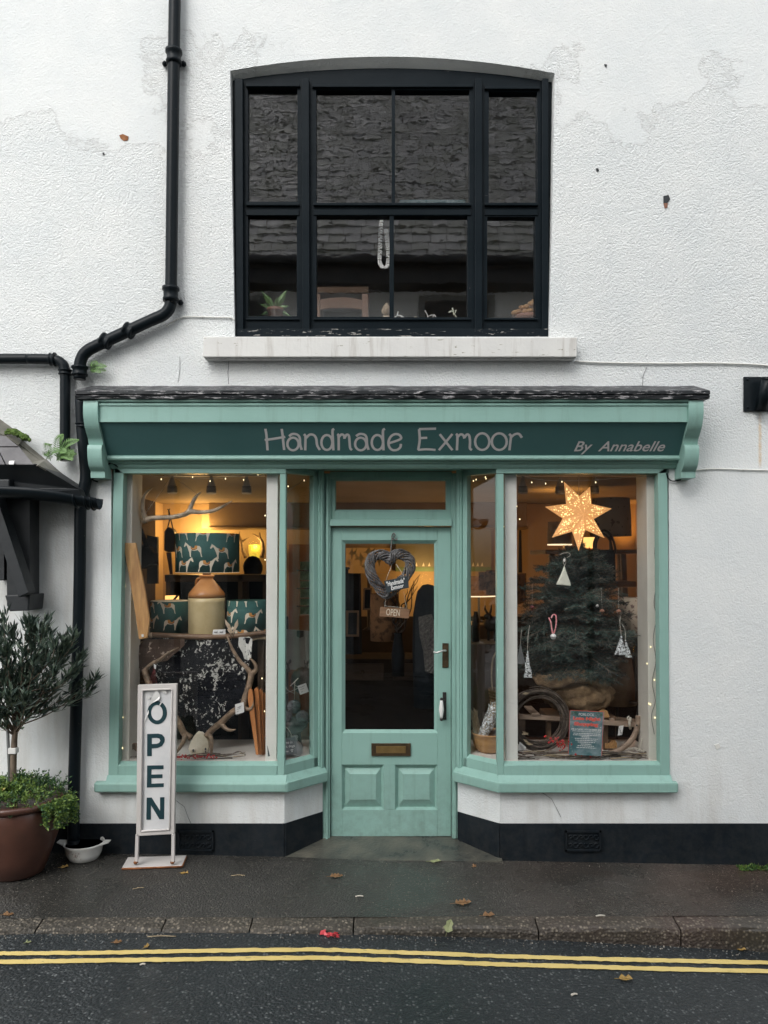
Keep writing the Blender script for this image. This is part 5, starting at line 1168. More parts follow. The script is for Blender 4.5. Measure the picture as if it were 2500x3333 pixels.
part('handwriting', m, M['ink'], T); m = MB(); m.tube([P(785, 2288, .084), P(792, 2278, .1), P(800, 2284, .1)], .001, 4); part('string', m, M['palestick'], T)
m = MB()
for dx in (-9, -4, 0, 5): m.tube(smooth([P(503, 2168, .145), P(502 + dx * .6, 2190, .14), P(502 + dx * 1.6, 2225, .14), P(502 + dx * 1.9, 2260, .14)], 4), .0022, 5)
T = thing('bead_strings', 'dark beaded strings hanging from the pale antler tine above the open sign', 'beads', P(502, 2225, .14)); part('strings', m, M['maroon'], T)
m = MB(); m.slab([(500, 2160), (508, 2166), (507, 2178), (502, 2176)], .135, .138); part('paper_tie', m, M['paper'], T)
for i, (poly, y, lab) in enumerate((([(833, 2457), (842, 2457), (822, 2252), (816, 2240), (809, 2248), (806, 2275)], .11, 'leftmost orange wooden stave leaning against the white post'), ([(843, 2457), (852, 2457), (843, 2252), (836, 2236), (827, 2245)], .145, 'tallest orange wooden stave, second from the left in the bundle'), ([(852, 2457), (859, 2457), (856, 2257), (849, 2242), (840, 2251)], .18, 'third orange wooden stave, just left of the white post'), ([(858, 2457), (868, 2457), (869, 2268), (861, 2255), (853, 2266)], .215, 'orange wooden stave mostly hidden behind the white post'))):
    m = MB(); m.slab(poly, y, y + .03); solo('wooden_stave', m, M['orangewood'], lab, 'stave', 'bundle of orange wooden staves', .003)
# chalk board, bottle, wool
T = thing('welcome_board', 'small slate board chalked Please come in, standing by the left window corner', 'slate sign', P(915, 2458, .07))
q0, q1, q2_, q3 = P(873, 2462, .040), P(967, 2454, .115), P(961, 2398, .122), P(868, 2411, .046)
nb = (q1 - q0).cross(q3 - q0).normalized(); nb = nb if nb.y < 0 else -nb
m = MB(); m.prism([q0, q1, q2_, q3], -nb * .008); part('slate', m, M['slatebd'], T, .002)
xa = (q1 - q0).normalized(); ya = (q3 - q0); ya = (ya - xa * ya.dot(xa)).normalized(); Wd, Hd = (q1 - q0).length, (q3 - q0).length
m = MB()
for s_, b_ in (('Please come in', (.16, .70, .84, .88)), ('and browse, dogs', (.10, .42, .92, .62)), ('welcome', (.30, .16, .70, .30))): put_text(m, s_, q0, xa, ya, (b_[0] * Wd, b_[1] * Hd, b_[2] * Wd, b_[3] * Hd), shear=.15, bold=.01, lift=.0012)
pc_ = q0 + xa * Wd * .82 + ya * Hd * .2 + nb * .001
for dx, dy, r_ in ((0, 0, .006), (-.007, .008, .003), (-.0025, .011, .003), (.0025, .011, .003), (.007, .008, .003)): m.ell(pc_ + xa * dx + ya * dy, (r_, .001, r_), 8, 4)
part('chalk_writing', m, M['chalk'], T)
m = MB(); m.tube(smooth([q3.lerp(q2_, .14) - nb * -.002, P(888, 2385, .066), P(905, 2362, .09), P(930, 2366, .10), P(944, 2382, .11), q3.lerp(q2_, .88) - nb * -.002], 4), .0018, 5); part('string', m, M['palestick'], T)
bt = P(957, 2450, .185); m = MB(); m.lathe([(.050, 0), (.056, .006), (.056, .045), (.045, .070), (.025, .085), (.022, .105), (.026, .112), (.026, .120), (.018, .122)], Vector((bt.x, bt.y, ZG)), 20); solo('stoneware_bottle', m, M['grey'], 'squat grey stoneware bottle behind the slate board', 'bottle')
bs = P(958, 2350, .38); T = thing('wire_basket', 'dark footed basket holding balls of grey wool', 'basket', Vector((bs.x, bs.y, ZG)))
m = MB(); zb = PZ(2350, .30); m.lathe([(.06, ZG), (.05, ZG + .03), (.045, zb - .09), (.08, zb - .045), (.098, zb), (.101, zb), (.084, zb - .05), (.04, zb - .09)], (bs.x, bs.y, 0), 20)
m.tube([P(1003, 2350, .34), P(1010, 2342, .34)], .005); part('basket_body', m, M['iron'], T)
def wool(p, r_, lab):
    m = MB(); m.ell(p, (r_, r_ * .9, r_ * .95), 16, 10)
    for i in range(16):
        ax = Vector((R.uniform(-1, 1), R.uniform(-1, 1), R.uniform(-1, 1))).normalized(); u = ax.orthogonal().normalized(); w = ax.cross(u); h_ = R.uniform(-.4, .4) * r_; q = math.sqrt(r_ * r_ - h_ * h_) * 1.0
        m.tube([p + ax * h_ + (u * math.cos(t * .449) + w * math.sin(t * .449)) * q for t in range(14)], .003, 5, closed=True)
    solo('wool_ball', m, M['wool'], lab, 'wool', 'balls of grey wool')
wool(P(958, 2300, .37), .045, 'topmost ball of grey wool on the pile in the basket'); wool(P(931, 2334, .36), .042, 'lower left ball of grey wool, partly behind the green corner post'); wool(P(984, 2333, .36), .042, 'lower right ball of grey wool in the basket')
m = MB(); ps = card(m, [(977, 2262), (1005, 2251), (996, 2223), (968, 2233)], .26); T = thing('price_tag', 'tilted white price tag hanging above the balls of wool', 'tag', P(985, 2260, .26), 'cards and price tags'); part('card', m, M['paper'], T)
m = MB()
for a, b_, c_, d in ((973, 2238, 992, 2231), (977, 2244, 990, 2239), (980, 2252, 986, 2250)): m.tube([P(a, b_, .258), P((a + c_) / 2, (b_ + d) / 2 + 1.5, .258), P(c_, d, .258)], .001, 4)
part('handwriting', m, M['ink'], T)
m = MB(); m.tube([P(945, 2233, .27), P(971, 2207, .27)], .004, 6); m.tube([P(960, 2218, .27), P(958, 2278, .3)], .0022, 5); m.tube(smooth([P(928, 2223, .25), P(935, 2245, .25), P(957, 2257, .26)], 4), .0018, 5); m.tube([P(957, 2228, .26), P(969, 2236, .26)], .0012, 5); m.tube([P(928, 2258, .26), P(975, 2238, .26)], .0014, 5); solo('hanging_stick', m, M['palestick'], 'pale stick and string hanging over the wool', 'stick')
T = thing('stag_bust', 'dark stag head ornament with two small antlers behind the side pane', 'ornament', P(975, 2240, .95)); Y = .95
m = MB(); m.ell(P(985, 2215, Y), (.09, .06, .10), 12, 8); m.ell(P(996, 2195, Y), (.06, .05, .05), 10, 6); part('head', m, M['leather'], T)
for s_ in (((940, 2186), (938, 2166), (944, 2147)), ((988, 2190), (998, 2166), (1002, 2150))):
    m = MB(); ptube(m, [(a, b_, Y) for a, b_ in s_], [.012, .009, .004]); a, b_ = s_[1]; ptube(m, [(a, b_, Y), (a - 6, b_ - 8, Y), (a - 8, b_ - 18, Y)], [.008, .006, .002]); ptube(m, [(a + 1, b_ - 6, Y), (a + 8, b_ - 12, Y), (a + 8, b_ - 20, Y)], [.008, .006, .002]); part('antler', m, M['leather'], T)
T = thing('hanging_cloth', 'pale cloth panel with a dark stag badge behind the left side pane', 'cloth', P(975, 2178, 1.3)); m = drape([(905, 2046), (1040, 2056), (1040, 2186), (905, 2176)], 1.25, lambda a, b: .004 * math.sin(a / 17), 22); part('cloth', m, pm('pale_grey_cloth', (.30, .28, .25), (.34, .32, .29), 8, .9), T)
m = MB(); m.slab([(966, 2072), (976, 2076), (988, 2072), (988, 2053), (966, 2052)], 1.235, 1.245); part('badge', m, M['leather'], T)
# deeper in the shop on the left
T = thing('leather_bag', 'brown leather bag hanging from a hook on the left wall', 'bag', P(550, 1797, 2.2)); Y = 2.2
m = MB(); m.slab([(533, 1792), (545, 1797), (568, 1795), (571, 1745), (562, 1722), (545, 1714), (534, 1730)], Y, Y + .12); part('body', m, M['leather'], T, .02, 3)
m = MB(); ptube(m, [(546, 1716, Y), (552, 1690, Y), (549, 1660, Y), (556, 1690, Y), (564, 1724, Y)], .006); ptube(m, [(545, 1657, Y), (550, 1661, Y), (553, 1655, Y)], .004); part('strap', m, M['leather'], T)
T = thing('tote_bag', 'dark navy tote bag with a long strap at the far left of the window', 'bag', P(465, 1850, .9)); Y = .9
m = MB(); m.slab([(432, 1848), (470, 1852), (505, 1838), (500, 1800), (478, 1775), (440, 1770), (430, 1790)], Y, Y + .12); part('body', m, M['bluebag'], T, .02, 3)
m = MB(); ptube(m, [(436, 1780, Y), (432, 1725, Y), (442, 1706, Y), (458, 1725, Y), (478, 1782, Y)], .018); part('strap', m, M['bluebag'], T)
m = MB(); m.slab([(478, 1900), (512, 1900), (512, 1748), (478, 1742)], 1.2, 1.24); solo('dark_board', m, M['plainblack'], 'dark flat board leaning behind the navy tote bag', 'board')
T = thing('antler_sconce', 'lit yellow glass wall lamp framed by small antlers on the back wall', 'wall lamp', P(830, 1815, 3.1)); Y = 3.06
cs = P(830, 1815, Y); hh = pxr(42, Y); m = MB(); m.lathe([(.05, 0), (.064, hh * .4), (.066, hh), (.060, hh), (.05, .02)], cs, 20); part('glass_shade', m, M['sconce'], T)
m = MB(); ptube(m, [(851, 1815, Y - .05), (856, 1790, Y - .05), (853, 1765, Y - .05), (846, 1750, Y - .05), (845, 1733, Y - .05)], [.022, .02, .018, .013, .004]); ptube(m, [(847, 1755, Y - .05), (836, 1745, Y - .05), (820, 1737, Y - .05)], [.014, .010, .003]); part('antler', m, M['antler'], T)
m = MB(); ptube(m, [(800, 1815, Y - .05), (790, 1790, Y - .05), (786, 1765, Y - .05), (779, 1745, Y - .05), (781, 1729, Y - .05)], [.02, .019, .016, .012, .003]); ptube(m, [(786, 1765, Y - .05), (798, 1757, Y - .05), (811, 1750, Y - .05)], [.014, .010, .003]); part('antler', m, M['antler'], T)
m = MB(); m.ell(P(823, 1848, 1.9), (pxr(32, 1.9), .09, pxr(38, 1.9)), 14, 9, jit=.03); solo('rounded_bag', m, M['bluebag'], 'dark rounded bag below the yellow wall lamp', 'bag')
T = thing('shelf_unit', 'dark wooden shelf unit standing behind the stoneware jug', 'shelves', P(720, 2200, 1.1))
m = MB()
for y in (1870, 2010): m.box(PX(548, 1.1), PX(872, 1.1), 1.0, 1.32, PZ(y + 22, 1.1), PZ(y, 1.1))
part('shelf', m, M['darkwood'], T, .004)
for px in (552, 650, 783, 862): m = MB(); m.box(PX(px, 1.1), PX(px + 14, 1.1), 1.0, 1.30, .03, PZ(1872, 1.1)); part('upright', m, M['darkwood'], T)
m = MB(); m.box(PX(548, 1.3), PX(872, 1.3), 1.32, 1.34, .03, PZ(1880, 1.3)); part('back', m, M['bluebag'], T)
m = MB(); m.slab([(541, 1798), (556, 1798), (563, 1890), (557, 1893)], 1.7, 1.72); solo('leather_strap', m, M['midwood'], 'brown strap hanging below the leather bag', 'strap')
T = thing('gap_glow', 'added glowing orange block for light through a shelf gap above the left spare shade', 'lamp', P(560, 1960, .93))
cl = P(560, 1957, .93); m = MB(); m.lathe([(.052, -.005), (.052, .04), (.05, .042)], cl, 4, sm=False); part('glow_block', m, M['glow'], T)  # glowing block stands in for light through a shelving gap, no lamp there
m = MB(); m.lathe([(.01, -.15), (.01, -.005)], cl, 8); part('stem', m, M['darkwood'], T)
m = MB(); m.tube([P(558, 1962, .86), P(580, 1936, .86)], .008); solo('wooden_rod', m, M['darkwood'], 'dark slanted rod crossing the glowing shelf gap', 'rod')
m = MB()
for i in range(9): ptube(m, [(412 + R.uniform(0, 10), 2452, .12), (430 + R.uniform(-4, 8), 2425 + R.uniform(-4, 14), .13), (452 + R.uniform(-6, 8), 2435 + R.uniform(-8, 14), .14), (470, 2455 + R.uniform(-4, 3), .13)], .006)
solo('driftwood', m, M['midwood'], 'tangle of brown driftwood in the lower left corner of the left window', 'driftwood')
def garland(name, label, x0, x1, y0, y1, n, Y0, Y1, berries, br, cat='garland', pale=.1):
    T = thing(name, label, cat, P((x0 + x1) / 2, y1, Y0)); m = MB()
    for i in range(n):
        a = R.uniform(x0, x1); L_ = R.uniform(40, 150); y = R.uniform(y0, y1); yy = R.uniform(Y0, Y1); s_ = R.choice((-1, 1)); b_ = max(x0, min(x1, a + s_ * L_))
        q = [(a, y, yy), ((a + b_) / 2, y + R.uniform(-8, 4), yy), (b_, y + R.uniform(-9, 5), yy + R.uniform(-.01, .01))]
        ptube(m, [(p[0], min(p[1], y1), max(.045, p[2])) for p in q], [.0035, .0028, .0014], 5, 4, 1 if R.random() < pale else 0)
    part('twigs', m, [M['twig'], M['straw']], T)
    if berries:
        m = MB()
        for i in range(berries[4]):
            t = R.random(); a = berries[0] + (berries[2] - berries[0]) * t; b_ = berries[1] + (berries[3] - berries[1]) * t
            m.ell(P(a + R.gauss(0, 7), b_ + R.gauss(0, br), R.uniform(Y0, Y1) - .01), R.uniform(.004, .0065), 7, 5)
        part('berries', m, M['berry'], T)
    return T
garland('twig_garland', 'twig garland with dark red berries along the foot of the left window', 400, 800, 2452, 2468, 26, .06, .10, (560, 2464, 700, 2462, 60), 3.5)

# ---- spotlights
def spotlight(px, py, Y, lab, tilt, first=[None]):
    if first[0] is None:
        T = thing('ceiling_spotlight', lab, 'spotlight', P(px, py, Y), 'striped spotlights on the ceiling'); c_ = P(px, py, Y)
        m = MB(); m.lathe([(.010, .0), (.014, -.012), (.030, -.066), (.033, -.088), (.034, -.108), (.028, -.114), (.020, -.108)], c_, 20); b = part('lamp_head', m, M['lampcap'], T)
        m = MB()
        for k in range(5): z = -.062 - k * .009; r_ = .031 + .0006 * k; m.lathe([(r_, z), (r_ + .0014, z - .001), (r_ + .0014, z - .004), (r_, z - .005)], c_, 20)
        part('cooling_ring', m, M['ink'], b)
        m = MB(); m.box(c_.x - .008, c_.x + .008, c_.y - .008, c_.y + .008, c_.z - .01, ZC - .006); part('stem', m, M['lampcap'], T); first[0] = T
    else: T = dup(first[0], P(px, py, Y) - Vector(first[0].location), lab); T.location = P(px, py, Y)
    return T
for px, py, lab, tl in ((561, 1553, 'striped grey spotlight at the left, above the hanging antler', 0), (688, 1554, 'striped grey spotlight in the middle of the left window', .1), (803, 1554, 'striped grey spotlight beside the white post of the left window', -.2), (1702, 1554, 'striped grey spotlight just right of the right window white post', 0), (1823, 1556, 'striped grey spotlight half behind the top left point of the star', 0), (1934, 1554, 'striped grey spotlight overlapping the top right point of the star', .15)):
    spotlight(px, py, .50, lab, tl)
for a, b_, lab in ((537, 862, 'pale ceiling track holding the left spotlights'), (1680, 2105, 'pale ceiling track holding the right spotlights')):
    m = MB(); m.box(PX(a, .5), PX(b_, .5), .48, .52, ZC - .008, ZC); solo('lighting_track', m, M['lining'], lab, 'track')

# ---- fairy lights
def fairy(label, wires, bulbs, wm='wire'):
    T = thing('fairy_lights', label, 'fairy lights', P(*wires[0][0]), 'strings of warm fairy lights'); m = MB()
    for w in wires: ptube(m, w, .0017, 5)
    part('cable', m, M[wm], T)
    for a, b_, y in bulbs:
        m = MB(); m.ell(P(a, b_, y), (.0035, .0035, .0055), 7, 5); part('bulb', m, M['bulb'], T)
y = .055
fairy('string of fairy lights along the top of the left window', [[(425, 1541, y), (460, 1542, y), (500, 1549, y), (560, 1553, y), (620, 1557, y), (690, 1556, y), (760, 1552, y), (842, 1545, y)]], [(525, 1560, y), (575, 1543, y), (627, 1553, y), (684, 1566, y), (734, 1558, y), (793, 1562, y), (840, 1545, y)])
y = .058
fairy('fairy lights running down the left edge of the left window', [[(402, 1560, y), (405, 1700, y), (403, 1830, y), (402, 1960, y), (399, 2100, y), (396, 2250, y), (394, 2440, y)]], [(404, 1806, y), (406, 1909, y), (404, 1962, y), (402, 2052, y), (396, 2181, y), (399, 2335, y), (398, 2435, y)])
y = .071
fairy('fairy light cable zigzagging down the white post of the left window', [[(868, 1665, y), (885, 1680, y), (895, 1698, y), (905, 1720, y)], [(866, 1840, y), (873, 1878, y), (890, 1908, y), (904, 1940, y)], [(866, 2030, y), (878, 2056, y), (892, 2075, y), (903, 2100, y)], [(858, 2208, y), (868, 2225, y), (884, 2255, y), (901, 2290, y)], [(862, 2338, y), (880, 2352, y), (901, 2354, y)], [(862, 2400, y), (873, 2425, y), (888, 2445, y), (902, 2460, y)]], [(863, 1678, y), (863, 1822, y), (881, 1922, y), (891, 2061, y), (853, 2208, y), (895, 2298, y), (861, 2315, y), (882, 2358, y)], 'dkwire')
fairy('short run of fairy lights at the top of the left side pane', [[(932, 1605, .12), (955, 1585, .14), (975, 1573, .16), (992, 1563, .18)]], [(990, 1564, .18), (938, 1583, .13)], 'dkwire')
fairy('cluster of fairy lights at the top of the right side pane', [[(1521, 1600, .30), (1530, 1565, .30), (1550, 1562, .26), (1582, 1556, .2), (1612, 1548, .12)]], [(1529, 1561, .30), (1541, 1565, .28), (1550, 1561, .26), (1580, 1553, .22), (1582, 1558, .2), (1523, 1591, .30)], 'dkwire')
fairy('fairy light cable zigzagging down the white post of the right window', [[(1650, 1548, y), (1660, 1590, y), (1668, 1620, y), (1678, 1655, y)], [(1641, 1700, y), (1640, 1740, y), (1645, 1768, y), (1662, 1790, y), (1678, 1812, y)], [(1642, 1895, y), (1652, 1916, y), (1668, 1935, y), (1682, 1962, y)], [(1645, 2190, y), (1656, 2225, y), (1662, 2250, y), (1674, 2275, y), (1684, 2306, y)]], [(1643, 1549, y), (1681, 1546, y), (1682, 1648, y), (1692, 1690, y), (1641, 1714, y), (1648, 1755, y), (1672, 1811, y), (1644, 1917, y), (1658, 2285, y)], 'dkwire')
y = .055
fairy('string of fairy lights across the top of the right window behind the star', [[(1682, 1546, y), (1730, 1556, y), (1775, 1563, y), (1850, 1565, y), (1940, 1562, y), (2000, 1557, y), (2060, 1553, y), (2138, 1549, y)]], [(1731, 1570, y), (1776, 1574, y), (1829, 1568, y), (1939, 1570, y), (2137, 1550, y)])
y = .058
fairy('fairy lights trailing down the right edge of the right window', [[(2137, 1550, y), (2133, 1640, y), (2138, 1720, y), (2131, 1800, y), (2139, 1880, y), (2129, 1960, y), (2137, 2010, y), (2126, 2080, y), (2135, 2150, y), (2123, 2220, y), (2133, 2280, y), (2121, 2330, y), (2130, 2390, y)]], [(2140, 2010, y), (2138, 2034, y), (2118, 2106, y), (2106, 2160, y), (2130, 2213, y), (2117, 2293, y), (2132, 2336, y), (2112, 2290, y)], 'dkwire')

# ---- right window: star
T = thing('paper_star', 'lit seven-pointed orange paper star lantern hanging in the right window', 'star lantern', P(1870, 1680, .3)); Y = .30
Z7 = lambda u, v_: (1750 + u / 4.046, 1540 + v_ / 4.046)
tips = [(345, 110), (692, 178), (978, 467), (885, 858), (540, 1025), (187, 850), (95, 443)]; inner = [(550, 300), (710, 405), (740, 605), (628, 750), (455, 770), (330, 598), (375, 405)]
cen = (615, 540); m = MB(); rim = []
def sub(a, b_, c_, rv, depth=3):   # finely divided arm facet so the pierced zone follows the arm
    n = 6; vv, ff, ri = [], [], []
    for i in range(n + 1):
        for j in range(n + 1 - i):
            u_, w_ = i / n, j / n; k = 1 - u_ - w_; vv.append(a * k + b_ * u_ + c_ * w_); ri.append(rv[0] * k + rv[1] * u_ + rv[2] * w_)
    idx = {}; q = 0
    for i in range(n + 1):
        for j in range(n + 1 - i): idx[i, j] = q; q += 1
    for i in range(n):
        for j in range(n - i):
            ff.append((idx[i, j], idx[i + 1, j], idx[i, j + 1]))
            if i + j < n - 1: ff.append((idx[i + 1, j], idx[i + 1, j + 1], idx[i, j + 1]))
    m.add(vv, ff); rim.extend(ri)
CF, CB = P(*Z7(*cen), Y - .055), P(*Z7(*cen), Y + .06)
for i in range(7):
    tp_, a_, b_ = P(*Z7(*tips[i]), Y), P(*Z7(*inner[i - 1 if i else 6]), Y), P(*Z7(*inner[i]), Y)
    for cc_, sgn in ((CF, -1), (CB, 1)):
        for e_ in (a_, b_):
            md = (cc_ + tp_) / 2 + Vector((0, sgn * .012, 0))
            ctr = (cc_ + tp_ + e_) / 3
            for x_, y__ in ((cc_, md), (md, tp_), (tp_, e_), (e_, cc_)): sub(x_, y__, ctr, (.12 if x_ in (md,) else .0, .12 if y__ is md else 0, 1))
o = part('paper_shell', m, M['star'], T)
at = o.data.attributes.new('rim', 'FLOAT', 'POINT'); at.data.foreach_set('value', rim)
m = MB(); m.tube([P(1884, 1612, Y), P(1884, 1546, Y)], .0018, 5); part('hanging_cord', m, M['palestick'], T)

# ---- Christmas tree
base, top = P(1868, 2235, .47), P(1876, 1722, .44)
T = thing('christmas_tree', 'dark green cut fir Christmas tree standing in a hessian sack in the right window', 'Christmas tree', base)
m = MB(); m.tube([base, base.lerp(top, .5) + Vector((.01, 0, 0)), top], [.028, .018, .005], 10); nd = MB()
def needle_row(a, b_, L, dens, mi):
    d = (b_ - a); n = max(3, int(d.length * dens)); dn = d.normalized(); up = Vector((0, 0, 1)); sd = dn.cross(up)
    sd = sd.normalized() if sd.length > .05 else Vector((1, 0, 0)); u2 = sd.cross(dn)
    for i in range(n):
        p = a.lerp(b_, (i + R.random()) / n); w = R.uniform(0, 6.283)
        q = (sd * math.cos(w) * 1.25 + u2 * math.sin(w) * .8) + dn * R.uniform(.35, .9); q.normalize(); l_ = L * R.uniform(.75, 1.15)
        s_ = q.cross(Vector((R.uniform(-1, 1), R.uniform(-1, 1), R.uniform(-1, 1)))).normalized() * .0016
        nd.add([p - s_, p + s_, p + q * l_], [(0, 1, 2)], mi)
def fir_branch(st, d, L, droop):
    tip = st + d * L + Vector((0, 0, droop * L)); mid = st.lerp(tip, .5) + Vector((R.uniform(-.01, .01), 0, R.uniform(.0, .04) * L * 3))
    pts = smooth([st, mid, tip], 6); m.tube(pts, smooth_r([.006, .004, .002], 6), 5)
    pale = R.random() < .42; q_ = len(pts) - 1
    for i in range(q_):
        if i > 0: needle_row(pts[i], pts[i + 1], .027, 380, 1 if pale and i > q_ * .4 else 0)
        if i > 1:
            for s_ in (-1, 1):
                if R.random() < .12: continue
                tan = (pts[min(i + 1, q_)] - pts[i - 1]).normalized(); sd = tan.cross(Vector((0, 0, 1))); sd = (sd if sd.length > .1 else Vector((1, 0, 0))).normalized() * s_
                l2 = (L * .38 * (1 - .8 * i / q_) + .035) * R.uniform(.7, 1.25); q = pts[i] + (tan * .8 + sd * .8 + Vector((0, 0, R.uniform(-.45, .3)))).normalized() * l2
                q.y = max(q.y, .068 + R.uniform(0, .03))
                m.tube([pts[i], q], .0018, 4); needle_row(pts[i].lerp(q, .05), q, .026, 380, 1 if pale and R.random() < .75 else 0)
wid = [(1722, 6), (1735, 14), (1770, 34), (1810, 82), (1860, 128), (1920, 158), (1990, 178), (2060, 192), (2130, 200), (2180, 178), (2215, 110)]
NB = 185; py = 1745
for k in range(NB):
    py = 1745 + (2200 - 1745) * ((k + R.random()) / NB) ** .85
    w = next(a[1] + (b_[1] - a[1]) * (py - a[0]) / (b_[0] - a[0]) for a, b_ in zip(wid, wid[1:]) if a[0] <= py <= b_[0]); rr_ = pxr(w, .45)
    t = (2235 - py) / (2235 - 1722); up = max(0, t - .45) * 1.5; a = k * 2.39996 + R.uniform(-.4, .4)
    dr = Vector((math.cos(a), math.sin(a) * .86, R.uniform(-.12, .14) + up)); L_ = rr_ * R.uniform(.66, 1.08)
    st = base.lerp(top, max(0, t - up * .12)); fr = .375 / max(.05, -dr.y * L_) if dr.y < 0 else 9
    fir_branch(st, dr.normalized(), L_ * min(1, fr), R.uniform(-.16, .05))
for a in range(5): needle_row(base.lerp(top, .86), top, .024, 420, 0)
part('trunk', m, M['bark'], T); part('needles', nd, [M['fir'], M['firlight']], T)
# hessian sack
T = thing('hessian_sack', 'folded brown hessian sack wrapped round the foot of the Christmas tree', 'sack', P(1875, 2320, .42))
m = MB(); sc_ = P(1880, 2254, .44); rx, ry, rz = pxr(110, .44), .195, pxr(66, .44); v, f = [], []; n, kk = 96, 40
for i in range(kk + 1):
    th = math.pi * (.03 + .94 * i / kk)
    for j in range(n):
        w = 2 * math.pi * j / n; d1 = math.sin(3 * w + 2.2 * th + 1.0); d2 = math.sin(7 * w - 5 * th)
        s_ = 1 + .06 * d1 + .04 * d2 + .075 * abs(math.sin(2.5 * w + 5 * th + .8 * math.sin(w))) - .05 * abs(math.sin(4 * w - 3 * th)) + .012 * math.sin(19 * w + 13 * th)
        v.append(sc_ + Vector((math.sin(th) ** .8 * math.cos(w) * rx * s_, math.sin(th) ** .8 * math.sin(w) * ry * s_, math.cos(th) * rz * s_ - .01 * math.cos(w - .6))))
for i in range(kk):
    for j in range(n): f.append((i * n + j, (i + 1) * n + j, (i + 1) * n + (j + 1) % n, i * n + (j + 1) % n))
m.add(v, f, 0, True); part('sack_body', m, M['burlap'], T)
def fold(m, pts, r_, fl, seg=10):   # a flattened rolled fold of cloth
    q = smooth([P(*p) for p in pts], seg); rs = smooth_r(r_, seg)
    rs = [x * (1 + .07 * math.sin(i * .9) + .05 * math.sin(i * .37)) for i, x in enumerate(rs)]; m.tube(q, rs, 18, flat=(Vector((0, -.8, .6)), fl))
m = MB(); fold(m, [(1738, 2196, .40), (1765, 2214, .33), (1810, 2216, .285), (1862, 2203, .27), (1912, 2204, .28), (1952, 2222, .31), (1982, 2236, .38)], [.02, .046, .056, .050, .048, .044, .026], .55)
fold(m, [(1925, 2212, .285), (1962, 2236, .285), (1972, 2266, .29), (1958, 2292, .30), (1925, 2304, .31)], [.018, .036, .038, .034, .014], .6)
fold(m, [(1745, 2200, .5), (1790, 2184, .52), (1880, 2180, .53), (1962, 2190, .5), (1986, 2222, .44)], [.02, .035, .04, .035, .02], .8)
part('rolled_collar', m, M['burlap'], T)
T = thing('sack_stool', 'low wooden stool carrying the tree under the hessian sack', 'stool', P(1885, 2450, .45)); m = MB(); m.box(PX(1770, .45), PX(1985, .45), .30, .60, PZ(2335, .45), PZ(2318, .45)); part('seat', m, M['midwood'], T, .006)
for px in (1785, 1970):
    for yy in (.33, .57): m = MB(); m.box(PX(px, yy) - .015, PX(px, yy) + .015, yy - .015, yy + .015, ZG - .006, PZ(2335, .45)); part('leg', m, M['midwood'], T)
m = MB(); m.slab([(1958, 2338), (1986, 2336), (1978, 2314), (1963, 2310), (1950, 2318)], .26, .29); solo('log_slice', m, M['bowl'], 'cut wooden block under the right side of the hessian sack', 'log', None, .006)

# ---- ornaments on the tree
def ornament(name, label, build, loc, mats):
    T = thing(name, label, 'ornament', loc, 'ornaments on the Christmas tree')
    for nm, mb, mat, bv in build: part(nm, mb, M[mat], T, bv)
    return T
y = .085
m = MB(); m.slab([(1811, 1903), (1832, 1905), (1860, 1908), (1856, 1892), (1846, 1866), (1838, 1840), (1828, 1868)], y, y + .022); s_ = MB(); ptube(s_, [(1838, 1842, y + .01), (1833, 1826, y + .01), (1839, 1815, y + .03), (1842, 1830, y + .01), (1838, 1842, y + .01)], .0014); ptube(s_, [(1822, 1806, y + .05), (1835, 1800, y + .05), (1852, 1800, y + .05), (1856, 1808, y + .05), (1845, 1815, y + .05)], .0016)
w = MB(); w.ell(P(1837, 1824, y + .008), (.006, .003, .011), 8, 5)
ornament('felt_tree', 'white felt tree ornament stitched like a cushion, just below the star', [('cushion', m, 'felt', .008), ('string', s_, 'palestick', 0), ('leaf_tag', w, 'paper', 0)], P(1838, 1905, y), None)
m = MB(); m.ell(P(1801, 2072, y), .019, 14, 9); b = MB(); b.tube([P(1801 + 9.6 * math.cos(k * .449), 2073, y) + Vector((0, math.sin(k * .449) * .0195, 0)) for k in range(14)], .0016, 5, closed=True)
rb = MB()
for a in ([(1799, 2063, y), (1796, 2045, y), (1793, 2025, y), (1786, 2010, y + .01)], [(1802, 2063, y), (1808, 2045, y), (1811, 2022, y), (1809, 2003, y), (1800, 2001, y + .01), (1794, 2012, y)]):
    q = smooth([P(*p) for p in a], 5); rb.tube(q, .005, 6, flat=(Vector((0, 1, 0)), .2))
ornament('bell_ornament', 'silver white bell on a pink ribbon in the middle of the tree', [('bell', m, 'ceramic', 0), ('slot', b, 'ink', 0), ('ribbon', rb, 'pink', 0)], P(1801, 2080, y), None)
def wraptree(pts, strg, y, lab, mat='celloclear'):
    m = MB(); cx = sum(p[0] for p in pts) / len(pts); top_ = min(pts, key=lambda p: p[1]); bot = max(p[1] for p in pts)
    n = 7; v = []
    wL, wR = min(p[0] for p in pts), max(p[0] for p in pts)
    hh_ = pxr(bot - top_[1], y); c_ = P((wL + wR) / 2, bot, y); rr_ = pxr((wR - wL) / 2, y); sh_ = pxr(top_[0] - (wL + wR) / 2, y)
    for i in range(9):
        t = i / 8
        for j in range(14): a = 6.283 * j / 14; q = rr_ * (1 - t) + .003 + R.uniform(-.002, .002); v.append(c_ + Vector((math.cos(a) * q + sh_ * t, math.sin(a) * q * .5, hh_ * t)))
    m.add(v, [(i * 14 + j, i * 14 + (j + 1) % 14, (i + 1) * 14 + (j + 1) % 14, (i + 1) * 14 + j) for i in range(8) for j in range(14)] + [tuple(reversed(range(14)))])
    s_ = MB(); ptube(s_, strg, .0015); ornament('wrapped_tree', lab, [('wrapper', m, mat, 0), ('string', s_, 'palestick', 0)], c_, None)
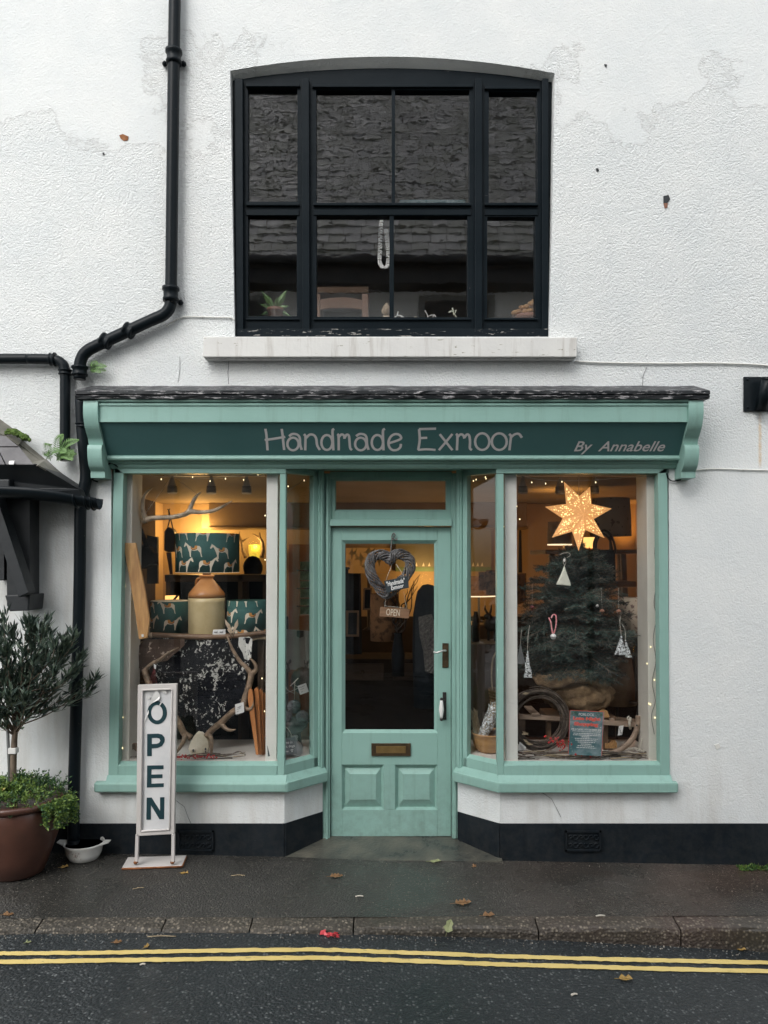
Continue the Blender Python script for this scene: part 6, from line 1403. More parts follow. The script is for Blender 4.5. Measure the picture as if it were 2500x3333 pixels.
wraptree([(1706, 2205), (1731, 2203), (1717, 2118)], [(1717, 2118, y), (1719, 2070, y), (1724, 2035, y + .03)], y, 'long clear-wrapped cone ornament hanging low at the left of the tree')
wraptree([(2001, 2126), (2038, 2130), (2022, 2068)], [(2022, 2068, y), (2018, 2030, y), (2019, 2004, y + .03)], y, 'clear-wrapped tree ornament hanging at the right of the tree')
wraptree([(2040, 2140), (2056, 2138), (2036, 2083)], [(2036, 2083, y + .03), (2034, 2050, y + .04), (2024, 2030, y + .05)], y + .03, 'narrow clear-wrapped ornament behind the other at the right of the tree')
wraptree([(1672 + 12, 2160), (1708, 2158), (1694, 2098)], [(1694, 2098, .2), (1696, 2070, .2), (1698, 2050, .22)], .2, 'dim grey cone ornament beside the white post at left of the tree', 'grey')
for a, b_, st_, lab in ((1732, 1978, (1733, 1902), 'red toadstool ornament on a beaded string at upper left of the tree'), (1960, 1990, (1957, 1915), 'brown toadstool ornament on a looped bead string right of the tree middle'), (2014, 1991, (2013, 1917), 'brown toadstool ornament on a straight bead string at the right of the tree')):
    m = MB(); c_ = P(a, b_, .12); m.lathe([(.005, -.018), (.006, -.004), (.017, -.003), (.016, .005), (.009, .013), (.001, .016)], c_, 12); s_ = MB()
    for k in range(14): t = k / 13; s_.ell(c_.lerp(P(st_[0], st_[1], .14), t) + Vector((0, 0, .014 * (1 - t))), .0024, 5, 4)
    ornament('toadstool_ornament', lab, [('cap', m, 'maroon' if 'red' in lab else 'terra', 0), ('beads', s_, 'palestick', 0)], c_, None)
m = MB(); m.ell(P(1944, 1972, .13), .011, 10, 7); solo('silver_bauble', m, M['steel'], 'tiny silver bauble right of the tree centre', 'ornament', 'ornaments on the Christmas tree')

# ---- floor of the right window
T = thing('twig_wreath', 'large round wreath of dark twigs leaning behind the white post of the right window', 'wreath', P(1753, 2446, .2)); wc = P(1753, 2342, .20); m = MB()
for i in range(70):
    r_ = pxr(R.uniform(72, 101), .2); a0 = R.uniform(0, 6.283); sp = R.uniform(1.4, 3.6); yo = R.uniform(-.03, .03); dr = R.uniform(-.012, .012)
    m.tube([wc + Vector((math.cos(a0 + sp * k / 16) * (r_ + dr * k / 16), yo + .01 * math.sin(k * .5), math.sin(a0 + sp * k / 16) * (r_ + dr * k / 16))) for k in range(17)], R.uniform(.0022, .004), 5)
part('twigs', m, M['twig'], T)
m = MB()
for a, b_ in ((1700, 2258), (1697, 2390), (1702, 2405), (1710, 2420), (1700, 2380)): m.leaf(P(a, b_, .16), Vector((R.uniform(.2, 1), 0, R.uniform(-.6, .3))), Vector((0, .3, 1)), .05, .018)
part('dry_leaf', m, M['straw'], T)
T = thing('sledge', 'old wooden sledge with a curved front runner tied with rope', 'sledge', P(1900, 2465, .25)); Y = .24
m = MB(); m.slab([(1690, 2341), (1690, 2326), (1830, 2333), (1966, 2345), (2074, 2353), (2074, 2368), (1966, 2360), (1830, 2347)][::-1], Y, Y + .035); part('side_rail', m, M['greywood'], T, .003)
m = MB(); m.slab([(1975, 2331), (2060, 2341), (2098, 2345), (2098, 2355), (2060, 2352), (1975, 2343)], Y + .22, Y + .25); part('far_rail', m, M['greywood'], T, .003)
for px in (1730, 1990): m = MB(); m.box(PX(px, Y), PX(px + 26, Y), Y - .01, Y + .27, PZ(2328, Y), PZ(2322, Y)) if px < 1800 else m.box(PX(px, Y), PX(px + 14, Y), Y + .02, Y + .26, PZ(2349, Y), PZ(2343, Y)); part('cross_slat', m, M['greywood'], T, .003)
m = MB(); q = smooth([P(2078, 2330, Y - .015), P(2076, 2360, Y - .015), P(2064, 2395, Y - .015), P(2040, 2425, Y - .015), P(2005, 2446, Y - .015), P(1960, 2456, Y - .015), P(1900, 2459, Y - .015), P(1780, 2459, Y - .015)], 6); m.tube(q, .019, 8, flat=(Vector((0, 1, 0)), .75)); part('runner', m, M['greywood'], T)
m = MB(); m.ell(P(2073, 2361, Y - .033), .006, 8, 5); part('bolt', m, M['iron'], T)
m = MB()
for px in (2050, 2053, 2094): m.tube([P(px, 2336, Y - .01) , P(px - 3, 2352, Y - .02), P(px, 2372, Y - .01), P(px + 4, 2352, Y + .05)], .005, 6, closed=True)
ptube(m, [(2050, 2345, Y - .02), (2042, 2338, Y - .02), (2048, 2330, Y - .02)], .004)
ptube(m, [(2094, 2340, Y - .02), (2104, 2330, Y - .02), (2118, 2338, Y - .02), (2104, 2346, Y - .02), (2120, 2336, Y - .02), (2130, 2340, Y - .02)], .0055); part('rope', m, M['palestick'], T)
T = thing('string_net', 'tangled cream string net hanging from the sledge into the lower right corner', 'net', P(2100, 2455, .18)); m = MB(); Y = .17
for pts in ([(2096, 2360), (2092, 2395), (2084, 2430), (2080, 2448)], [(2098, 2356), (2100, 2390), (2110, 2420), (2106, 2450)], [(2110, 2345), (2122, 2365), (2114, 2400), (2120, 2440)], [(2126, 2345), (2118, 2380), (2110, 2410), (2098, 2446)], [(2092, 2390), (2106, 2386), (2120, 2376), (2136, 2365)], [(2104, 2386), (2112, 2405), (2122, 2420)], [(2130, 2350), (2146, 2360), (2146, 2375), (2134, 2380)], [(2070, 2446), (2090, 2440), (2110, 2444), (2128, 2438)], [(2098, 2430), (2112, 2425), (2122, 2430), (2110, 2438)]):
    ptube(m, [(a, b_, Y + R.uniform(-.02, .02)) for a, b_ in pts], .0032, 6)
for i in range(22): a, b_ = R.uniform(2045, 2110), R.uniform(2438, 2458); ptube(m, [(a, b_, Y), (a + R.uniform(-14, 14), b_ - R.uniform(2, 12), Y - .01), (a + R.uniform(-20, 20), b_ + R.uniform(-4, 4), Y)], .003, 5, 4)
part('cord', m, M['palestick'], T)
# poster on the inside of the glass
T = thing('shopping_poster', 'teal and red Late Night Shopping poster at the foot of the right window', 'poster', P(1905, 2460, .045))
q0, q1, q2_, q3 = P(1849, 2456, .046), P(1959, 2461, .046), P(1967, 2317, .043), P(1855, 2311, .043)
m = MB(); nb = Vector((0, -1, 0)); m.prism([q0, q1, q2_, q3], (0, .0015, 0)); part('sheet', m, M['posterbase'], T)
xa = (q1 - q0).normalized(); ya = q3 - q0; sk = ya.dot(xa); ya = (ya - xa * sk).normalized(); Wd, Hd = (q1 - q0).length, (q3 - q0).length
lean = lambda v_: Vector((sk * v_ / 1.0, 0, 0))
m = MB()
for a, b_, c_, d in ((0, 0, .012, 1), (.988, 0, 1, 1), (0, .988, 1, 1)):
    m.add([q0 + xa * a * Wd + ya * b_ * Hd + lean(b_) + nb * .0006, q0 + xa * c_ * Wd + ya * b_ * Hd + lean(b_) + nb * .0006, q0 + xa * c_ * Wd + ya * d * Hd + lean(d) + nb * .0006, q0 + xa * a * Wd + ya * d * Hd + lean(d) + nb * .0006], [(0, 1, 2, 3)])
part('red_border', m, M['posterred'], T)
m = MB()
for s_, x0, y0_, x1, y1_ in (('PORLOCK', .27, .885, .72, .945),): put_text(m, s_, q0 + lean(y0_), xa, ya, (x0 * Wd, y0_ * Hd, x1 * Wd, y1_ * Hd), lift=.0010)
put_text(m, 'ON SATURDAY 13TH DECEMBER 2025', q0 + lean(.565), xa, ya, (.06 * Wd, .562 * Hd, .95 * Wd, .597 * Hd), bold=.02, lift=.001)
put_text(m, 'SHOPS OPEN UNTIL LATE AND FREE PARKING', q0 + lean(.53), xa, ya, (.10 * Wd, .525 * Hd, .93 * Wd, .550 * Hd), bold=.01, lift=.001)
for (yy, x0, x1) in ((.482, .13, .93), (.445, .12, .94), (.408, .38, .6), (.368, .18, .86), (.328, .20, .82), (.288, .27, .78), (.245, .36, .67), (.205, .27, .77), (.165, .24, .82)):
    x = x0
    while x < x1:
        w = min(R.uniform(.03, .09), x1 - x); m.add([q0 + lean(yy) + xa * x * Wd + ya * yy * Hd + nb * .001, q0 + lean(yy) + xa * (x + w) * Wd + ya * yy * Hd + nb * .001, q0 + lean(yy) + xa * (x + w) * Wd + ya * (yy + .013) * Hd + nb * .001, q0 + lean(yy) + xa * x * Wd + ya * (yy + .013) * Hd + nb * .001], [(0, 1, 2, 3)]); x += w + .015
for i in range(12): m.ell(q0 + xa * R.choice((R.uniform(.04, .15), R.uniform(.85, .95))) * Wd + ya * R.uniform(.06, .66) * Hd + nb * .001, (R.uniform(.001, .003), .0003, R.uniform(.001, .003)), 7, 4)
part('white_lettering', m, M['chalk'], T)
m = MB()
put_text(m, 'Late Night', q0 + lean(.77), xa, ya, (.10 * Wd, .765 * Hd, .92 * Wd, .865 * Hd), bold=.075, lift=.001); put_text(m, 'Shopping', q0 + lean(.645), xa, ya, (.13 * Wd, .635 * Hd, .86 * Wd, .745 * Hd), bold=.075, lift=.001)
part('title_halo', m, M['pink'], T)
m = MB()
put_text(m, 'Late Night', q0 + lean(.77), xa, ya, (.115 * Wd, .772 * Hd, .905 * Wd, .858 * Hd), bold=.04, lift=.0016); put_text(m, 'Shopping', q0 + lean(.645), xa, ya, (.145 * Wd, .643 * Hd, .845 * Wd, .738 * Hd), bold=.04, lift=.0016)
part('red_title', m, M['posterred'], T)
m = MB()
for i in range(46):
    sd_ = R.choice((0, 1)); a = R.uniform(.03, .26) if sd_ == 0 else R.uniform(.74, .96); b_ = 1 - abs(R.gauss(0, .05)) - .02
    m.leaf(q0 + lean(b_) + xa * a * Wd + ya * b_ * Hd + nb * .0008, xa * R.uniform(-1, 1) + ya * R.uniform(-1, .3), nb.cross(xa + ya * R.uniform(-1, 1)), R.uniform(.006, .014), .004, 0, 0)
part('holly_border', m, M['bed2'], T)
T = garland('twig_garland', 'long bed of dry twigs with a red berry spray in the right window', 1645, 2135, 2446, 2474, 75, .05, .14, (1795, 2412, 1935, 2468, 85), 8, pale=.22)
m = MB(); ptube(m, [(1776, 2395, .09), (1800, 2405, .085), (1835, 2425, .08), (1885, 2440, .07), (1935, 2462, .06)], .0018, 5); part('berry_stem', m, M['rust'], T)
m = MB()
for a, b_ in ((1776, 2396), (1773, 2398), (1793, 2403), (1797, 2411), (1800, 2415), (1809, 2406), (1824, 2416), (1786, 2417)): m.ell(P(a, b_, .085), .0062, 8, 6)
part('berry', m, M['berry'], T)
m = MB(); card(m, [(1683, 2449), (1700, 2450), (1713, 2433), (1692, 2414)], .12); T = thing('price_card', 'white printed card tucked under the twig wreath', 'card', P(1695, 2450, .12), 'cards and price tags'); part('card', m, M['paper'], T)
m = MB()
for k in range(4): m.tube([P(1692 + k * 2, 2424 + k * 5, .118), P(1704 + k, 2432 + k * 4, .118)], .0008, 4)
part('print', m, M['ink'], T)
m = MB(); card(m, [(2011, 2394), (2025, 2392), (2030, 2361), (2015, 2363)], .225); T = thing('price_tag', 'white barcode tag hanging below the sledge rail', 'tag', P(2020, 2394, .225), 'cards and price tags'); part('card', m, M['paper'], T)
m = MB()
for k in range(3): m.tube([P(2017 + k * 3, 2370 + k * 6, .223), P(2019 + k * 2, 2386 + k * 2, .223)], .0009, 4)
part('print', m, M['ink'], T)
m = MB(); m.slab([(1970, 2436), (2008, 2436), (2008, 2418), (2002, 2410), (1992, 2412), (1986, 2420), (1972, 2420)], .30, .33)
for i in range(12): m.ell(P(R.uniform(1974, 2005), R.uniform(2415, 2433), .30), (.008, .004, .007), 6, 4)
solo('carved_block', m, M['bowl'], 'small carved wooden block on the boards behind the sledge runner', 'ornament', None, .002)

# ---- right side pane: bowl, bundles, basket
bc_ = Vector((PX(1596, .29), .29, ZG - .006)); m = MB(); rr_ = pxr(63, .29); hh_ = PZ(2389, .2) - ZG
m.lathe([(rr_ * .55, 0), (rr_ * .75, hh_ * .15), (rr_ * .96, hh_ * .6), (rr_, hh_ * .95), (rr_ * 1.01, hh_), (rr_ * .95, hh_ + .002), (rr_ * .92, hh_ * .9), (rr_ * .7, hh_ * .3)], bc_, 36)
T = thing('wooden_bowl', 'turned honey-coloured wooden bowl behind the right side pane', 'bowl', bc_); part('body', m, M['bowl'], T)
m = MB()
for k in range(3): z = hh_ * (.93 - .06 * k); m.lathe([(rr_ * (1.0 - .012 * k), z), (rr_ * (1.012 - .012 * k), z - .001), (rr_ * (1.0 - .012 * k), z - .003)], bc_, 36)
part('turned_groove', m, M['midwood'], T)
def bundle(a, b_, w0, w1, mat, lab, nstr):
    a, b_ = Vector(a), Vector(b_); d = b_ - a; T = thing('dried_bundle', lab, 'dried flowers', a, 'dried bundles in the wooden bowl'); m = MB()
    for i in range(nstr):
        o1 = Vector((R.uniform(-1, 1), R.uniform(-1, 1), R.uniform(-.4, .4))) * w0; o2 = Vector((R.uniform(-1, 1), R.uniform(-1, 1), R.uniform(-.5, .5))) * w1
        m.tube(smooth([a + o1, a.lerp(b_, .5) + (o1 + o2) / 2 + Vector((R.uniform(-1, 1), 0, R.uniform(-1, 1))) * .006, b_ + o2], 4), R.uniform(.0012, .0026), 5)
    part('stems', m, M['straw'], T)
    if mat:
        m = MB(); v = []
        for i in range(9):
            t = i / 8; c_ = a.lerp(b_, t); w = w0 + (w1 - w0) * t + .008
            for j in range(14): q = 6.283 * j / 14; v.append(c_ + Vector((math.cos(q) * w * R.uniform(.85, 1.2), math.sin(q) * w * R.uniform(.85, 1.2), R.uniform(-.006, .006))))
        m.add(v, [(i * 14 + j, i * 14 + (j + 1) % 14, (i + 1) * 14 + (j + 1) % 14, (i + 1) * 14 + j) for i in range(8) for j in range(14)]); part('wrapper', m, M[mat], T)
bundle(P(1556, 2400, .27), P(1538, 2312, .30), .02, .03, None, 'loose bundle of dry brown stems at the left of the wooden bowl', 40)
bundle(P(1572, 2396, .24), P(1618, 2292, .28), .024, .045, 'celloclear', 'dried bundle in crinkled clear wrap at the right of the wooden bowl', 30) if 'celloclear' in M else None
T = thing('handled_basket', 'brown woven basket with a tall hoop handle behind the wooden bowl', 'basket', P(1640, 2330, .62)); Y = .62; bk = P(1638, 2330, Y); hb = PZ(2243, Y) - PZ(2330, Y)
m = MB(); m.lathe([(pxr(34, Y), 0), (pxr(46, Y), hb * .9), (pxr(50, Y), hb), (pxr(46, Y), hb), (pxr(32, Y), .01)], bk, 28)
for k in range(9): z = hb * (k + .5) / 9; r_ = pxr(34 + 13 * (k + .5) / 9, Y); m.tube([bk + Vector((math.cos(j * .2244) * (r_ + .002 * (j % 2)), math.sin(j * .2244) * (r_ + .002 * (j % 2)), z)) for j in range(28)], .0055, 5, closed=True)
part('weave', m, M['basket'], T)
m = MB(); ptube(m, [(1603, 2250, Y), (1600, 2190, Y), (1608, 2135, Y), (1638, 2108, Y), (1668, 2135, Y), (1676, 2190, Y), (1673, 2250, Y)], .006); part('handle', m, M['straw'], T)
m = MB(); m.box(PX(1580, .62), PX(1700, .62), .50, .76, .03, PZ(2330, .62)); solo('basket_plinth', m, M['darkwood'], 'dark box under the woven basket', 'box')

# ---- deeper in the shop on the right
def lamp(name, label, cx, y0_, y1_, half, Y, mat, stem=None, top_=None, rim=None, cat='lampshade'):
    c_ = P(cx, y1_, Y); T = thing(name, label, cat, c_); m = MB(); r_ = pxr(half, Y); r2_ = pxr(top_ if top_ else half, Y); hh_ = PZ(y0_, Y) - PZ(y1_, Y)
    m.lathe([(r_, 0), (r_ * .5 + r2_ * .5 + .004, hh_ * .5), (r2_, hh_), (r2_ - .006, hh_), (r_ - .006, 0)], c_, 36); sp = part('shade', m, M[mat], T)
    if rim: m = MB(); m.lathe([(r_ - .006, -.002), (r_ + .0015, -.002), (r_ + .0015, .007), (r_ - .006, .007)], c_, 36); part('lit_rim', m, M[rim], sp)
    if stem: m = MB(); sx = P(stem[0], y1_, Y); m.lathe([(.05, PZ(stem[1], Y)), (.05, PZ(stem[1], Y) + .012), (.010, PZ(stem[1], Y) + .02), (.010, c_.z + .05)], (sx.x, sx.y, 0), 14); part('stem', m, M['darkwood'], T)
    return T
lamp('floral_lampshade', 'large pale lampshade with scattered sprigs behind the paper star', 1987, 1623, 1745, 66, 1.3, 'sprig' if 'sprig' in M else 'linen', (1987, 1800), 60)
lamp('table_lamp', 'small patterned table lamp on the shelf behind the left of the star', 1822, 1699, 1774, 39, 1.6, 'linen', (1836, 1802), 38, 'glowwhite', 'lamp')
lamp('orange_lamp', 'small glowing orange lampshade behind the handles of the dark bag', 1918, 1749, 1784, 18, 1.7, 'glow', (1918, 1800), 18, None, 'lamp')
T = thing('handbag', 'dark felt handbag with two hoop handles on the trestle shelf', 'bag', P(1967, 1893, 1.0)); Y = 1.02
m = MB(); m.slab([(1928, 1893), (2006, 1893), (2004, 1790), (1932, 1788)], Y, Y + .10); part('body', m, M['bluebag'], T, .015, 3)
m = MB(); ptube(m, [(1934, 1800, Y - .01), (1934, 1765, Y - .01), (1950, 1735, Y - .01), (1970, 1727, Y - .01), (1990, 1745, Y - .01), (2002, 1780, Y - .01), (2002, 1800, Y - .01)], .009); ptube(m, [(1940, 1795, Y + .1), (1942, 1762, Y + .1), (1962, 1738, Y + .1), (1985, 1758, Y + .1), (1994, 1795, Y + .1)], .009); part('handle', m, M['leather'], T)
T = thing('trestle_shelf', 'weathered timber trestle shelving behind the Christmas tree', 'shelves', P(1930, 2200, 1.4))
m = MB(); m.box(PX(1760, 1.3), PX(2054, 1.3), 1.12, 1.75, PZ(1803, 1.3), PZ(1790, 1.3)); part('upper_shelf', m, M['midwood'], T, .006)
m = MB(); m.box(PX(1800, 1.05), PX(2058, 1.05), .95, 1.35, PZ(1911, 1.0), PZ(1892, 1.0)); part('lower_shelf', m, M['midwood'], T, .006)
for a, b_, y in ((2022, 2040, 1.25), (1790, 1775, 1.3), (2012, 2030, 1.5)):
    m = MB(); m.prism([P(b_, 2290, y), P(b_ + 18, 2290, y), P(a + 16, 1800, y), P(a, 1800, y)], (0, .04, 0)); part('leg', m, M['midwood'], T)
lamp('floral_drum_shade', 'cream drum lampshade printed with brown floral sprays at the right of the tree', 2072, 1945, 2068, 58, .62, 'floral', (2072, 2290), None, None)
lamp('linen_lampshade', 'large plain beige lampshade standing behind the hessian sack', 2008, 2130, 2290, 62, .80, 'linen', (2008, 2420), 44)
T = thing('dried_seedheads', 'dark dried seed heads at the lower right behind the glass', 'dried flowers', P(2095, 2290, .55)); m = MB()
for i in range(14):
    a, b_ = R.uniform(2078, 2112), R.uniform(2118, 2200); ptube(m, [(2092 + R.uniform(-8, 8), 2290, .6), ((a + 2092) / 2, (b_ + 2290) / 2, .6), (a, b_, .6)], .003, 5); m.ell(P(a, b_, .6), R.uniform(.008, .014), 7, 5, jit=.2)
part('stems', m, M['leather'], T)
m = MB(); m.lathe([(.05, ZG - .006), (.06, ZG + .10), (.04, ZG + .24), (.045, ZG + .27)], (PX(2092, .6), .58, 0), 14); part('vase', m, M['iron'], T)
m = MB(); m.slab([(2036, 2300), (2068, 2300), (2060, 2070), (2044, 2070)], 1.0, 1.04); solo('timber_plank', m, M['darkwood'], 'dark plank standing at the right below the floral shade', 'plank')
T = thing('boat_painting', 'wide grey-green painting of small sailing boats on the back wall', 'painting', P(1445, 1860, 3.15)); Y = 3.14
m = MB(); m.rect(1288, 1722, 1600, 1860, Y, 3.198); part('canvas', m, M['skycanvas'], T)
m = MB(); m.rect(1288, 1846, 1600, 1860, Y - .004, Y - .001); part('sea', m, M['sea'], T)
m = MB()
for x in (1355, 1378, 1397, 1527, 1540, 1555, 1569): m.slab([(x - 4, 1843), (x + 4, 1843), (x + 1, 1830)], Y - .006, Y - .002)
part('sails', m, M['chalk'], T)
lamp('patchwork_lampshade', 'rust floral drum lampshade with a lit lower rim behind the right side pane', 1548, 1877, 1940, 66, 1.5, 'floral2lit', (1559, 2025), None, 'glowwhite')
for poly, y, lab in (([(1558, 1921), (1584, 1921), (1584, 1861), (1558, 1862)], 1.32, 'narrow floral patchwork panel in front of the rust lampshade'), ([(1583, 1936), (1620, 1940), (1622, 1855), (1583, 1856)], 1.25, 'taller floral cloth panel left of the white post'), ([(1660, 1975), (1713, 1960), (1713, 1866), (1660, 1866)], 1.25, 'floral cloth panel right of the white post')):
    m = drape(poly, y, lambda a, b: .004 * math.sin(a / 5), 9, .004); solo('floral_cloth', m, M['floral2'], lab, 'cloth', 'floral cloth panels')
m = MB(); m.slab([(1688, 1864), (1700, 1864), (1697, 1725), (1692, 1725)], 2.2, 2.24); solo('dark_paddle', m, M['plainblack'], 'narrow dark upright paddle right of the white post', 'paddle')
m = MB(); m.box(PX(1500, 1.7), PX(1640, 1.7), 1.45, 1.9, .03, PZ(2026, 1.7)); solo('low_cabinet', m, M['midwood'], 'low wooden cabinet under the rust lampshade', 'cabinet', None, .006)
T = thing('deer_figures', 'dark carved deer standing in front of the low cabinet', 'ornament', P(1595, 2080, 1.1)); m = MB(); Y = 1.1
m.ell(P(1600, 2030, Y), (.06, .04, .06), 10, 7); ptube(m, [(1596, 2025, Y), (1590, 2005, Y), (1576, 2010, Y)], [.03, .025, .014]); ptube(m, [(1590, 2000, Y), (1580, 1985, Y), (1579, 1970, Y)], [.01, .008, .003]); ptube(m, [(1594, 2000, Y), (1598, 1985, Y), (1600, 1968, Y)], [.01, .008, .003])
for a in (1590, 1612): ptube(m, [(a, 2040, Y), (a, 2065, Y), (a, 2085, Y)], [.016, .011, .010])
part('body', m, M['leather'], T)
m = MB(); m.lathe([(.03, PZ(2090, 1.2)), (.03, PZ(2015, 1.2)), (.018, PZ(2000, 1.2)), (.016, PZ(1990, 1.2))], (PX(1549, 1.2), 1.2, 0), 12); solo('dark_bottle', m, M['iron'], 'tall dark bottle standing before the low cabinet', 'bottle')
m = MB(); m.box(PX(1500, 1.2), PX(1660, 1.2), 1.0, 1.4, .03, PZ(2088, 1.2)); solo('dark_chest', m, M['darkwood'], 'dark chest behind the right side pane carrying the carved deer', 'chest')

# ---- hanging on the shop door
T = thing('heart_wreath', 'grey wicker heart wreath hanging on the shop door', 'wreath', P(1266, 1942, .225)); Yh = .222
hp = [(1270, 1826), (1262, 1814), (1243, 1806), (1222, 1808), (1208, 1822), (1203, 1842), (1208, 1868), (1220, 1892), (1237, 1915), (1256, 1934), (1280, 1918), (1303, 1896), (1323, 1872), (1335, 1848), (1334, 1826), (1320, 1810), (1300, 1803), (1282, 1808)]
hc = smooth([P(a, b_, Yh) for a, b_ in hp] + [P(*hp[0], Yh)], 5)[:-1]; m = MB(); Nn = len(hc)
for s_ in range(20):
    ph = 6.283 * s_ / 20 + R.uniform(-.1, .1); tw = 3 if s_ % 2 else 4; ro = pxr(R.uniform(8, 17), Yh); q = []
    for i in range(Nn):
        t = (hc[(i + 1) % Nn] - hc[i - 1]).normalized(); u_ = t.cross(Vector((0, 1, 0))).normalized(); a = ph + 6.283 * tw * i / Nn; q.append(hc[i] + u_ * math.cos(a) * ro + Vector((0, math.sin(a) * ro * .75, 0)))
    m.tube(q, R.uniform(.0026, .0042), 6, closed=True)
part('wicker', m, M['wicker'], T)
m = MB(); m.tube([P(1272, 1808, Yh), P(1273, 1780, Yh + .01), P(1276, 1744, .25)], .004, 6, flat=(Vector((0, 1, 0)), .4)); ptube(m, [(1276, 1760, .25), (1286, 1742, .245), (1280, 1736, .25), (1276, 1750, .25), (1290, 1758, .245), (1292, 1752, .25)], .004); part('ribbon', m, M['dkwire'], T)
m = MB()
for i in range(14): m.leaf(P(1270 + R.uniform(-6, 10), 1832 + R.uniform(-4, 8), Yh - .035), Vector((R.uniform(-1, 1), -.3, R.uniform(-1, .4))), Vector((R.uniform(-1, 1), 1, 0)), .022, .008)
part('dried_leaves', m, M['leather'], T)
def hung_board(name, label, cat, pts, Y, mat, texts, strs, tm, par=None):
    T = thing(name, label, cat, P(pts[0][0], pts[0][1], Y)); q0, q1, q2_, q3 = [P(a, b_, Y) for a, b_ in pts]; m = MB(); m.prism([q0, q1, q2_, q3], (0, .008, 0)); part('board', m, M[mat], T, .0015)
    xa = (q1 - q0).normalized(); ya = q3 - q0; ya = (ya - xa * ya.dot(xa)).normalized(); W_, H_ = (q1 - q0).length, (q3 - q0).length; m = MB()
    for s_, b_, sh_, bo in texts: put_text(m, s_, q0, xa, ya, (b_[0] * W_, b_[1] * H_, b_[2] * W_, b_[3] * H_), shear=sh_, bold=bo, lift=.0012)
    part('lettering', m, M[tm], T); m = MB()
    for st_ in strs: m.tube([P(a, b_, y) for a, b_, y in st_], .0016, 5)
    part('string', m, M['palestick'], T)
hung_board('chalk_sign', 'tilted black chalk sign lettered Handmade Exmoor on the heart wreath', 'sign', [(1259, 1929), (1331, 1913), (1328, 1875), (1250, 1891)], .165, 'slatebd2' if 'slatebd2' in M else 'slatebd', [('"Handmade"', (.07, .50, .90, .90), .2, .02), ('Exmoor', (.22, .12, .80, .46), .2, .02)], [[(1256, 1889, .166), (1276, 1838, .19)], [(1316, 1877, .166), (1290, 1836, .19)]], 'chalk')
hung_board('open_board', 'small brown wooden board lettered OPEN hanging below the heart wreath', 'sign', [(1235, 2006), (1331, 2013), (1334, 1983), (1237, 1975)], .24, 'boardwood' if 'boardwood' in M else 'midwood', [('OPEN', (.22, .16, .68, .86), 0, .0)], [[(1252, 1977, .239), (1253, 1971, .239), (1256, 1940, .24)], [(1324, 1981, .239), (1322, 1972, .239), (1314, 1925, .24)], [(1251, 1972, .239), (1325, 1980, .239)]], 'horse')
# ---- behind the door glass
c_ = P(1200, 1865, 1.4); rs_ = pxr(74, 1.4); zs0, zs1 = PZ(1865, 1.4), PZ(1784, 1.4)
T = thing('swallow_lampshade', 'rust lampshade printed with pale swallows behind the top of the door glass', 'lampshade', c_); m = MB(); drum(m, c_, rs_, zs0, zs1)
SW = [(0, .5), (.25, .55), (.45, .85), (.5, 1.0), (.55, .8), (.6, .6), (.8, .7), (1.0, .95), (.85, .55), (1.0, .35), (.75, .45), (.55, .4), (.5, .1), (.42, 0), (.4, .3), (.3, .45)]
for a, z, s_, fl in ((-.75, .10, .11, 0), (-.35, .06, .11, 1), (.05, .11, .11, 0), (.45, .05, .11, 1), (-1.0, .03, .10, 1), (.85, .10, .1, 0), (-.1, .005, .1, 0)): on_drum(m, SW, Vector((c_.x, c_.y, 0)), rs_, a, zs0 + z, s_, fl, 1, zs0, zs1, .0015)
part('cloth', m, [M['floral3'] if 'floral3' in M else M['floral2'], M['horse2'] if 'horse2' in M else M['horse']], T)
m = MB(); m.lathe([(.05, PZ(2050, 1.4)), (.012, PZ(2040, 1.4)), (.012, zs0 + .05)], (c_.x, c_.y, 0), 12); part('stem', m, M['darkwood'], T)
lamp('floral_box_shade', 'dim floral drum lampshade low behind the door glass', 1252, 1932, 2085, 46, 1.0, 'floral2', None, None, None)
T = thing('curly_willow', 'dark twisted willow branches behind the heart wreath', 'branches', P(1295, 2060, .9)); m = MB()
for k in range(11):
    a, b_ = 1297, 2060; pts = [(a, b_, .9)]; dx = R.uniform(-1.3, 1.6)
    for q in range(9): a += dx * 7 + R.uniform(-14, 14); b_ -= R.uniform(8, 30); pts.append((a, b_, .9 + R.uniform(-.05, .05)))
    ptube(m, pts, [.0075 - .0006 * q for q in range(10)], 5, 4)
part('branches', m, M['leather'], T)
m = MB(); m.lathe([(.045, PZ(2200, .9)), (.05, PZ(2130, .9)), (.028, PZ(2070, .9)), (.032, PZ(2060, .9))], (PX(1296, .9), .9, 0), 16); part('vase', m, M['bluebag'], T)
T = thing('scarf_form', 'dark hooded display form draped with a chunky knitted scarf behind the door glass', 'display form', P(1390, 2300, .75)); cx_ = PX(1392, .75)
m = MB(); m.lathe([(.10, PZ(2300, .75)), (.11, PZ(2120, .75)), (.105, PZ(2000, .75)), (.085, PZ(1945, .75)), (.075, PZ(1925, .75)), (.04, PZ(1905, .75)), (.002, PZ(1901, .75))], (cx_, .75, 0), 24); part('form', m, M['bluebag'], T)
m = drape([(1362, 2008), (1405, 1998), (1425, 2060), (1428, 2200), (1384, 2185), (1378, 2120), (1366, 2070)], .62, lambda a, b: .005 * math.sin(a / 2.6) * math.sin(b / 2.6), 5, .006); part('knitted_scarf', m, M['knit'] if 'knit' in M else M['wool'], T)
T = thing('wooden_dresser', 'dark wooden dresser with drawers in the gloom behind the door', 'dresser', P(1270, 2420, 1.7)); m = MB(); m.box(PX(1090, 1.7), PX(1440, 1.7), 1.5, 1.95, .03, PZ(2140, 1.6)); part('carcass', m, M['shade_dresser'], T, .006)
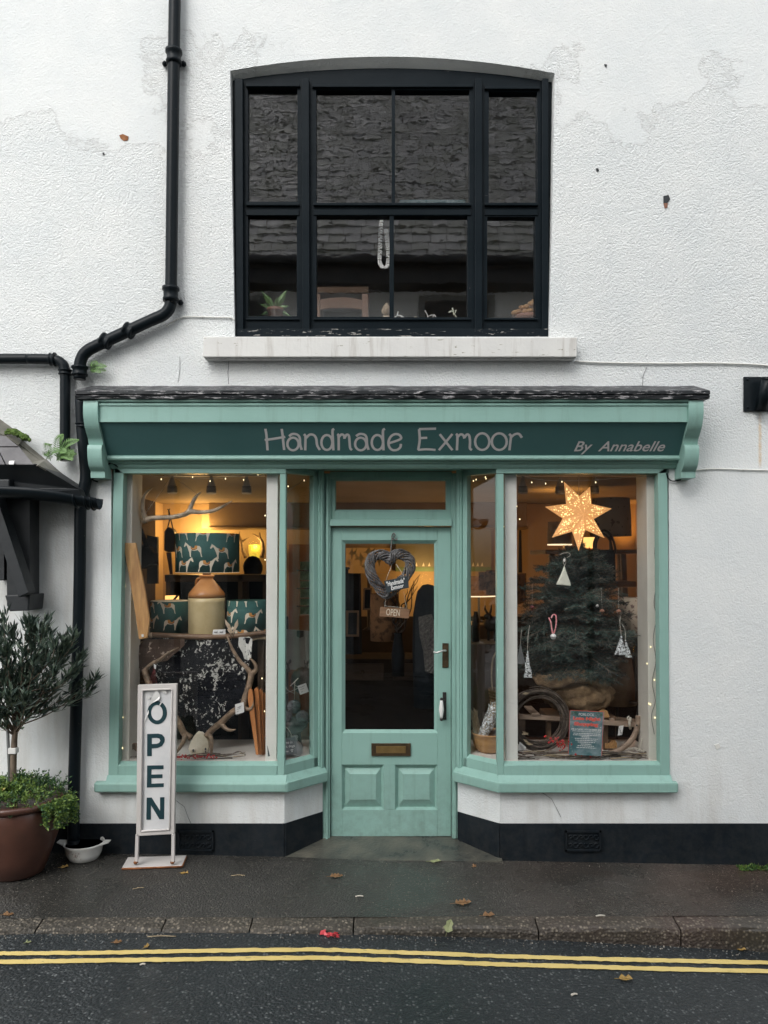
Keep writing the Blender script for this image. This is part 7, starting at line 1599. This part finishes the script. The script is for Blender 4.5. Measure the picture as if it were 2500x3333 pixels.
for px in (1110, 1280): m = MB(); m.rect(px, 2160, px + 140, 2215, 1.485, 1.52); m.ell(P(px + 70, 2187, 1.48), .018, 8, 6); part('drawer', m, M['darkwood'], T, .004)
for poly, y, lab in (([(1180, 1986), (1206, 1986), (1211, 1914), (1184, 1914)], 1.2, 'small dark picture frame leaning behind the door glass at left'), ([(1126, 2072), (1168, 2072), (1168, 1988), (1126, 1988)], 1.1, 'dark picture frame at the left edge of the door glass')):
    x0, x1, ya_, yb_ = min(p[0] for p in poly), max(p[0] for p in poly), min(p[1] for p in poly), max(p[1] for p in poly)
    T = thing('picture_frame', lab, 'frame', P(x0, yb_, y), 'frames behind the door'); m = MB(); m.slab(poly, y, y + .03, 0, [[(x0 + 6, yb_ - 6), (x1 - 7, yb_ - 6), (x1 - 5, ya_ + 6), (x0 + 8, ya_ + 6)]]); part('frame', m, M['midwood'], T); m = MB(); m.rect(x0 + 3, ya_ + 3, x1 - 3, yb_ - 3, y + .02, y + .025); part('picture', m, M['bluebag'], T)
T = thing('clothes_rail', 'row of dark garments hanging at the left behind the door glass', 'clothes rail', P(1150, 2200, 1.25)); m = MB(); m.tube([P(1080, 1850, 1.3), P(1180, 1850, 1.3)], .01); part('rail', m, M['iron'], T)
for px in (1096, 1122, 1148): m = drape([(px, 1852), (px + 26, 1852), (px + 30, 2130), (px - 4, 2130)], 1.3, lambda a, b: .02 * math.sin(a / 4.5), 8, .03); part('garment', m, M['bluebag'], T)

# ================= upstairs window ledge =================
zl = PZ(1040, .2)
def ledge(px, Y=.27): return Vector((PX(px, Y), Y, zl))
T = thing('potted_houseplant', 'green houseplant in a terracotta pot in the left upstairs pane', 'plant', ledge(897)); c_ = ledge(897); m = MB(); m.lathe([(.038, 0), (.052, .07), (.058, .072), (.058, .092), (.05, .092)], c_, 20); part('pot', m, M['terra'], T); m = MB()
for dx, dz, L_, W_ in ((-.9, 1.1, .15, .045), (.8, 1.2, .15, .045), (-1, .3, .11, .035), (1, .15, .10, .035), (-.4, .2, .09, .035), (.4, .9, .08, .03), (1.0, -.5, .12, .03), (-1, -.4, .11, .03), (.1, .5, .08, .03)): m.leaf(c_ + Vector((0, 0, .09)), Vector((dx, R.uniform(-.5, .1), dz)), Vector((dz, .3, -dx)), L_, W_, 0, .2)
part('foliage', m, M['fern'], T)
T = thing('wooden_chair', 'brown ladder-back chair seen through the upstairs window', 'chair', Vector((PX(1113, .55), .55, zf))); Y = .5
for a, b_ in ((1022, 1042), (1178, 1199)): m = MB(); m.box(PX(a, Y), PX(b_, Y), Y, Y + .04, zf, PZ(956, Y)); part('back_post', m, M['chairwood'] if 'chairwood' in M else M['midwood'], T, .005)
m = MB(); m.slab([(1042, 1008), (1075, 1003), (1145, 1003), (1179, 1008), (1179, 976), (1145, 969), (1110, 967), (1075, 969), (1042, 975)], Y + .005, Y + .03); part('back_rail', m, M['chairwood'] if 'chairwood' in M else M['midwood'], T, .004)
m = MB(); m.box(PX(1022, Y), PX(1199, Y), Y - .0, Y + .40, zf + .42, zf + .46); part('seat', m, M['midwood'], T)
for a in (1024, 1180): m = MB(); m.box(PX(a, Y), PX(a + 16, Y), Y + .36, Y + .40, zf, zf + .42); part('front_leg', m, M['midwood'], T)
c_ = ledge(1258); m = MB(); m.lathe([(.055, 0), (.06, .012), (.045, .032), (.022, .042), (.020, .05)], c_, 18, sq=.6); m.ell(c_ + Vector((0, -.005, .082)), (.027, .028, .038), 16, 10); m.ell(c_ + Vector((0, 0, .122)), (.012, .012, .01), 10, 6); m.ell(c_ + Vector((0, -.034, .08)), (.005, .006, .009), 8, 5)
for s_ in (-1, 1): m.ell(c_ + Vector((s_ * .028, 0, .076)), (.005, .008, .018), 8, 6); m.ell(c_ + Vector((s_ * .011, -.029, .088)), (.007, .003, .002), 8, 4)
m.ell(c_ + Vector((0, -.030, .062)), (.009, .003, .002), 8, 4)
solo('stone_bust', m, M['stonebust'], 'small carved stone head and shoulders on the upstairs ledge', 'bust')
def ledge_solo(name, px, lab, cat, mat, build):
    m = MB(); build(m, ledge(px)); solo(name, m, M[mat], lab, cat)
def coral(m, c_):
    for pts in ([(0, 0), (-.012, .03), (.006, .05), (.012, .075)], [(.004, .05), (.035, .045), (.055, .03), (.075, .012)], [(.03, .045), (.048, .02), (.05, 0)]): m.tube(smooth([c_ + Vector((a, 0, b_)) for a, b_ in pts], 4), .004, 6)
ledge_solo('white_branch', 1290, 'white forked branch beside the stone head on the upstairs ledge', 'branch', 'chalk', coral)
ledge_solo('sea_shell', 1352, 'small pale shell in the upstairs ledge row', 'shell', 'stonebust', lambda m, c_: (m.ell(c_ + Vector((0, 0, .014)), (.028, .02, .016), 12, 7), m.ell(c_ + Vector((0, 0, .03)), (.018, .014, .012), 10, 6)))
ledge_solo('wire_dish', 1405, 'little red dish with a white wire frame on the upstairs ledge', 'dish', 'terra', lambda m, c_: m.box(c_.x - .03, c_.x + .03, c_.y - .02, c_.y + .02, c_.z, c_.z + .02))
m = MB(); c_ = ledge(1405); m.tube(smooth([c_ + Vector((-.028, -.02, .02)), c_ + Vector((-.03, -.02, .045)), c_ + Vector((-.045, -.02, .075))], 4), .003, 5); m.tube(smooth([c_ + Vector((-.028, -.02, .035)), c_ + Vector((.0, -.02, .045)), c_ + Vector((.02, -.02, .042)), c_ + Vector((.032, -.02, .02))], 4), .003, 5); m.tube(smooth([c_ + Vector((.006, -.02, .02)), c_ + Vector((.012, -.02, .042)), c_ + Vector((.03, -.02, .03))], 4), .0025, 5); solo('white_wire', m, M['chalk'], 'bent white wire loop standing in the little red dish', 'wire')
m = MB(); c_ = ledge(1482)
for pts in ([(.02, 0), (.01, .03), (-.005, .055), (-.02, .075), (-.04, .07)], [(-.01, .05), (-.012, .075), (-.018, .095)], [(-.005, .055), (.004, .08)]):
    q = smooth([c_ + Vector((a, 0, b_)) for a, b_ in pts], 4); m.tube(q, .0035, 6); [m.ell(p, .006, 6, 5) for p in q[-4:]]
solo('succulent_sprig', m, M['felt'], 'pale succulent sprig on the upstairs ledge before the right mullion', 'plant')
T = thing('gourd_basket', 'heap of tan gourds in a shallow dish in the right upstairs pane', 'gourds', ledge(1722)); c_ = ledge(1722); m = MB(); m.lathe([(.07, 0), (.105, .02), (.11, .045), (.09, .045)], c_, 20, sq=.7); part('dish', m, M['terra'], T); m = MB()
for a, z, l_ in ((-.095, .055, .03), (-.07, .07, .028), (-.05, .095, .022), (-.03, .06, .026), (-.02, .10, .024), (.0, .075, .026), (.01, .115, .024), (.03, .085, .028), (.03, .135, .022), (.05, .105, .026), (.05, .15, .022), (.06, .06, .03)): m.ell(c_ + Vector((a, R.uniform(-.04, .0), z)), (l_, .02, .018), 10, 7, rot=Matrix.Rotation(R.uniform(-.6, .6), 3, 'Y'))
part('gourds', m, M['gourd'], T)
m = MB(); c_ = ledge(1650); m.prism([c_, c_ + Vector((.06, 0, 0)), c_ + Vector((.058, 0, .045)), c_ + Vector((.03, 0, .028))], (0, .02, 0)); solo('grey_shell', m, M['grey'], 'grey angular shell left of the gourds upstairs', 'shell', None, .004)
T = thing('shell_garland', 'looped garland of small white shells hanging inside the upstairs window', 'garland', P(1250, 880, .2)); m = MB(); s_ = MB(); lp_ = smooth([P(a, b_, .2) for a, b_ in ((1242, 714), (1238, 760), (1237, 810), (1236, 850), (1243, 868), (1252, 872), (1262, 862), (1264, 820), (1260, 780), (1257, 748))], 6); s_.tube(lp_, .002, 5)
for i, p in enumerate(lp_):
    for sd_ in (-1, 1): m.ell(p + Vector((sd_ * .007, -.003, R.uniform(-.003, .003))), (.0085, .006, .0065), 7, 5, rot=Matrix.Rotation(sd_ * .5, 3, 'Y'))
part('shells', m, M['chalk'], T); part('thread', s_, M['palestick'], T)
m = MB(); m.rect(1300, 650, 1515, 661, .165, .18); solo('glass_shelf_edge', m, M['tealglass'] if 'tealglass' in M else M['grey'], 'pale teal strip along the foot of the upper right centre pane', 'strip')
# ================= garden behind and houses opposite =================
m = MB()
for i in range(2600):
    p = Vector((R.uniform(-2.2, 1.6), R.uniform(4.2, 4.9), R.uniform(-.3, 2.6))); m.leaf(p, Vector((R.uniform(-1, 1), R.uniform(-1, .3), R.uniform(-1, 1))), Vector((R.uniform(-1, 1), R.uniform(-1, 1), 1)), R.uniform(.06, .14), R.uniform(.03, .07))
m.box(-2.3, 1.7, 4.6, 5.1, -.4, 2.5); solo('garden_hedge', m, M['hedge'], 'green garden foliage seen through the panes of the back door', 'hedge')
OB = thing('opposite_house', 'slate roofed house across the street, seen only as a reflection in the windows', 'house', (0, -7.2, 0)); yo = -7.2
HW = 3.2
m = MB(); m.box(-HW, HW, yo - 6, yo, -.45, 4.9); part('lower_wall', m, M['rubble'], OB)
m = MB(); m.box(-HW, HW, yo - 6, yo - .01, 4.901, 6.55); part('upper_wall', m, M['whiteopp'], OB)
ze, zr_ = 6.45, 12.9
m = MB(); A0, A1 = Vector((0, yo + .45, ze)), Vector((0, yo - 4.7, zr_)); up = (A1 - A0); nr = Vector((0, up.z, -up.y)).normalized(); nc = 34
for k in range(nc):   # slate courses, each lapping the one below, with staggered joints
    a, b_ = A0 + up * (k / nc), A0 + up * ((k + 1.12) / nc); x = -HW - .3 - (.13 if k % 2 else 0)
    while x < HW + .3:
        w = R.uniform(.24, .30); l = R.uniform(.02, .034); q = [Vector((x + .004, a.y, a.z)) + nr * l, Vector((x + w - .006, a.y, a.z)) + nr * (l + R.uniform(-.006, .006)), Vector((x + w - .006, b_.y, b_.z)) + nr * .004, Vector((x + .004, b_.y, b_.z)) + nr * .004]
        m.add(q + [q[0] - nr * .03, q[1] - nr * .03], [(0, 1, 2, 3), (4, 5, 1, 0)], R.randint(0, 1)); x += w
m.prism([(-HW - .2, A0.y, A0.z), (HW + .2, A0.y, A0.z), (HW + .2, A1.y, A1.z), (-HW - .2, A1.y, A1.z)], (0, -.06, -.12), 2)
m.prism([(-HW - .2, yo - 4.7, zr_), (HW + .2, yo - 4.7, zr_), (HW + .2, yo - 9, ze), (-HW - .2, yo - 9, ze)], (0, .06, -.12), 0)
part('roof', m, [pm('slate_grey', (.24, .24, .24), (.38, .38, .37), 1.5, .35), pm('slate_mossy', (.17, .18, .15), (.33, .33, .31), 2.5, .4), M['plainblack']], OB)
m = MB(); m.tube([(-HW - .2, yo + .5, ze - .02), (HW + .2, yo + .5, ze - .02)], .08, 8); m.box(-HW - .1, HW + .1, yo + .02, yo + .40, ze - .34, ze - .02); part('eaves_gutter', m, M['plainblack'], OB)
for x in (-2.4, 1.15):
    m = MB(); m.box(x - .6, x + .6, yo - .02, yo + .03, 5.0, 6.05); w = part('window', m, M['grey'], OB); m = MB(); m.box(x - .5, x + .5, yo + .03, yo + .04, 5.08, 5.96); part('pane', m, M['plainblack'], w)
for x in (-1.9, 1.7):
    m = MB(); m.box(x - .65, x + .65, yo, yo + .05, 1.0, 2.5); w = part('window', m, M['grey'], OB); m = MB(); m.box(x - .55, x + .55, yo + .05, yo + .06, 1.1, 2.4); part('pane', m, M['plainblack'], w)
m = MB(); m.box(-.5, .5, yo, yo + .05, -.3, 2.1); part('door', m, M['darkwood'], OB)
for s_, lab in ((-1, 'low stone outbuilding left of the opposite house, seen only in reflections'), (1, 'low stone outbuilding right of the opposite house, seen only in reflections')):
    OU = thing('outbuilding', lab, 'outbuilding', (s_ * 4.6, yo, 0)); m = MB(); m.box(min(s_ * 3.3, s_ * 6), max(s_ * 3.3, s_ * 6), yo - 4, yo, -.45, 3.6); part('wall', m, M['rubble'], OU)
    m = MB(); m.prism([(min(s_ * 3.25, s_ * 6.1), yo + .3, 3.5), (max(s_ * 3.25, s_ * 6.1), yo + .3, 3.5), (max(s_ * 3.25, s_ * 6.1), yo - 2, 4.9), (min(s_ * 3.25, s_ * 6.1), yo - 2, 4.9)], (0, -.04, -.1)); part('roof', m, M['roofslate'], OU)

# ================= lamps that are lit in the shop, and one added fill light =================
def lampl(name, loc, power, col=(1, .56, .17), r=.06):
    l = bpy.data.lights.new(name, 'POINT'); l.energy = power; l.color = col; l.shadow_soft_size = r; o = bpy.data.objects.new(name, l); COL.objects.link(o); o.location = loc; return o
LP = 1.0
lampl('lamp_or_fill', P(650, 1735, 2.95), 11 * LP); lampl('lamp_or_fill', P(830, 1768, 2.98), 1.6 * LP, (1, .62, .18)); lampl('lamp_or_fill', P(676, 1800, .47), 1.3 * LP, (1, .72, .4))
lampl('lamp_or_fill', P(1385, 1888, 2.95), 2.8 * LP); lampl('lamp_or_fill', P(1200, 1830, 1.4), .8 * LP); lampl('lamp_or_fill', P(1500, 1945, 2.5), 3 * LP)  # third light is fill added to brighten the painting and back wall
lampl('lamp_or_fill', P(1820, 1745, 1.6), 5.5 * LP, (1, .5, .13)); lampl('lamp_or_fill', P(1918, 1765, 2.1), 2.5 * LP, (1, .45, .1)); lampl('lamp_or_fill', P(1870, 1675, .31), .5 * LP, (1, .6, .25), .04)
lampl('lamp_or_fill', P(2085, 2120, 1.7), 3 * LP, (1, .36, .06))
l = bpy.data.lights.new('wall_uplight', 'SPOT'); l.energy = 22 * LP; l.color = (1, .42, .08); l.spot_size = rad(62); l.spot_blend = .6; l.shadow_soft_size = .03
o = bpy.data.objects.new('wall_uplight', l); COL.objects.link(o); o.location = P(2055, 1895, 2.95); o.rotation_euler = (rad(180 - 4), 0, 0)

# ================= sky, sun, camera =================
W = bpy.data.worlds.new('World'); S.world = W; W.use_nodes = True; N = W.node_tree.nodes; L = W.node_tree.links
bg = N['Background']; sk = N.new('ShaderNodeTexSky'); sk.sky_type = 'NISHITA'; sk.sun_disc = False; sk.sun_elevation = rad(44); sk.sun_rotation = rad(205); sk.dust_density = 4; sk.air_density = 1.2
hs_ = N.new('ShaderNodeHueSaturation'); hs_.inputs['Saturation'].default_value = .18; L.new(sk.outputs[0], hs_.inputs['Color']); L.new(hs_.outputs[0], bg.inputs['Color']); bg.inputs['Strength'].default_value = .15
sl = bpy.data.lights.new('sun', 'SUN'); sl.energy = .38; sl.angle = rad(80); sl.color = (1, .985, .96); so = bpy.data.objects.new('sun', sl); COL.objects.link(so)
el_, az = rad(44), rad(205); dv = Vector((math.sin(az) * math.cos(el_), math.cos(az) * math.cos(el_), math.sin(el_))); so.rotation_euler = dv.to_track_quat('Z', 'Y').to_euler()
so.location = dv * 20
cd = bpy.data.cameras.new('camera'); co_ = bpy.data.objects.new('camera', cd); COL.objects.link(co_); S.camera = co_
co_.location = (0, CAMY, CAMZ); co_.rotation_euler = (rad(90), 0, 0); cd.sensor_fit = 'VERTICAL'; cd.sensor_height = 36; cd.sensor_width = 27; cd.lens = 27 * (2500 / 2499.75); cd.shift_y = (HOR - 1666.5) / 3333; cd.clip_end = 500; cd.clip_start = .05
S.view_settings.view_transform = 'Standard'; S.view_settings.look = 'None'; S.view_settings.gamma = 1; S.view_settings.exposure = EXPO
S.cycles.use_denoising = True; S.cycles.max_bounces = 8; S.cycles.transparent_max_bounces = 16; S.cycles.sample_clamp_indirect = 6; S.cycles.caustics_reflective = False; S.cycles.caustics_refractive = False
for k in ('bulb', 'glowwhite'): M[k].cycles.emission_sampling = 'NONE'
